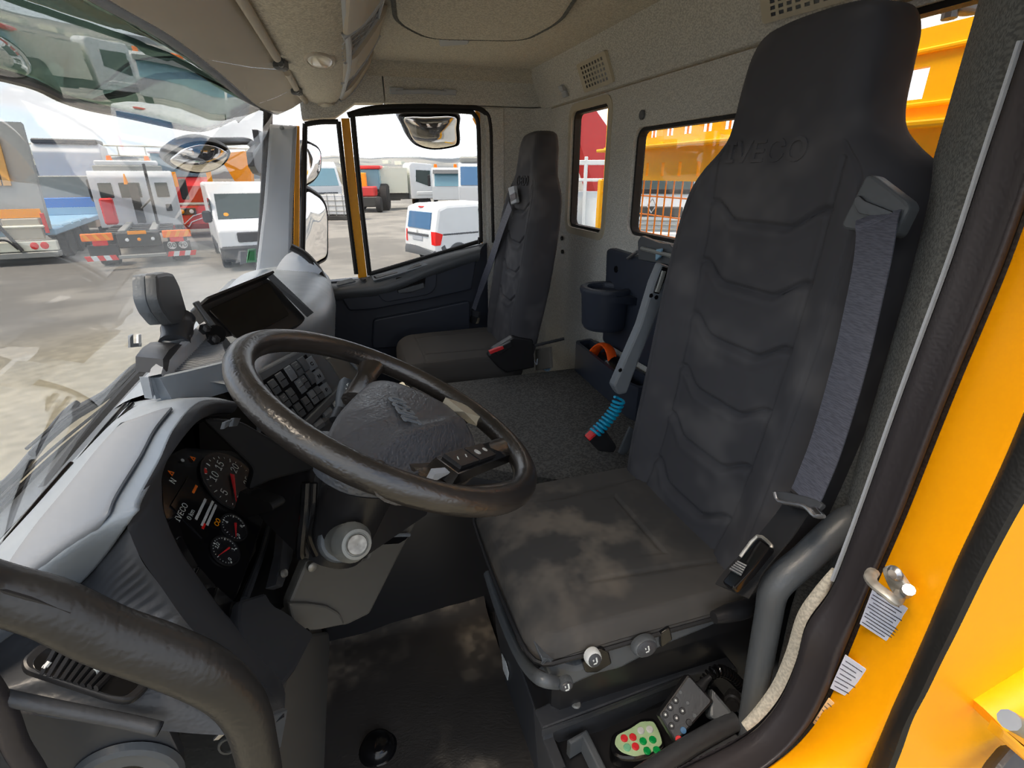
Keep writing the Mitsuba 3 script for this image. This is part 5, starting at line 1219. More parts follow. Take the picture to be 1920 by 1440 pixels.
tm2 = meshkit.text_mesh('IVECO', 0.03, 0.006, True); b = tm2.bounds
tm2.apply_translation([-(b[0][0] + b[1][0]) / 2, -(b[0][1] + b[1][1]) / 2, 0])
add('lettering', put(tm2, fr((0.557, -0.6475, 1.175), (-1, 0, 0), (0, -0.12, 1))), 'seat_fabric', 30, f'{ps}__backrest')
add('cushion', cushion_mesh(0.625, 0.20, 0.215, -0.155, -0.62, 0.555, 0.45, [((-0.20, -0.24), (0.20, -0.24)), ((-0.11, -0.24), (-0.13, -0.6)), ((0.11, -0.24), (0.13, -0.6))], 0.02), 'cushion_fabric', True, ps)
add('base', cbox((0.44, -0.60, 0.02), (0.80, -0.22, 0.45), 0.02), 'black_plastic', 30, ps)
add('recliner_cover', plate([(0.385,-0.457,0.574),(0.385,-0.478,0.599),(0.385,-0.555,0.639),(0.385,-0.635,0.619),(0.385,-0.643,0.506),(0.385,-0.529,0.498),(0.385,-0.498,0.523)], 0.03, 0.006, 0.008, back=(1, 0, 0)), 'black_plastic', 30, ps)
add('recliner_lever', rod((0.39,-0.641,0.595), (0.4,-0.765,0.608), 0.006), 'dark_plastic', 30, ps)
pbk = thing('passenger_buckle', 'small buckle with a red button at the side of the passenger seat', 'buckle')
add('push_button', plate([(0.372,-0.458,0.597),(0.372,-0.511,0.612),(0.372,-0.517,0.601),(0.372,-0.464,0.584)], 0.012, 0.002, 0.002, back=(1, 0, 0)), 'red_button', 30, pbk)
add('body', plate([(0.374,-0.475,0.598),(0.374,-0.543,0.627),(0.374,-0.551,0.605),(0.374,-0.493,0.574)], 0.012, 0.003, 0.003, back=(1, 0, 0)), 'black_plastic', 30, pbk)
pb = thing('passenger_seat_belt', 'blue grey seat belt hanging along the passenger backrest down to its buckle', 'seat belt')
add('webbing', ribbon([(0.618,-0.618,1.087),(0.682,-0.6,0.994),(0.777,-0.58,0.855),(0.896,-0.56,0.708),(0.905,-0.53,0.621)], (1, 0.1, 0), 0.050, 0.002, 6), 'webbing', 30, pb)
add('bezel', plate([(0.646,-0.616,1.149),(0.572,-0.616,1.158),(0.54,-0.616,1.101),(0.605,-0.616,1.09)], 0.012, 0.003, 0.004, back=(0, -1, 0)), 'trim_light', 30, pb)
add('slot', plate([(0.612,-0.614,1.124),(0.547,-0.614,1.137),(0.54,-0.614,1.115),(0.606,-0.614,1.101)], 0.002, 0.0005, 0.002, back=(0, -1, 0)), 'gloss_black', 30, pb)
add('tongue', plate([(1.041,-0.53,0.589),(0.804,-0.53,0.633),(0.827,-0.53,0.601),(1.057,-0.53,0.558)], 0.008, 0.002, 0.003, back=(0, -1, 0)), 'dark_plastic', 30, pb)
add('tongue_plate', plate([(1.057,-0.528,0.577),(0.986,-0.528,0.597),(0.988,-0.528,0.581),(1.047,-0.528,0.566)], 0.004, 0.001, back=(0, -1, 0)), 'chrome', 30, pb)
add('buckle', plate([(1.023,-0.525,0.562),(0.806,-0.525,0.607),(0.85,-0.525,0.568),(1.052,-0.525,0.522)], 0.012, 0.003, 0.003, back=(0, -1, 0)), 'black_plastic', 30, pb)
# small metal pipe and wire on the engine cover
mp = thing('metal_pipe', 'short metal pipe end with curled pale wires on the floor behind the passenger seat', 'pipe')
add('pipe', put(lathe([(0.012, 0), (0.016, 0), (0.016, 0.05), (0.012, 0.05), (0.0115, 0.048), (0.0115, 0.002)], 20), axis_m((0.42,-0.676,0.503), unit(V(-1, -0.35, 0.1)))), 'pale_blue', 40, mp)
add('wire', tube([(0.4,-0.616,0.508),(0.4,-0.637,0.523),(0.4,-0.641,0.536),(0.4,-0.655,0.513),(0.4,-0.659,0.536),(0.4,-0.677,0.519)], 0.0025, 6, 5), 'trim_light', 40, mp)
add('yellow_crate_side', plate([(0.434,-0.66,0.564),(0.285,-0.66,0.622),(0.269,-0.66,0.546),(0.424,-0.66,0.479)], 0.01, 0.002, back=(0, -1, 0)), 'brown_plastic', 30, label='small brownish board standing behind the passenger seat recliner', cat='board')

# ---------------------------------------------------------------- side bin with the remote controls
bi = thing('side_bin', 'dark plastic storage bin between the driver seat base and the door sill', 'storage bin')
add('ledge', plate([(-0.758,-0.23,0.3),(-0.749,-0.273,0.3),(-0.764,-0.64,0.3),(-0.802,-0.64,0.3),(-0.781,-0.526,0.3),(-0.795,-0.231,0.3)], 0.02, 0.004, back=(0, 0, -1)), 'dark_plastic', 30, bi)
add('inner_wall', sheet([[(-0.795,-0.231,0.3),(-0.793,-0.318,0.3),(-0.788,-0.419,0.3),(-0.781,-0.533,0.3)], [(-0.775,-0.273,0.215),(-0.78,-0.357,0.215),(-0.771,-0.455,0.215),(-0.766,-0.576,0.215)]]), 'dark_plastic', True, bi)
add('floor', plate(np.array([(-0.762,-0.271,0.215),(-0.747,-0.629,0.215),(-0.878,-0.637,0.215),(-0.892,-0.276,0.215)]), 0.01, 0.001, back=(0, 0, -1)), 'black_plastic', 30, bi)
add('outer_rim', tube([(-0.917,-0.348,0.3),(-0.908,-0.399,0.3),(-0.896,-0.468,0.3),(-0.886,-0.547,0.3),(-0.885,-0.563,0.3)], 0.016, 10, 4), 'dark_plastic', 40, bi)
add('outer_wall', plate([(-0.922,-0.351,0.29),(-0.886,-0.555,0.29),(-0.919,-0.561,0.29),(-0.948,-0.369,0.29)], 0.06, 0.004, back=(0, 0, -1)), 'dark_plastic', 30, bi)
add('divider', plate([(-0.802,-0.278,0.262),(-0.795,-0.319,0.262),(-0.801,-0.32,0.262),(-0.889,-0.324,0.262),(-0.888,-0.309,0.262),(-0.807,-0.305,0.262),(-0.812,-0.28,0.262)], 0.04, 0.004, back=(0, 0, -1)), 'mid_plastic', 30, bi)
add('front_wall', plate([(-0.741,-0.235,0.275),(-0.785,-0.235,0.286),(-0.792,-0.235,0.264),(-0.847,-0.235,0.268),(-0.777,-0.235,0.147)], 0.02, 0.004, back=(0, -1, 0)), 'dark_plastic', 30, bi)
add('screw', put(lathe([(0, 0.002), (0.003, 0.003), (0.0075, 0.002), (0.009, -0.002), (0, -0.002)], 18), axis_m((-0.771,-0.307,0.302), (0, 0, 1))), 'zinc', 40, bi)
kr = thing('keypad_remote', 'rounded remote control with a pale green face and red and green buttons in the bin', 'remote control')
ko = np.array([(-0.823,-0.352,0.245),(-0.805,-0.369,0.245),(-0.803,-0.402,0.245),(-0.796,-0.431,0.245),(-0.804,-0.458,0.245),(-0.831,-0.457,0.245),(-0.856,-0.448,0.245),(-0.864,-0.412,0.245),(-0.861,-0.382,0.245),(-0.853,-0.36,0.245),(-0.841,-0.348,0.245)])
add('body', plate(ko, 0.024, 0.006, 0.008, back=(0, 0, -1)), 'gloss_black', 30, kr)
kc = ko.mean(0)
ki = kc + (ko - kc) * 0.86 + V(0, 0, 0.0012)
kf = add('face', plate(np.array([(-0.826,-0.36,0.246),(-0.813,-0.372,0.246),(-0.81,-0.402,0.246),(-0.804,-0.428,0.246),(-0.811,-0.451,0.246),(-0.832,-0.45,0.246),(-0.852,-0.444,0.246),(-0.859,-0.415,0.246),(-0.856,-0.384,0.246),(-0.842,-0.365,0.246)]), 0.002, 0.0006, 0.006, back=(0, 0, -1)), 'keypad_face', 30, kr)
def kbtn(p, m, r=0.0066):
    add('button', put(lathe([(0, 0.0025), (r * 0.8, 0.0024), (r, 0.001), (r, -0.001), (0, -0.001)], 16), fr(p, (1, 0, 0), (0, 1, 0))), m, 40, kf)
for p, m in zip([(-0.823,-0.382,0.247),(-0.826,-0.398,0.247),(-0.842,-0.394,0.247),(-0.838,-0.412,0.247),(-0.841,-0.43,0.247),(-0.855,-0.41,0.247),(-0.859,-0.427,0.247),(-0.82,-0.418,0.247),(-0.823,-0.435,0.247),(-0.839,-0.379,0.247)], ['red_button'] * 3 + ['green_button'] * 4 + ['pale_print'] * 2 + ['green_panel']):
    kbtn(p, m)
hr = thing('hand_remote', 'black wired hand remote with round white symbols leaning in the bin behind the green keypad', 'remote control')
HN = (-0.897, -0.43, 0.27, -0.55, 0.25, 0.8)
hq = np.array([(-0.816,-0.506,0.358),(-0.862,-0.532,0.334),(-0.884,-0.444,0.292),(-0.843,-0.432,0.316)])
hn = unit((-0.55, 0.25, 0.8))
add('body', plate(hq, 0.028, 0.005, 0.005, back=-hn), 'black_plastic', 30, hr)
add('face', plate(np.array([(-0.82,-0.505,0.355),(-0.86,-0.526,0.334),(-0.88,-0.446,0.295),(-0.845,-0.437,0.316)]) + hn * 0.0012, 0.002, 0.0005, 0.004, back=-hn), 'dark_plastic', 30, hr)
for p, m in zip(np.array([(-0.838,-0.468,0.331),(-0.842,-0.455,0.324),(-0.847,-0.443,0.317),(-0.853,-0.473,0.322),(-0.857,-0.459,0.315),(-0.862,-0.447,0.307),(-0.869,-0.477,0.312),(-0.874,-0.463,0.305)]), ['b'] * 6 + ['n', 't']):
    p = p + hn * 0.0014
    add('button', put(lathe([(0, 0.0018), (0.0048, 0.0016), (0.0056, 0), (0, 0)], 16), axis_m(p, hn)), 'black_plastic' if m != 't' else 'tinted_blue', 40, hr)
    if m == 'b':
        add('symbol', put(lathe([(0, 0.0022), (0.002, 0.0022), (0.002, 0.001), (0, 0.001)], 8), axis_m(p, hn)), 'pale_print', 40, hr)
add('stop_button', put(lathe([(0, 0.0022), (0.0052, 0.002), (0.006, 0), (0, 0)], 16), axis_m(np.array((-0.88,-0.451,0.296)) + hn * 0.0014, hn)), 'red_button', 40, hr)
for p in np.array([(-0.832,-0.481,0.339),(-0.848,-0.486,0.33),(-0.865,-0.49,0.319)]):
    add('lamp', put(lathe([(0, 0.001), (0.003, 0.001), (0.0036, 0), (0, 0)], 12), axis_m(p + hn * 0.0014, hn)), 'mid_plastic', 40, hr)
add('cradle', plate(np.array([(-0.84,-0.543,0.336),(-0.879,-0.562,0.315),(-0.889,-0.541,0.302),(-0.87,-0.519,0.308)]), 0.03, 0.006, 0.006, back=-hn), 'mid_plastic', 30, hr)
add('cable', coil([(-0.815,-0.547,0.31),(-0.812,-0.566,0.33),(-0.813,-0.585,0.33),(-0.816,-0.61,0.31),(-0.824,-0.635,0.28),(-0.839,-0.661,0.26)], 0.009, 0.0028, 20, 6, 9), 'gloss_black', 40, hr)
add('cable_boot', tube([(-0.839,-0.516,0.345),(-0.835,-0.529,0.351),(-0.833,-0.541,0.357)], [0.010, 0.007, 0.005], 10, 3), 'black_plastic', 40, hr)
add('plug', put(lathe([(0, 0), (0.012, 0), (0.012, 0.008), (0.015, 0.01), (0.015, 0.022), (0.011, 0.024), (0.011, 0.034), (0, 0.034)], 18), axis_m((-0.831,-0.608,0.28), unit(V(-0.6, 0.6, 0.2)))), 'black_plastic', 30, hr)


# ---------------------------------------------------------------- driver side: pillar, door opening, jamb
wl_ = struct('wall_left')
add('rear_pillar', sheet([[(x, y, z) for z in (0.2, 0.8, 1.2, 1.62)] for x, y in ((-0.80, -0.885), (-0.765, -0.84), (-0.785, -0.795), (-0.88, -0.69), (-0.935, -0.635), (-0.985, -0.625), (-1.02, -0.62))]), 'felt_dark', True, wl_)
add('pillar_step', plate([(-0.862,-0.739,1.042),(-0.875,-0.751,1.048),(-0.88,-0.755,1.023),(-0.86,-0.738,1.021)], 0.03, 0.006, 0.004, back=(0.65, -0.75, 0)), 'felt_dark', 30, wl_)
add('lower_panel', plate([(-0.861,-0.747,1.012),(-0.873,-0.758,1.02),(-0.901,-0.736,0.68),(-0.901,-0.715,0.51),(-0.896,-0.689,0.333),(-0.868,-0.659,0.266),(-0.849,-0.672,0.483),(-0.835,-0.706,0.839)], 0.02, 0.004, back=(0.6, -0.8, 0)), 'felt_dark', 30, wl_)
inner = np.array([(-0.965,-0.605,1.409),(-0.965,-0.613,1.313),(-0.965,-0.612,1.217),(-0.965,-0.611,1.119),(-0.965,-0.604,1.017),(-0.965,-0.599,0.938),(-0.965,-0.592,0.798),(-0.965,-0.583,0.683),(-0.965,-0.554,0.62),(-0.965,-0.555,0.547),(-0.965,-0.546,0.484),(-0.965,-0.526,0.443),(-0.965,-0.495,0.418),(-0.965,-0.431,0.402),(-0.965,-0.315,0.387),(-0.965,-0.199,0.378)])
outer = np.array([(-1.02,-0.564,1.375),(-1.02,-0.582,1.298),(-1.02,-0.595,1.217),(-1.02,-0.598,1.127),(-1.02,-0.588,1.013),(-1.02,-0.583,0.945),(-1.02,-0.577,0.834),(-1.02,-0.568,0.744),(-1.02,-0.56,0.638),(-1.02,-0.557,0.59),(-1.02,-0.552,0.541),(-1.02,-0.538,0.491),(-1.02,-0.505,0.448),(-1.02,-0.448,0.419),(-1.02,-0.357,0.388),(-1.02,-0.244,0.384)])
ci, co = catmull(inner, 6), catmull(outer, 6)
mid = (ci + co) / 2 + V(-0.012, 0.012, 0.004)
bead = (ci * 0.7 + co * 0.3) + V(-0.006, 0.010, 0.002)
add('door_seal', skin([np.array([a, a * 0.85 + m * 0.15 + V(-0.006, 0.014, 0.004), a * 0.55 + m * 0.45 + V(-0.008, 0.016, 0.004), m * 0.95 + a * 0.05 + V(0, -0.004, -0.002), m * 0.6 + o * 0.4 + V(-0.008, 0.012, 0.003), m * 0.15 + o * 0.85 + V(-0.006, 0.010, 0.003), o, (a + o) / 2 + V(0.01, -0.03, 0)]) for a, m, o in zip(ci, mid, co)]), 'seal_rubber', 50, wl_)
add('trim_edge', tube([tuple(p) for p in (inner[1:8] + V(0.004, -0.002, 0))], 0.003, 6, 4), 'trim_light', 40, wl_)
te = np.array([(-0.955,-0.597,0.687),(-0.955,-0.582,0.648),(-0.955,-0.571,0.603),(-0.955,-0.571,0.53),(-0.955,-0.561,0.465),(-0.955,-0.538,0.421),(-0.955,-0.509,0.394)])
add('felt_edge', tube(te + V(0.006, -0.004, 0), [0.004, 0.009, 0.013, 0.014, 0.014, 0.013, 0.010], 10, 5), 'headliner', 40, wl_)
# yellow jamb
j1 = np.array([(-1.1,-0.518,1.329),(-1.1,-0.53,1.258),(-1.1,-0.537,1.172),(-1.1,-0.546,1.09),(-1.1,-0.548,1.014),(-1.1,-0.548,0.956),(-1.1,-0.544,0.897),(-1.1,-0.54,0.842),(-1.1,-0.539,0.757),(-1.1,-0.538,0.719),(-1.1,-0.537,0.675),(-1.1,-0.535,0.624),(-1.1,-0.534,0.563),(-1.1,-0.534,0.476),(-1.1,-0.537,0.371),(-1.1,-0.538,0.238)])
cj = catmull(j1, 6)
jr = []
for t, h in ((0, -0.012), (0.08, 0.0), (0.5, 0.002), (0.9, 0.0), (1.0, -0.004)):
    jr.append(co * (1 - t) + cj * t + V(0, h, 0))
dj = struct('door_2')
add('jamb', sheet(jr), 'yellow_paint', True, dj)
k1 = np.array([(-1.13,-0.497,1.308),(-1.13,-0.52,1.239),(-1.13,-0.528,1.164),(-1.13,-0.545,1.081),(-1.13,-0.544,1.013),(-1.13,-0.543,0.965),(-1.13,-0.534,0.921),(-1.13,-0.527,0.861),(-1.13,-0.523,0.788),(-1.13,-0.52,0.751),(-1.13,-0.518,0.708),(-1.13,-0.514,0.666),(-1.13,-0.519,0.612),(-1.13,-0.524,0.523),(-1.13,-0.535,0.408),(-1.13,-0.542,0.278)])
ck_ = catmull(k1, 6)
add('outer_seal', skin([np.array([a, a * 0.8 + b * 0.2 + V(-0.003, 0.010, 0), a * 0.5 + b * 0.5 + V(-0.004, 0.013, 0), a * 0.2 + b * 0.8 + V(-0.004, 0.010, 0), b, (a + b) / 2 + V(0.02, -0.02, 0)]) for a, b in zip(cj, ck_)]), 'rubber', 50, dj)
# outer skin of the cab behind the door
osk = []
for t, dx in ((0, 0.0), (0.15, -0.004), (0.5, -0.012), (1.0, -0.015)):
    osk.append(ck_ * (1 - t) + np.c_[np.full(len(ck_), -1.13), np.minimum(ck_[:, 1] - 0.02, -0.98), ck_[:, 2]] * t + V(dx, 0, 0))
add('rear_side_panel', sheet(osk), 'yellow_paint', True, dj)
add('side_ridge', tube([(-1.145, -0.60, 0.66), (-1.15, -0.68, 0.70), (-1.15, -0.80, 0.755), (-1.15, -0.95, 0.82)], 0.022, 12, 5, flat=0.5), 'yellow_paint', 40, dj)
# striker
sk = thing('door_striker', 'pale metal door striker bolted to the yellow door jamb', 'striker')
S = lambda l, d=0: [tuple(V(*p) + V(0, d, 0)) for p in l]
add('plate', plate(S([(-1.045,-0.542,0.791),(-1.05,-0.542,0.801),(-1.062,-0.542,0.801),(-1.075,-0.542,0.793),(-1.079,-0.542,0.784),(-1.075,-0.542,0.773),(-1.065,-0.542,0.772),(-1.055,-0.542,0.779)], 0.013), 0.006, 0.002, 0.006, back=(0, -1, 0)), 'zinc', 30, sk)
add('loop', tube(S([(-1.041,-0.538,0.784),(-1.049,-0.522,0.788),(-1.059,-0.516,0.788),(-1.074,-0.516,0.788),(-1.08,-0.52,0.785),(-1.074,-0.535,0.783)], 0.012), 0.0065, 10, 5, flat=0.7), 'zinc', 40, sk)
add('bolt', put(lathe([(0, 0.005), (0.005, 0.005), (0.008, 0.002), (0.0085, 0), (0, 0)], 18), axis_m((-1.061,-0.528,0.799), (0, 1, 0))), 'silver', 40, sk)
add('pin', rod((-1.075,-0.53,0.784), (-1.086,-0.512,0.804), 0.006), 'silver', 30, sk)
# stickers on the jamb
def sticker(label, q, nlines, mat='paper', head=True, ragged=0.6):
    k = thing('jamb_sticker', label, 'sticker')
    q = np.array(q, float)
    add('paper', plate(q, 0.001, 0.0002, back=(0, -1, 0)), mat, False, k)
    c = q.mean(0); nn_ = unit(np.cross(q[1] - q[0], q[3] - q[0]))
    if nn_[1] < 0: nn_ = -nn_
    r = random.Random(len(label))
    ln = []
    for i in range(nlines):
        t = (i + 1.0) / (nlines + 1)
        a = q[0] * (1 - t) + q[3] * t; b = q[1] * (1 - t) + q[2] * t
        e0, e1 = 0.06 + 0.08 * (i % 3 == 0), ragged + (0.92 - ragged) * r.random()
        ln.append(rod(a + (b - a) * e0 + nn_ * 0.0005, a + (b - a) * e1 + nn_ * 0.0005, 0.0006, 4))
    add('print_lines', cat(ln), 'ink', False, k)
    return k
sticker('white text sticker just below the striker on the yellow jamb', ([(-1.034,-0.546,0.75),(-1.08,-0.546,0.757),(-1.078,-0.546,0.7),(-1.033,-0.546,0.691)]), 11)
sticker('white sticker half hidden by the seal in the middle of the yellow jamb', ([(-1.029,-0.546,0.634),(-1.057,-0.546,0.641),(-1.055,-0.546,0.584),(-1.025,-0.546,0.568)]), 7)
sticker('peach coloured table sticker lowest on the yellow jamb', ([(-1.027,-0.546,0.552),(-1.045,-0.546,0.554),(-1.044,-0.546,0.498),(-1.018,-0.546,0.49)]), 6, 'paper_peach')
# tubular rail beside the driver seat
er = thing('seat_rail', 'bent black tubular rail between the driver seat and the door seal', 'rail')
add('tube', tube([(-0.9,-0.585,0.242),(-0.9,-0.581,0.302),(-0.9,-0.571,0.425),(-0.9,-0.561,0.558),(-0.9,-0.558,0.613),(-0.9,-0.574,0.64),(-0.9,-0.606,0.664),(-0.9,-0.646,0.701),(-0.9,-0.673,0.719),(-0.9,-0.697,0.721)], [0.019, 0.019, 0.020, 0.020, 0.021, 0.022, 0.022, 0.022, 0.021, 0.018], 18, 6), 'mid_plastic', True, er)
add('foot', cbox((-0.93, -0.62, 0.255), (-0.87, -0.53, 0.275), 0.004), 'black_plastic', 30, er)
# mudguard corner outside
mg = thing('mudguard', 'dark mudguard edge with a bright rod below the yellow cab side', 'mudguard')
add('flap', plate([(-1.158,-0.642,0.567),(-1.152,-0.677,0.584),(-1.172,-0.699,0.58),(-1.195,-0.672,0.555),(-1.171,-0.611,0.547)], 0.02, 0.006, 0.01, back=(0.5, -0.3, -0.8)), 'dark_plastic', 30, mg)
add('rod', tube([(-1.2,-0.484,0.777),(-1.2,-0.53,0.741)], 0.008, 10, 1), 'silver', 40, mg)
add('arm', plate([(-1.19,-0.516,0.736),(-1.19,-0.594,0.667),(-1.19,-0.615,0.632),(-1.19,-0.518,0.722)], 0.01, 0.003, back=(1, 0, 0)), 'yellow_paint', 30, mg)


# ---------------------------------------------------------------- outside parts of the cab: visor, wipers, mirrors
vtop = [(-1.05, 0.27, 1.40), (-0.6, 0.28, 1.425), (-0.2, 0.285, 1.435), (0.2, 0.285, 1.437), (0.6, 0.275, 1.437), (0.93, 0.25, 1.43)]
vbot = [(-1.05, 0.40, 1.28), *[(-0.386,0.415,1.322),(-0.177,0.42,1.314),(0.058,0.42,1.317),(0.743,0.41,1.333)], (0.93, 0.33, 1.385)]
vs = smooth_rows([vtop, (np.array(vtop) * 0.5 + np.array(vbot) * 0.5 + V(0, 0.004, 0.003)).tolist(), vbot], 4, 6)
sv = thing('sun_visor', 'smoked green exterior sun visor along the top of the windscreen', 'sun visor')
add('panel', sheet(vs, 0.004), 'visor_smoke', True, sv)
add('edge', tube(vbot, 0.008, 8, 6), 'black_plastic', 40, sv)
add('end_cap', tube([vs[0][-1], vs[len(vs) // 2][-1], vs[-1][-1]], 0.02, 8, 4), 'black_plastic', 40, sv)
add('clearance_lamp', plate([(0.876,0.375,1.371),(1.133,0.375,1.401),(1.063,0.375,1.379),(0.898,0.375,1.358)], 0.008, 0.002, 0.003, back=(0, 1, 0)), 'white_plastic', 30, sv)
add('hinge', plate([(1.074,0.36,1.466),(1.392,0.36,1.511),(1.367,0.36,1.468),(1.181,0.36,1.421),(1.03,0.36,1.409)], 0.012, 0.003, 0.006, back=(0, 1, 0)), 'mid_plastic', 30, sv)
def wiper(label, arm, blade):
    k = thing('windscreen_wiper', label, 'wiper')
    add('arm', tube(arm, [0.007] * (len(arm) - 1) + [0.005], 8, 5), 'black_plastic', 40, k)
    add('blade', tube(blade, 0.005, 8, 5), 'rubber', 40, k)
    add('spine', tube([V(*p) + V(0, 0.004, 0.009) for p in blade], 0.0025, 6, 5), 'dark_steel', 40, k)
wiper('black wiper with a broad grey arm at the lower left corner of the windscreen', [(-0.61,0.48,0.808),(-0.564,0.47,0.815),(-0.449,0.49,0.808),(-0.37,0.49,0.818),(-0.338,0.48,0.828)], [(-0.645,0.46,0.801),(-0.554,0.46,0.802),(-0.46,0.46,0.799),(-0.321,0.46,0.79),(-0.13,0.46,0.779)])
wiper('black wiper lying behind the nearer one along the windscreen base', [(-0.414,0.48,0.817),(-0.336,0.48,0.816),(-0.227,0.48,0.802),(-0.079,0.48,0.8),(-0.016,0.48,0.79)], [(-0.517,0.47,0.822),(-0.401,0.47,0.819),(-0.257,0.47,0.802),(-0.024,0.465,0.798)])
bl = thing('wiper_motor_cover', 'round grey green cover below the wiper at the lower left corner', 'cover')
add('dome', put(lathe([(0, 0.02), (0.014, 0.018), (0.02, 0.012), (0.022, 0), (0, 0)], 24), axis_m((-0.565,0.49,0.784), (-0.5, 0.3, 0.8))), 'mid_plastic', 40, bl)
add('boss', put(lathe([(0, 0.02), (0.006, 0.02), (0.008, 0.016), (0.008, 0), (0, 0)], 20), axis_m((-0.554,0.48,0.787), (-0.5, 0.3, 0.8))), 'dark_plastic', 40, bl)
wk = thing('windscreen_sticker', 'pair of small square stickers in the lower corner of the windscreen by the pillar', 'sticker')
add('green', plate([(0.793,0.344,0.939),(0.872,0.326,0.931),(0.888,0.339,0.88),(0.773,0.351,0.894)], 0.001, 0.0002, back=(0, 1, 0)), 'green_panel', False, wk)
add('grey', plate([(0.693,0.351,0.945),(0.778,0.344,0.936),(0.763,0.353,0.894),(0.701,0.364,0.9)], 0.001, 0.0002, back=(0, 1, 0)), 'trim_light', False, wk)
for q in ([(0.797,0.34,0.931),(0.848,0.33,0.926),(0.853,0.338,0.891),(0.78,0.345,0.901)],):
    add('print', plate(q, 0.001, 0.0002, back=(0, 1, 0)), 'green_button', False, wk)


def mirror(label, rim, glass_off, bulge, back, thick=0.05, extra=None):
    k = thing('door_mirror', label, 'mirror')
    r = np.array(rim, float); c = r.mean(0)
    q = catmull(r, 5, True)
    bn = unit(back)
    fan = [q + bn * 0.0, c + (q - c) * 1.03 + bn * thick * 0.4, c + (q - c) * 0.9 + bn * thick * 0.85, c + (q - c) * 0.4 + bn * thick]
    add('shell', skin([c + (q - c) * 0.96 - bn * 0.002, *fan]), 'black_plastic', 40, k)
    rows = []
    for s in (0.94, 0.8, 0.6, 0.4, 0.2, 0.02):
        rows.append(c + (q - c) * s - bn * (0.003 + bulge * (1 - s * s)))
    add('glass', skin(rows, True, True), 'mirror_glass', True, k)
    return k
mk = mirror('large convex door mirror low outside the passenger quarter window', [(1.136,0.142,1.143),(1.208,0.1,1.131),(1.256,0.07,1.095),(1.269,0.059,1.041),(1.241,0.069,0.938),(1.207,0.084,0.842),(1.146,0.118,0.821),(1.057,0.169,0.813),(1.024,0.188,0.815),(1.084,0.164,1.001)], 0, 0.006, (0.5, 0.86, -0.05), 0.05)
add('arm', tube([(1.12, 0.16, 1.18), (1.13, 0.22, 1.0), (1.12, 0.2, 0.8)], 0.02, 10, 4), 'black_plastic', 40, mk)
mirror('rounded wide angle mirror above the large door mirror outside the quarter window', [(1.148,0.117,1.323),(1.204,0.084,1.32),(1.244,0.06,1.301),(1.246,0.056,1.263),(1.223,0.067,1.211),(1.175,0.093,1.172),(1.113,0.127,1.15),(1.079,0.147,1.149),(1.109,0.136,1.251)], 0, 0.018, (0.5, 0.86, -0.05), 0.05)
mirror('squarish kerb view mirror hanging at the top of the passenger window', [(1.147,-0.287,1.434),(1.15,-0.404,1.442),(1.156,-0.542,1.445),(1.182,-0.553,1.39),(1.211,-0.559,1.33),(1.217,-0.53,1.312),(1.218,-0.442,1.3),(1.209,-0.369,1.312),(1.194,-0.328,1.338),(1.171,-0.303,1.383)], 0, 0.03, (0.9, 0.05, 0.42), 0.10)
fm = mirror('dark pointed front view mirror on an arm outside the windscreen', [(0.949,0.589,1.244),(0.95,0.556,1.275),(0.959,0.514,1.298),(0.982,0.464,1.311),(1.014,0.419,1.306),(1.044,0.389,1.289),(1.06,0.384,1.271),(1.067,0.41,1.237),(1.058,0.455,1.21),(1.032,0.507,1.2),(0.991,0.557,1.213)], 0, 0.03, (0.72, 0.45, 0.50), 0.07)
add('arm', tube([(1.307,0.5,1.323),(1.509,0.45,1.335),(1.875,0.42,1.352),(1.931,0.4,1.319),(1.951,0.39,1.254)], [0.016, 0.017, 0.018, 0.022, 0.028], 10, 5), 'black_plastic', 40, fm)
add('bracket', plate([(1.95,0.37,1.415),(2.234,0.37,1.42),(1.981,0.37,1.186),(1.685,0.37,1.198),(1.578,0.37,1.231),(1.592,0.37,1.295),(1.945,0.37,1.351)], 0.03, 0.006, 0.006, back=(0, 1, 0)), 'black_plastic', 30, fm)

# ---------------------------------------------------------------- own tipper body behind the cab
hb_ = thing('tipper_headboard', 'bright yellow headboard with slots and a wire grille behind the cab', 'headboard')
HY = -1.25
cells = []
for i in range(12):
    x = 1.04 - i * 0.115
    cells.append([(x - 0.035, 1.335), (x + 0.035, 1.335), (x + 0.035, 1.415), (x - 0.035, 1.415)])
cells.append([(-0.40, 1.352), (-0.335, 1.352), (-0.335, 1.415), (-0.40, 1.415)])
holes = cells + [[(x - 0.010, 1.19), (x + 0.010, 1.19), (x + 0.010, 1.24), (x - 0.010, 1.24)] for x in np.arange(1.05, -0.4, -0.115)]
add('plate', wall_plate([(-1.15, 1.172), (1.10, 1.172), (1.10, 1.49), (-1.15, 1.49)], holes, HY, HY - 0.02), 'yellow_lightened', False, hb_)
add('ledge', cbox((-1.15, HY - 0.01, 1.292), (1.10, HY + 0.05, 1.306), 0.004), 'yellow_lightened', 30, hb_)
for x in np.arange(1.05, -0.4, -0.115):
    add('bolt', put(lathe([(0, 0.008), (0.012, 0.006), (0.014, 0), (0, 0)], 8), fr((x, HY + 0.02, 1.306), (1, 0, 0), (0, 1, 0))), 'yellow_lightened', 30, hb_)
for i in range(10):
    x = 1.04 - i * 0.115
    add('cell_bar', rod((x, HY - 0.01, 1.335), (x, HY - 0.01, 1.415), 0.004, 6), 'orange_paint', 30, hb_)
    add('cell_bar', rod((x - 0.035, HY - 0.01, 1.37), (x + 0.035, HY - 0.01, 1.37), 0.003, 6), 'orange_paint', 30, hb_)
for x in np.arange(1.13, -0.30, -0.056):
    add('grille_rod', rod((x, HY - 0.01, 0.30), (x, HY - 0.01, 1.175), 0.0032, 6), 'orange_paint', 30, hb_)
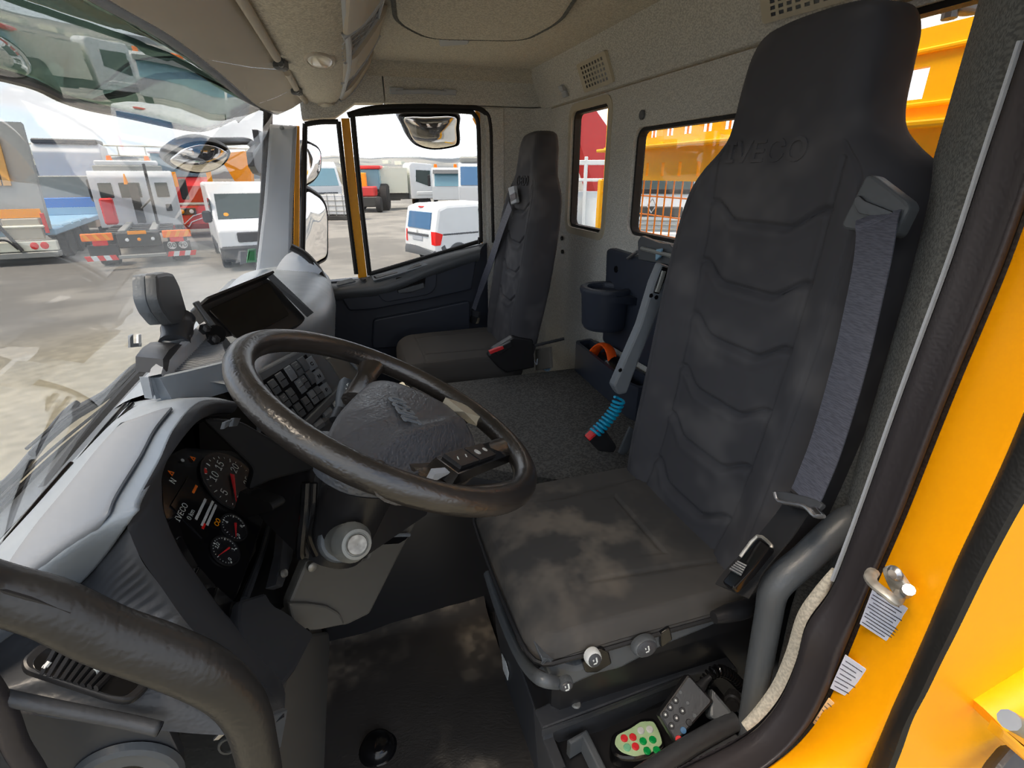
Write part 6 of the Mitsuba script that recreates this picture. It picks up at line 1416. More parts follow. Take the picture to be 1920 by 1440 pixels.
for z in np.arange(1.11, 0.30, -0.075):
    add('grille_rod', rod((-0.30, HY - 0.015, z), (1.16, HY - 0.015, z), 0.003, 6), 'orange_paint', 30, hb_)
add('side_post', cbox((1.125, HY - 0.05, -0.6), (1.165, HY + 0.0, 1.172), 0.006), 'yellow_lightened', 30, hb_)
add('side_post', cbox((-1.19, HY - 0.06, -0.6), (-1.13, HY + 0.0, 1.52), 0.006), 'yellow_lightened', 30, hb_)
add('lower_plate', cbox((-1.15, HY - 0.03, -0.6), (1.16, HY, 0.32), 0.01), 'yellow_lightened', 30, hb_)
for i, (z0, z1) in enumerate(((1.335, 1.345), (1.22, 1.23), (1.44, 1.45))):
    add('rib', cbox((-1.13, HY - 0.002, z0), (-0.30, HY + 0.012, z1), 0.003), 'yellow_lightened', 30, hb_)
dl = thing('work_lamp', 'dark work lamp under the roof edge seen through the rear window beside the headrest', 'lamp')
add('body', plate([(-0.512,-1.05,1.489),(-0.525,-1.05,1.468),(-0.546,-1.05,1.459),(-0.578,-1.05,1.456),(-0.579,-1.05,1.469),(-0.565,-1.05,1.498),(-0.504,-1.05,1.514)], 0.05, 0.008, 0.01, back=(0, -1, 0)), 'mid_plastic', 30, dl)
add('nozzle', tube([(-0.561,-1.05,1.461),(-0.562,-1.05,1.449)], 0.012, 8, 1), 'mid_plastic', 40, dl)

# ---------------------------------------------------------------- vehicles in the yard
class Car:
    """a vehicle in its own frame: x forward, y left, z up from the ground"""
    def __init__(s, name, label, cat_, o, head, group=None):
        s.k = thing(name, label, cat_, group)
        s.m = fr((o[0], o[1], -1.5), (head[0], head[1], 0), (-head[1], head[0], 0))
    def put(s, name, mesh, mat, smooth=30, parent=None, label=None):
        return add(name, put(mesh, s.m), mat, smooth, parent or s.k, label)
    def box(s, name, mat, x, y, z, c=0.03, parent=None, label=None):
        return s.put(name, cbox((x[0], y[0], z[0]), (x[1], y[1], z[1]), c), mat, 30, parent, label)
    def side(s, name, mat, prof, y0, y1, b=0.04, parent=None):
        """profile in (x, z) extruded across the width"""
        m = put(prism(rpoly(prof, 0.06, 3), abs(y1 - y0), b), np.array([[1, 0, 0, 0], [0, 0, -1, max(y0, y1)], [0, 1, 0, 0], [0, 0, 0, 1.0]]))
        return s.put(name, m, mat, 30, parent)
    def wheel(s, x, y, r, w=0.28, parent=None, hub='steel_grey'):
        a = lathe([(r * 0.55, -w / 2), (r * 0.9, -w / 2), (r, -w * 0.35), (r, w * 0.35), (r * 0.9, w / 2), (r * 0.55, w / 2)], 28)
        h = lathe([(0, -w * 0.3), (r * 0.2, -w * 0.42), (r * 0.3, -w * 0.25), (r * 0.56, -w * 0.42), (r * 0.56, w * 0.42), (r * 0.3, w * 0.25), (r * 0.2, w * 0.42), (0, w * 0.3)], 20)
        rot = fr((x, y, r), (1, 0, 0), (0, 0, 1))
        k = s.put('wheel', put(a, rot), 'tyre', 30, parent)
        s.put('hub', put(h, rot), hub, 30, k)
        return k


# crew cab hook lift truck seen from behind
c = Car('hooklift_truck', 'white crew cab hook lift truck seen from behind with orange marker boards', 'truck', (17.3, 5.92), (0.972, 0.235))
for sgn in (1, -1):
    for i in range(5):
        c.put('bumper_stripe', hull([(sx, sgn * (0.62 + 0.15 * (i + t)) if sgn > 0 else -(0.62 + 0.15 * (i + t)), z) for sx in (-0.05, 0.03) for t, z in ((0, 0.30), (1, 0.30), (0.35, 0.44), (1.35, 0.44))]), 'red_paint' if i % 2 == 0 else 'white_paint', False)
    c.box('marker_board', 'amber_marker', (0.0, 0.04), (sgn * 0.62, sgn * 1.38), (0.86, 1.08), 0.02)
    for i in range(3):
        c.put('marker_stripe', hull([(-0.006, sgn * (0.68 + 0.24 * i + t), z) for t, z in ((0, 0.88), (0.1, 0.88), (0.1, 1.06), (0.2, 1.06))] + [(0.0, sgn * (0.68 + 0.24 * i + t), z) for t, z in ((0, 0.88), (0.1, 0.88), (0.1, 1.06), (0.2, 1.06))]), 'amber', False)
    c.box('tail_lamp', 'red_lens', (0.02, 0.08), (sgn * 0.78, sgn * 1.15), (0.72, 0.86), 0.02)
    c.box('mud_flap', 'black_plastic', (0.10, 0.14), (sgn * 0.58, sgn * 1.30), (0.42, 0.74), 0.01)
    c.wheel(1.3, sgn * 0.95, 0.50, 0.5)
    c.wheel(6.2, sgn * 1.05, 0.50, 0.3)
c.box('bumper_bar', 'steel_grey', (-0.02, 0.05), (-0.62, 0.62), (0.31, 0.42), 0.02)
c.box('rear_frame', 'dark_steel', (0.05, 0.3), (-0.55, 0.55), (0.62, 1.06), 0.03)
c.box('plate', 'amber', (0.03, 0.06), (-0.22, 0.25), (1.0, 1.1), 0.005)
for y in (-0.35, 0.0, 0.3):
    c.put('frame_lamp', put(lathe([(0, 0.03), (0.05, 0.02), (0.05, 0), (0, 0)], 12), fr((0.05, y, 0.85), (0, 1, 0), (0, 0, 1)) @ np.diag([1, 1, -1, 1])), 'white_plastic' if y else 'amber', 30)
kf_ = c.k + '__mud_flap_001'
mm = fr((0.095, -0.95, 0.62), (0, -1, 0), (0, 0, 1))
c.put('speed_disc', cat([put(move(lathe([(0, 0.004), (0.12, 0.004), (0.12, 0), (0, 0)], 20), dx, 0, 0.0), mm) for dx in (-0.15, 0.15)]), 'pale_print', 30, kf_)
for s_, dx in (('80', -0.15), ('90', 0.15)):
    t_ = meshkit.text_mesh(s_, 0.12, 0.004, True); b = t_.bounds
    t_.apply_translation([-(b[0][0] + b[1][0]) / 2 + dx, -(b[0][1] + b[1][1]) / 2, 0.005])
    c.put('speed_figures', put(t_, mm), 'gloss_black', False, kf_)
c.box('chassis', 'dark_steel', (0.2, 7.0), (-0.45, 0.45), (0.75, 0.98), 0.02)
c.box('hook_bed', 'steel_grey', (0.3, 4.2), (-0.5, -0.3), (0.98, 1.12), 0.02)
c.box('hook_bed', 'steel_grey', (0.3, 4.2), (0.3, 0.5), (0.98, 1.12), 0.02)
for i in range(5):
    c.box('cross_member', 'dark_steel', (0.6 + 0.75 * i, 0.75 + 0.75 * i), (-0.9, 0.9), (0.96, 1.04), 0.02)
c.put('hook_arm', hull([(x, y, z) for y in (-0.12, 0.12) for x, z in ((3.0, 1.1), (3.3, 1.1), (3.3, 2.3), (3.15, 2.4))]), 'dark_steel')
c.put('hook_arm', hull([(x, y, z) for y in (-0.52, -0.44) for x, z in ((2.2, 1.1), (2.4, 1.1), (2.8, 3.0), (2.65, 3.0))]), 'dark_steel')
c.put('brace', rod((2.6, -0.45, 1.9), (3.2, 0.0, 1.5), 0.03), 'steel_grey')
c.box('red_case', 'red_paint', (2.5, 2.9), (0.62, 0.98), (1.12, 1.95), 0.05)
cab = c.side('cab', 'white_paint', [(3.6, 0.95), (6.9, 0.7), (6.95, 1.75), (6.4, 2.72), (3.75, 2.78), (3.6, 2.6)], -1.22, 1.22, 0.06)
for y0, y1 in ((0.62, 1.0), (-0.18, 0.42), (-1.0, -0.62)):
    c.box('rear_window', 'dark_glass', (3.56, 3.62), (y0, y1), (1.92, 2.40), 0.015, cab)
c.box('vent_flap', 'mid_plastic', (3.57, 3.62), (-0.98, -0.80), (1.45, 1.68), 0.01, cab)
c.box('roof_bar', 'white_paint', (4.2, 4.6), (-0.85, 1.0), (2.95, 3.12), 0.04)
c.box('roof_frame', 'steel_grey', (4.0, 4.1), (-0.95, 1.05), (2.74, 2.95), 0.02)
for y in (0.55, -0.55):
    c.put('beacon', put(lathe([(0, 0.16), (0.07, 0.14), (0.09, 0), (0, 0)], 14), fr((4.4, y, 3.12), (1, 0, 0), (0, 1, 0))), 'amber_marker', 40)
c.box('side_marker', 'amber', (3.7, 3.75), (-1.34, -1.22), (2.25, 2.75), 0.01)
for sgn in (1, -1):
    c.box('mirror', 'black_plastic', (6.5, 6.62), (sgn * 1.35, sgn * 1.62), (1.7, 2.5), 0.04)
c.put('stand_cone', put(lathe([(0, 0.34), (0.02, 0.33), (0.07, 0.0), (0, 0)], 12), fr((3.45, 0.18, 2.35), (1, 0, 0), (0, 1, 0))), 'amber', 40)

# low loader with raised ramps and its white tractor unit
c = Car('lowloader', 'blue low loader trailer with raised grey ramps and red white lamps at the left edge', 'trailer', (19.0, 10.1), (0.985, 0.17))
c.box('deck', 'pale_blue', (0.3, 7.6), (-1.3, 1.3), (0.85, 1.05), 0.03)
c.box('rear_beam', 'cream_paint', (-0.1, 0.1), (-1.32, 1.32), (0.42, 0.72), 0.02)
c.box('step', 'steel_grey', (-0.2, 0.2), (-1.32, 1.32), (0.22, 0.40), 0.02)
for y in (-0.75, -1.0):
    c.put('tail_lamp', put(lathe([(0, 0.03), (0.10, 0.02), (0.11, 0), (0, 0)], 16), fr((-0.10, y, 0.58), (0, 1, 0), (0, 0, 1)) @ np.diag([1, 1, -1, 1])), 'red_lens', 40)
rp = c.put('ramp', hull([(x, y, z) for y in (-1.22, 0.15) for x, z in ((0.05, 1.05), (0.35, 1.05), (0.9, 4.1), (0.7, 4.15))]), 'steel_grey')
for i in range(3):
    c.put('ramp_board', hull([(x, y, z) for y in (-0.62 + 0.02 + 0.22 * i, -0.62 + 0.2 + 0.22 * i) for x, z in ((0.24, 2.35), (0.30, 2.35), (0.60, 3.75), (0.54, 3.75))]), 'wood_board', 30, rp)
c.put('marker_board', hull([(x, y, z) for y in (-1.15, -0.1) for x, z in ((-0.02, 1.42), (0.02, 1.42), (0.03, 1.68), (-0.01, 1.68))]), 'amber')
c.put('ramp', hull([(x, y, z) for y in (0.3, 1.3) for x, z in ((0.05, 0.8), (0.35, 0.8), (0.9, 4.1), (0.7, 4.15))]), 'steel_grey')
for y in (-1.22, 0.05):
    c.box('red_edge', 'red_paint', (-0.06, 0.0), (y, y + 0.1), (0.95, 1.55), 0.01)
c.box('ramp_foot', 'trim_beige', (-0.05, 0.15), (-1.05, -0.15), (0.78, 1.40), 0.02)
c.box('cross_tube', 'cream_paint', (-0.12, 0.0), (-1.15, -0.05), (1.12, 1.2), 0.03)
c.put('jack', rod((-0.15, -0.05, 1.3), (-0.2, -0.45, 0.45), 0.05), 'dark_steel')
c.put('hose', tube([(-0.15, 0.25, 0.45), (-0.18, 0.1, 0.75), (-0.18, -0.15, 0.78), (-0.15, -0.35, 0.5)], 0.03, 8, 5), 'black_plastic', 40)
for x in (1.9, 3.2, 4.5):
    c.wheel(x, -1.12, 0.48, 0.32)
    c.box('mudguard', 'pale_blue', (x - 0.55, x + 0.55), (-1.3, -0.9), (0.98, 1.1), 0.04)
c.box('gooseneck', 'blue_paint', (7.4, 9.8), (-1.28, 1.28), (1.35, 1.75), 0.03)
c.box('front_wall', 'steel_grey', (7.5, 7.7), (-1.28, 1.28), (1.0, 2.6), 0.03)
c.box('tool_box', 'pale_blue', (7.42, 7.52), (-1.28, 1.28), (1.05, 1.5), 0.02)
for x in (6.6, 8.2):
    c.box('locker', 'trim_beige', (x, x + 1.1), (-1.25, -0.9), (0.55, 1.0), 0.03)
c = Car('tractor_unit', 'white tractor unit of the blue low loader standing ahead of the trailer', 'truck', (29.2, 11.6), (0.985, 0.17))
cb_ = c.side('cab', 'white_paint', [(0.0, 0.8), (2.3, 0.8), (2.35, 2.2), (1.9, 3.9), (0.3, 4.0), (0.0, 3.6)], -1.25, 1.25, 0.08)
c.box('rear_panel', 'trim_light', (-0.06, 0.0), (-1.1, 1.1), (1.3, 2.6), 0.02, cb_)
c.box('roof_spoiler', 'mid_plastic', (0.1, 1.6), (-1.2, 1.2), (3.95, 4.15), 0.05, cb_)
c.box('mirror', 'black_plastic', (1.9, 2.05), (-1.65, -1.35), (1.7, 2.6), 0.04)
c.box('exhaust_stack', 'dark_steel', (-0.4, -0.2), (-1.2, -0.95), (0.8, 2.9), 0.04)
for sgn in (1, -1):
    c.wheel(1.5, sgn * 1.05, 0.5, 0.3)
    c.wheel(-1.6, sgn * 0.95, 0.5, 0.5)
c.box('chassis', 'dark_steel', (-3.0, 0.2), (-0.45, 0.45), (0.7, 0.95), 0.02)

# red harvesting machine
c = Car('red_machine', 'red farm machine with a glazed cab behind the white hook lift truck', 'machine', (26.0, 6.55), (-0.98, -0.2))
c.side('hood', 'red_paint', [(-2.5, 1.5), (0.1, 1.5), (0.2, 2.2), (-0.6, 2.55), (-2.5, 2.5)], -1.15, 1.15, 0.06)
lowp = c.side('apron', 'red_paint', [(-1.5, 0.45), (0.0, 0.35), (0.35, 0.6), (0.2, 1.35), (-1.5, 1.35)], -1.2, 1.3, 0.05)
c.put('arrow', tube([(0.38, -0.2, 0.62), (0.36, 0.2, 0.95), (0.35, 0.75, 1.1), (0.36, 0.55, 0.85), (0.38, 0.1, 0.7), (0.38, -0.05, 0.5)], 0.02, 6, 1, True), 'white_paint', 30, lowp)
c.box('lamp_recess', 'dark_plastic', (0.2, 0.34), (-0.35, 0.35), (1.0, 1.28), 0.02, lowp)
for y, m in ((-0.18, 'amber'), (0.18, 'white_plastic')):
    c.put('lamp', put(lathe([(0, 0.03), (0.08, 0.02), (0.09, 0), (0, 0)], 14), fr((0.34, y, 1.14), (0, 1, 0), (0, 0, 1))), m, 40, lowp)
cg = c.side('glass_cab', 'cab_glass', [(-2.2, 2.5), (-0.5, 2.55), (-0.3, 3.5), (-2.2, 3.5)], -0.9, 0.8, 0.04)
c.box('cab_roof', 'white_plastic', (-2.3, -0.2), (-1.0, 0.9), (3.5, 3.62), 0.04, cg)
for y in (-1.0, 1.15):
    c.box('turn_lamp', 'amber', (0.1, 0.25), (y - 0.1, y + 0.1), (2.3, 2.85), 0.02)
for sgn in (1, -1):
    c.wheel(-1.3, sgn * 1.0, 0.6, 0.45)
c = Car('ladder_boom', 'long pale lattice boom lying above the parked trucks at the left', 'boom', (31.0, 12.0), (0.10, -0.995))
for z in (3.55, 4.0):
    c.put('chord', rod((-3.0, 0, z), (10.5, 0, z - 0.1), 0.04, 6), 'cream_paint')
for i in range(12):
    c.put('lattice', rod((-2.8 + 1.15 * i, 0, 3.55), (-2.8 + 1.15 * i, 0, 3.98), 0.03, 6), 'cream_paint')
c.box('support', 'steel_grey', (-2.5, -2.2), (-0.15, 0.15), (0.0, 3.6), 0.03)
c.box('support', 'steel_grey', (8.0, 8.3), (-0.15, 0.15), (0.0, 3.5), 0.03)
c = Car('yellow_bin', 'bright yellow chute standing behind the white van', 'chute', (30.0, 4.6), (-1, 0))
c.put('hopper', hull([(x, y, z) for x in (-0.5, 0.5) for y, z in ((-0.9, 3.6), (0.6, 3.75), (0.4, 2.2), (-0.3, 2.2))]), 'amber')
c.box('leg', 'amber', (-0.2, 0.2), (-0.2, 0.3), (0.0, 2.3), 0.02)

# white delivery van facing the camera
c = Car('delivery_van', 'white delivery van facing the camera beside the windscreen pillar', 'van', (16.0, 2.5), (-0.97, -0.24))
vb = c.side('body', 'white_paint', [(-5.4, 0.45), (-0.1, 0.35), (0.05, 0.7), (-0.05, 1.15), (-0.75, 1.42), (-1.55, 2.15), (-2.0, 2.42), (-5.4, 2.42)], -0.98, 0.98, 0.08)
c.put('windscreen', hull([(x, y, z) for x, y, z in ((-0.74, -0.86, 1.45), (-0.74, 0.86, 1.45), (-1.5, -0.80, 2.12), (-1.5, 0.80, 2.12), (-0.80, -0.84, 1.38), (-0.80, 0.84, 1.38), (-1.56, 0.78, 2.06), (-1.56, -0.78, 2.06))]), 'dark_glass', False, vb)
c.box('side_window', 'dark_glass', (-1.95, -1.05), (-1.0, -0.96), (1.42, 2.0), 0.02, vb)
for sgn in (1, -1):
    c.put('head_lamp', hull([(x, sgn * y, z) for x, y, z in ((-0.02, 0.55, 0.98), (-0.16, 0.96, 1.05), (-0.22, 0.96, 1.2), (-0.06, 0.55, 1.12), (-0.3, 0.7, 1.0), (-0.35, 0.9, 1.15))]), 'white_plastic', False, vb)
    c.box('mirror', 'black_plastic', (-1.25, -1.05), (sgn * 1.0, sgn * 1.24), (1.32, 1.66), 0.05)
    c.wheel(-0.95, sgn * 0.86, 0.34, 0.22)
    c.wheel(-4.5, sgn * 0.86, 0.34, 0.22)
c.box('grille', 'black_plastic', (-0.05, 0.07), (-0.5, 0.5), (0.82, 1.1), 0.03, vb)
c.box('bumper', 'dark_plastic', (-0.5, 0.10), (-0.99, 0.99), (0.28, 0.74), 0.08, vb)
c.box('sill', 'mid_plastic', (-4.2, -1.3), (-1.0, -0.96), (0.42, 0.7), 0.02, vb)
c.put('inspection_sticker', put(lathe([(0, 0.012), (0.07, 0.012), (0.07, 0), (0, 0)], 12), fr((-0.86, -0.62, 1.55), unit((0, 1, 0)), unit((-0.72, 0, 0.68)))), 'amber', 30, vb)

# small white car derived van
c = Car('small_van', 'small white van with a red tail lamp seen through the passenger window', 'van', (15.4, -2.25), (0.38, -0.925))
vb = c.side('body', 'white_paint', [(0.0, 0.5), (0.02, 1.0), (0.18, 1.72), (0.5, 1.82), (2.4, 1.84), (3.1, 1.15), (4.1, 1.0), (4.25, 0.45), (4.2, 0.35), (0.1, 0.35)], -0.90, 0.90, 0.09)
c.put('rear_window', hull([(x, y, z) for x, y, z in ((0.02, -0.62, 1.12), (0.02, 0.72, 1.12), (0.10, -0.60, 1.60), (0.10, 0.68, 1.60), (0.12, -0.6, 1.12), (0.12, 0.7, 1.12), (0.2, 0.66, 1.6), (0.2, -0.58, 1.6))]), 'tinted_blue', False, vb)
c.put('side_window', hull([(x, y, z) for y in (-0.895, -0.91) for x, z in ((1.75, 1.14), (3.0, 1.16), (2.55, 1.64), (1.65, 1.66))]), 'dark_glass', False, vb)
c.box('plate_bar', 'mid_plastic', (-0.02, 0.02), (-0.55, 0.7), (0.90, 0.97), 0.01, vb)
c.box('number_plate', 'trim_light', (-0.015, 0.02), (-0.2, 0.4), (0.76, 0.88), 0.005, vb)
c.put('emblem', tube([(0.0, 0.10, 1.06), (0.0, 0.06, 1.0), (0.0, 0.10, 0.985), (0.0, 0.14, 1.0)], 0.008, 5, 1, True), 'steel_grey', 30, vb)
c.box('roof_lamp', 'red_lens', (0.16, 0.26), (0.0, 0.22), (1.72, 1.76), 0.01, vb)
for y in (0.78, -0.78):
    s_ = 1 if y > 0 else -1
    c.put('tail_lamp', hull([(x, s_ * yy, z) for x, yy, z in ((-0.01, 0.74, 0.68), (-0.01, 0.74, 1.06), (0.30, 0.915, 0.98), (0.20, 0.915, 0.66), (0.05, 0.9, 1.06), (0.02, 0.9, 0.66))]), 'red_lens', False, vb)
c.box('side_rail', 'mid_plastic', (0.32, 1.65), (-0.895, -0.912), (0.94, 0.99), 0.005, vb)
c.put('bumper', hull([(x, y, z) for x, y, z in ((-0.06, -0.85, 0.32), (-0.06, 0.85, 0.32), (-0.06, -0.85, 0.46), (-0.06, 0.85, 0.46), (0.5, -0.92, 0.32), (0.5, 0.92, 0.32), (0.35, 0.92, 0.66), (0.35, -0.92, 0.66), (0.05, 0.9, 0.66))]), 'mid_plastic', 30, vb)
for sgn in (1, -1):
    c.wheel(0.85, sgn * 0.78, 0.31, 0.2)
    c.wheel(3.5, sgn * 0.78, 0.31, 0.2)
    c.put('wheel_arch', put(lathe([(0.30, -0.03), (0.38, -0.03), (0.40, 0.02), (0.38, 0.03), (0.30, 0.03)], 24), fr((0.85, sgn * 0.90, 0.31), (1, 0, 0), (0, 0, 1))), 'mid_plastic', 30, vb)

# white truck and a caged tank in the quarter window
c = Car('box_truck', 'white truck cab with a beacon facing the yard behind the caged tank', 'truck', (36.5, 0.9), (-0.9, -0.43))
cb_ = c.side('cab', 'white_paint', [(-2.2, 0.9), (0.0, 0.9), (0.1, 1.9), (-0.35, 3.1), (-0.6, 3.4), (-2.2, 3.4)], -1.2, 1.2, 0.06)
c.put('windscreen', hull([(x, y, z) for y in (-1.02, 1.02) for x, z in ((0.12, 1.95), (-0.28, 3.0), (0.05, 1.95), (-0.35, 3.0))]), 'cab_glass', False, cb_)
c.box('grille_line', 'mid_plastic', (0.06, 0.12), (-0.9, 0.9), (1.45, 1.55), 0.01, cb_)
c.put('beacon', put(lathe([(0, 0.22), (0.08, 0.2), (0.1, 0), (0, 0)], 12), fr((-1.0, -0.2, 3.4), (1, 0, 0), (0, 1, 0))), 'amber_marker', 40)
c.box('crane_column', 'dark_steel', (-2.9, -2.3), (-0.9, 0.6), (0.8, 3.0), 0.05)
c.box('crane_arm', 'red_paint', (-3.0, -2.2), (-2.4, 0.8), (3.0, 3.25), 0.05)
c.box('body', 'green_panel', (-5.5, -3.1), (-1.2, 1.2), (0.9, 2.6), 0.03)
for sgn in (1, -1):
    c.wheel(-0.8, sgn * 1.0, 0.5, 0.3); c.wheel(-4.2, sgn * 0.95, 0.5, 0.4)
c = Car('caged_tank', 'white liquid tank in a metal cage standing in front of the white truck', 'tank', (33.6, 0.0), (-0.95, 0.3))
c.box('tank', 'white_plastic', (-1.1, 0.0), (-1.2, 1.1), (0.32, 1.5), 0.06)
cg = c.box('pallet', 'dark_steel', (-1.15, 0.05), (-1.25, 1.15), (0.0, 0.28), 0.02)
for y in np.linspace(-1.22, 1.12, 6):
    c.put('cage_bar', rod((0.03, y, 0.25), (0.03, y, 1.55), 0.02, 6), 'steel_grey')
for z in (0.55, 0.85, 1.15, 1.5):
    c.put('cage_bar', rod((0.03, -1.24, z), (0.03, 1.14, z), 0.02, 6), 'steel_grey')

# tractor, tipper truck and two more cabs
c = Car('farm_tractor', 'orange and red tractor with a huge rear tyre by the tipper truck', 'tractor', (41.5, -2.3), (-0.97, 0.2))
c.wheel(-1.0, -0.95, 0.98, 0.62); c.wheel(-1.0, 0.95, 0.98, 0.62)
c.box('cab', 'cab_glass', (-1.9, -0.4), (-0.7, 0.7), (1.5, 3.0), 0.08)
c.box('cab_roof', 'red_paint', (-2.0, -0.3), (-0.85, 0.85), (3.0, 3.25), 0.06)
c.box('loader', 'amber', (-0.2, 0.3), (-1.3, -0.2), (1.3, 2.75), 0.05)
c.box('hood', 'red_paint', (-0.4, 1.4), (-0.45, 0.5), (1.1, 1.8), 0.08)
c.box('fender', 'dark_plastic', (-1.9, -0.1), (-1.3, -0.6), (1.75, 1.9), 0.05)
c.box('front_frame', 'dark_steel', (0.3, 1.6), (-0.7, 0.7), (0.4, 1.1), 0.05)
c.wheel(1.3, -0.75, 0.55, 0.4); c.wheel(1.3, 0.75, 0.55, 0.4)
c = Car('tipper_truck', 'white tipper truck with a tilted cream body seen from the side', 'truck', (44.0, -5.6), (0.10, -0.995))
c.put('tipper_body', hull([(x, y, z) for x, y, z in ((-5.9, -1.2, 3.1), (-5.9, 1.2, 3.1), (-0.4, -1.2, 3.1), (-0.4, 1.2, 3.1), (-0.4, -1.1, 1.25), (-0.4, 1.1, 1.25), (-4.6, -1.1, 1.25), (-4.6, 1.1, 1.25))]), 'cream_paint')
c.put('body_rib', hull([(x, y, z) for y in (-1.3, 1.3) for x, z in ((-5.95, 3.1), (-5.75, 3.1), (-4.5, 1.2), (-4.7, 1.2))]), 'trim_beige')
cb_ = c.side('cab', 'white_paint', [(-0.2, 0.8), (1.9, 0.8), (1.95, 1.9), (1.6, 3.4), (0.0, 3.5), (-0.2, 3.3)], -1.22, 1.22, 0.06)
for y in (1.2, -1.24):
    c.put('side_window', hull([(x, yy, z) for yy in (y, y + 0.04) for x, z in ((0.25, 2.1), (1.3, 1.75), (1.45, 2.9), (0.3, 2.95))]), 'dark_glass', False, cb_)
c.box('chassis', 'dark_steel', (-5.0, 1.8), (-0.45, 0.45), (0.75, 1.2), 0.03)
c.box('side_guard', 'steel_grey', (-3.4, -0.6), (1.05, 1.15), (0.6, 0.8), 0.02)
for sgn in (1, -1):
    c.wheel(0.9, sgn * 1.05, 0.52, 0.3); c.wheel(-4.2, sgn * 1.0, 0.52, 0.4)
    c.box('mudguard', 'white_paint', (0.2, 1.7), (sgn * 1.0, sgn * 1.26), (1.0, 1.4), 0.1)
c = Car('flat_truck', 'white truck cab with a dark sun visor and orange beacons behind the small van', 'truck', (40.0, -8.0), (-0.98, 0.20))
cb_ = c.side('cab', 'white_paint', [(-2.0, 0.8), (0.0, 0.8), (0.1, 1.75), (-0.2, 2.9), (-0.4, 3.1), (-2.0, 3.1)], -1.2, 1.2, 0.06)
c.put('windscreen', hull([(x, y, z) for y in (-1.0, 1.0) for x, z in ((0.13, 1.8), (-0.12, 2.72), (0.05, 1.8), (-0.2, 2.72))]), 'cab_glass', False, cb_)
c.put('sun_visor', hull([(x, y, z) for y in (-1.1, 1.1) for x, z in ((-0.05, 2.95), (0.22, 2.68), (0.16, 2.66), (-0.1, 2.9))]), 'mid_plastic', False, cb_)
for y in (-0.9, 0.6):
    c.put('beacon', put(lathe([(0, 0.26), (0.12, 0.24), (0.13, 0), (0, 0)], 12), fr((-0.8, y, 3.1), (1, 0, 0), (0, 1, 0))), 'amber_marker', 40)
for sgn in (1, -1):
    c.wheel(-0.9, sgn * 1.0, 0.5, 0.3)
    c.box('mirror', 'black_plastic', (0.0, 0.1), (sgn * 1.3, sgn * 1.5), (1.8, 2.6), 0.03)
c = Car('blue_glass_truck', 'white truck cab with a bright blue windscreen at the edge of the passenger window', 'truck', (33.0, -8.6), (-0.97, 0.25))
cb_ = c.side('cab', 'white_paint', [(-2.2, 0.7), (0.0, 0.7), (0.12, 1.9), (-0.3, 3.1), (-0.7, 3.35), (-2.2, 3.35)], -1.25, 1.25, 0.06)
c.put('windscreen', hull([(x, y, z) for y in (-1.1, 1.1) for x, z in ((0.14, 2.0), (-0.26, 3.1), (0.05, 2.0), (-0.35, 3.1))]), 'tinted_blue', False, cb_)
c.box('roof_spoiler', 'steel_grey', (-2.0, -0.5), (-1.15, 1.15), (3.35, 3.7), 0.1, cb_)
c.box('mirror', 'black_plastic', (-0.1, 0.05), (1.3, 1.55), (1.9, 2.9), 0.03)
for sgn in (1, -1):
    c.wheel(-1.0, sgn * 1.0, 0.5, 0.3)

# what shows through the rear windows
c = Car('diamond_truck', 'white truck front with a silver diamond emblem seen through the yellow grille', 'truck', (13.0, -9.0), (-0.84, 0.54))
cb_ = c.side('cab', 'white_paint', [(-2.4, 0.5), (0.0, 0.5), (0.12, 1.5), (0.1, 2.1), (-0.3, 3.4), (-2.4, 3.5)], -1.25, 1.25, 0.06)
c.put('windscreen', hull([(x, y, z) for y in (-1.12, 1.12) for x, z in ((0.13, 2.28), (-0.15, 3.2), (0.05, 2.28), (-0.2, 3.2))]), 'dark_glass', False, cb_)
c.box('cowl', 'black_plastic', (0.05, 0.16), (-1.15, 1.15), (2.14, 2.28), 0.02, cb_)
c.box('grille', 'dark_steel', (0.05, 0.15), (-0.9, 0.9), (1.48, 1.78), 0.03, cb_)
for z in (1.12, 1.25, 1.38):
    c.box('grille_slat', 'steel_grey', (0.1, 0.17), (-0.95, 0.95), (z - 0.02, z + 0.03), 0.01, cb_)
c.put('emblem', tube([(0.2, 0, 2.0), (0.2, 0.13, 1.8), (0.2, 0, 1.6), (0.2, -0.13, 1.8)], 0.03, 6, 1, True), 'silver', 30, cb_)
c.box('bumper', 'white_paint', (0.0, 0.2), (-1.25, 1.25), (0.85, 1.05), 0.05, cb_)
c.box('lower_grille', 'dark_plastic', (0.0, 0.16), (-1.1, 1.1), (0.45, 0.82), 0.04, cb_)
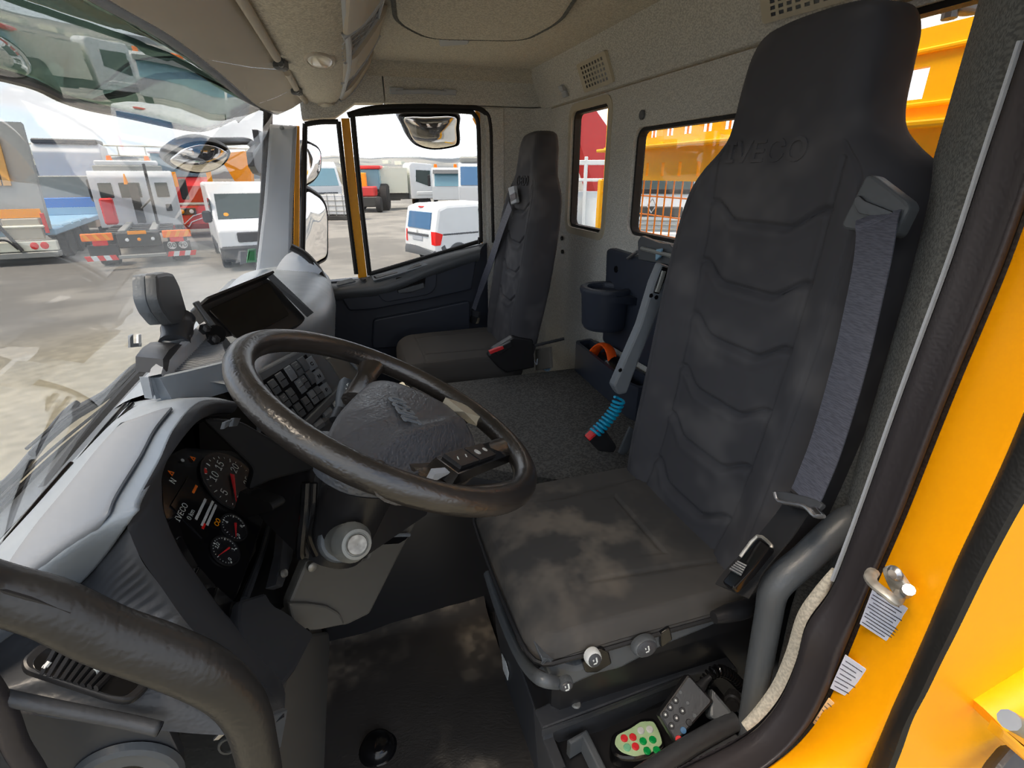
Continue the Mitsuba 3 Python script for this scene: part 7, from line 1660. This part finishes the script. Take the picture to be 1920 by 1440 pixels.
for sgn in (1, -1):
    c.wheel(-1.2, sgn * 1.05, 0.5, 0.3)
    c.box('head_lamp', 'white_plastic', (0.0, 0.2), (sgn * 0.8, sgn * 1.2), (1.1, 1.35), 0.03, cb_)
c = Car('white_pickup', 'white pickup cab with a tall white load frame outside the narrow rear window', 'pickup', (15.2, -8.0), (0.9, -0.43))
cb_ = c.side('cab', 'white_paint', [(0.0, 0.6), (2.6, 0.6), (2.7, 1.2), (1.9, 1.35), (1.3, 2.1), (0.1, 2.15), (0.0, 1.9)], -0.95, 0.95, 0.08)
c.put('side_window', hull([(x, y, z) for y in (0.94, 0.97) for x, z in ((0.45, 1.3), (1.6, 1.3), (1.15, 1.98), (0.5, 2.0))]), 'dark_glass', False, cb_)
c.box('bed', 'white_paint', (-3.0, -0.1), (-1.05, 1.05), (0.7, 1.0), 0.03)
for y in (1.0, 0.2):
    c.box('load_frame_post', 'white_paint', (-0.2, -0.05), (y - 0.06, y + 0.06), (0.9, 3.2), 0.02)
c.box('load_frame_bar', 'white_paint', (-0.2, -0.05), (-0.9, 1.06), (2.95, 3.1), 0.02)
c.box('load_frame_bar', 'white_paint', (-0.2, -0.05), (-0.9, 1.06), (2.45, 2.55), 0.02)
c.box('grey_box', 'mid_plastic', (-0.9, -0.3), (0.6, 1.0), (1.0, 2.4), 0.03)
for sgn in (1, -1):
    c.wheel(1.9, sgn * 0.85, 0.36, 0.22); c.wheel(-1.8, sgn * 0.85, 0.36, 0.22)
c = Car('crane_jib', 'sloping red crane jib behind the narrow rear window', 'crane', (19.5, -9.3), (-0.35, 0.94))
c.put('jib', hull([(x, y, z) for y in (-0.3, 0.3) for x, z in ((-3.2, 1.6), (-1.2, 1.6), (1.2, 5.8), (0.3, 5.8), (-3.4, 3.0))]), 'red_paint')
c.box('column', 'red_paint', (-3.0, -2.0), (-0.4, 0.4), (0.0, 2.0), 0.05)
c.box('foot', 'dark_steel', (-3.4, -1.6), (-0.9, 0.9), (0.0, 0.3), 0.05)
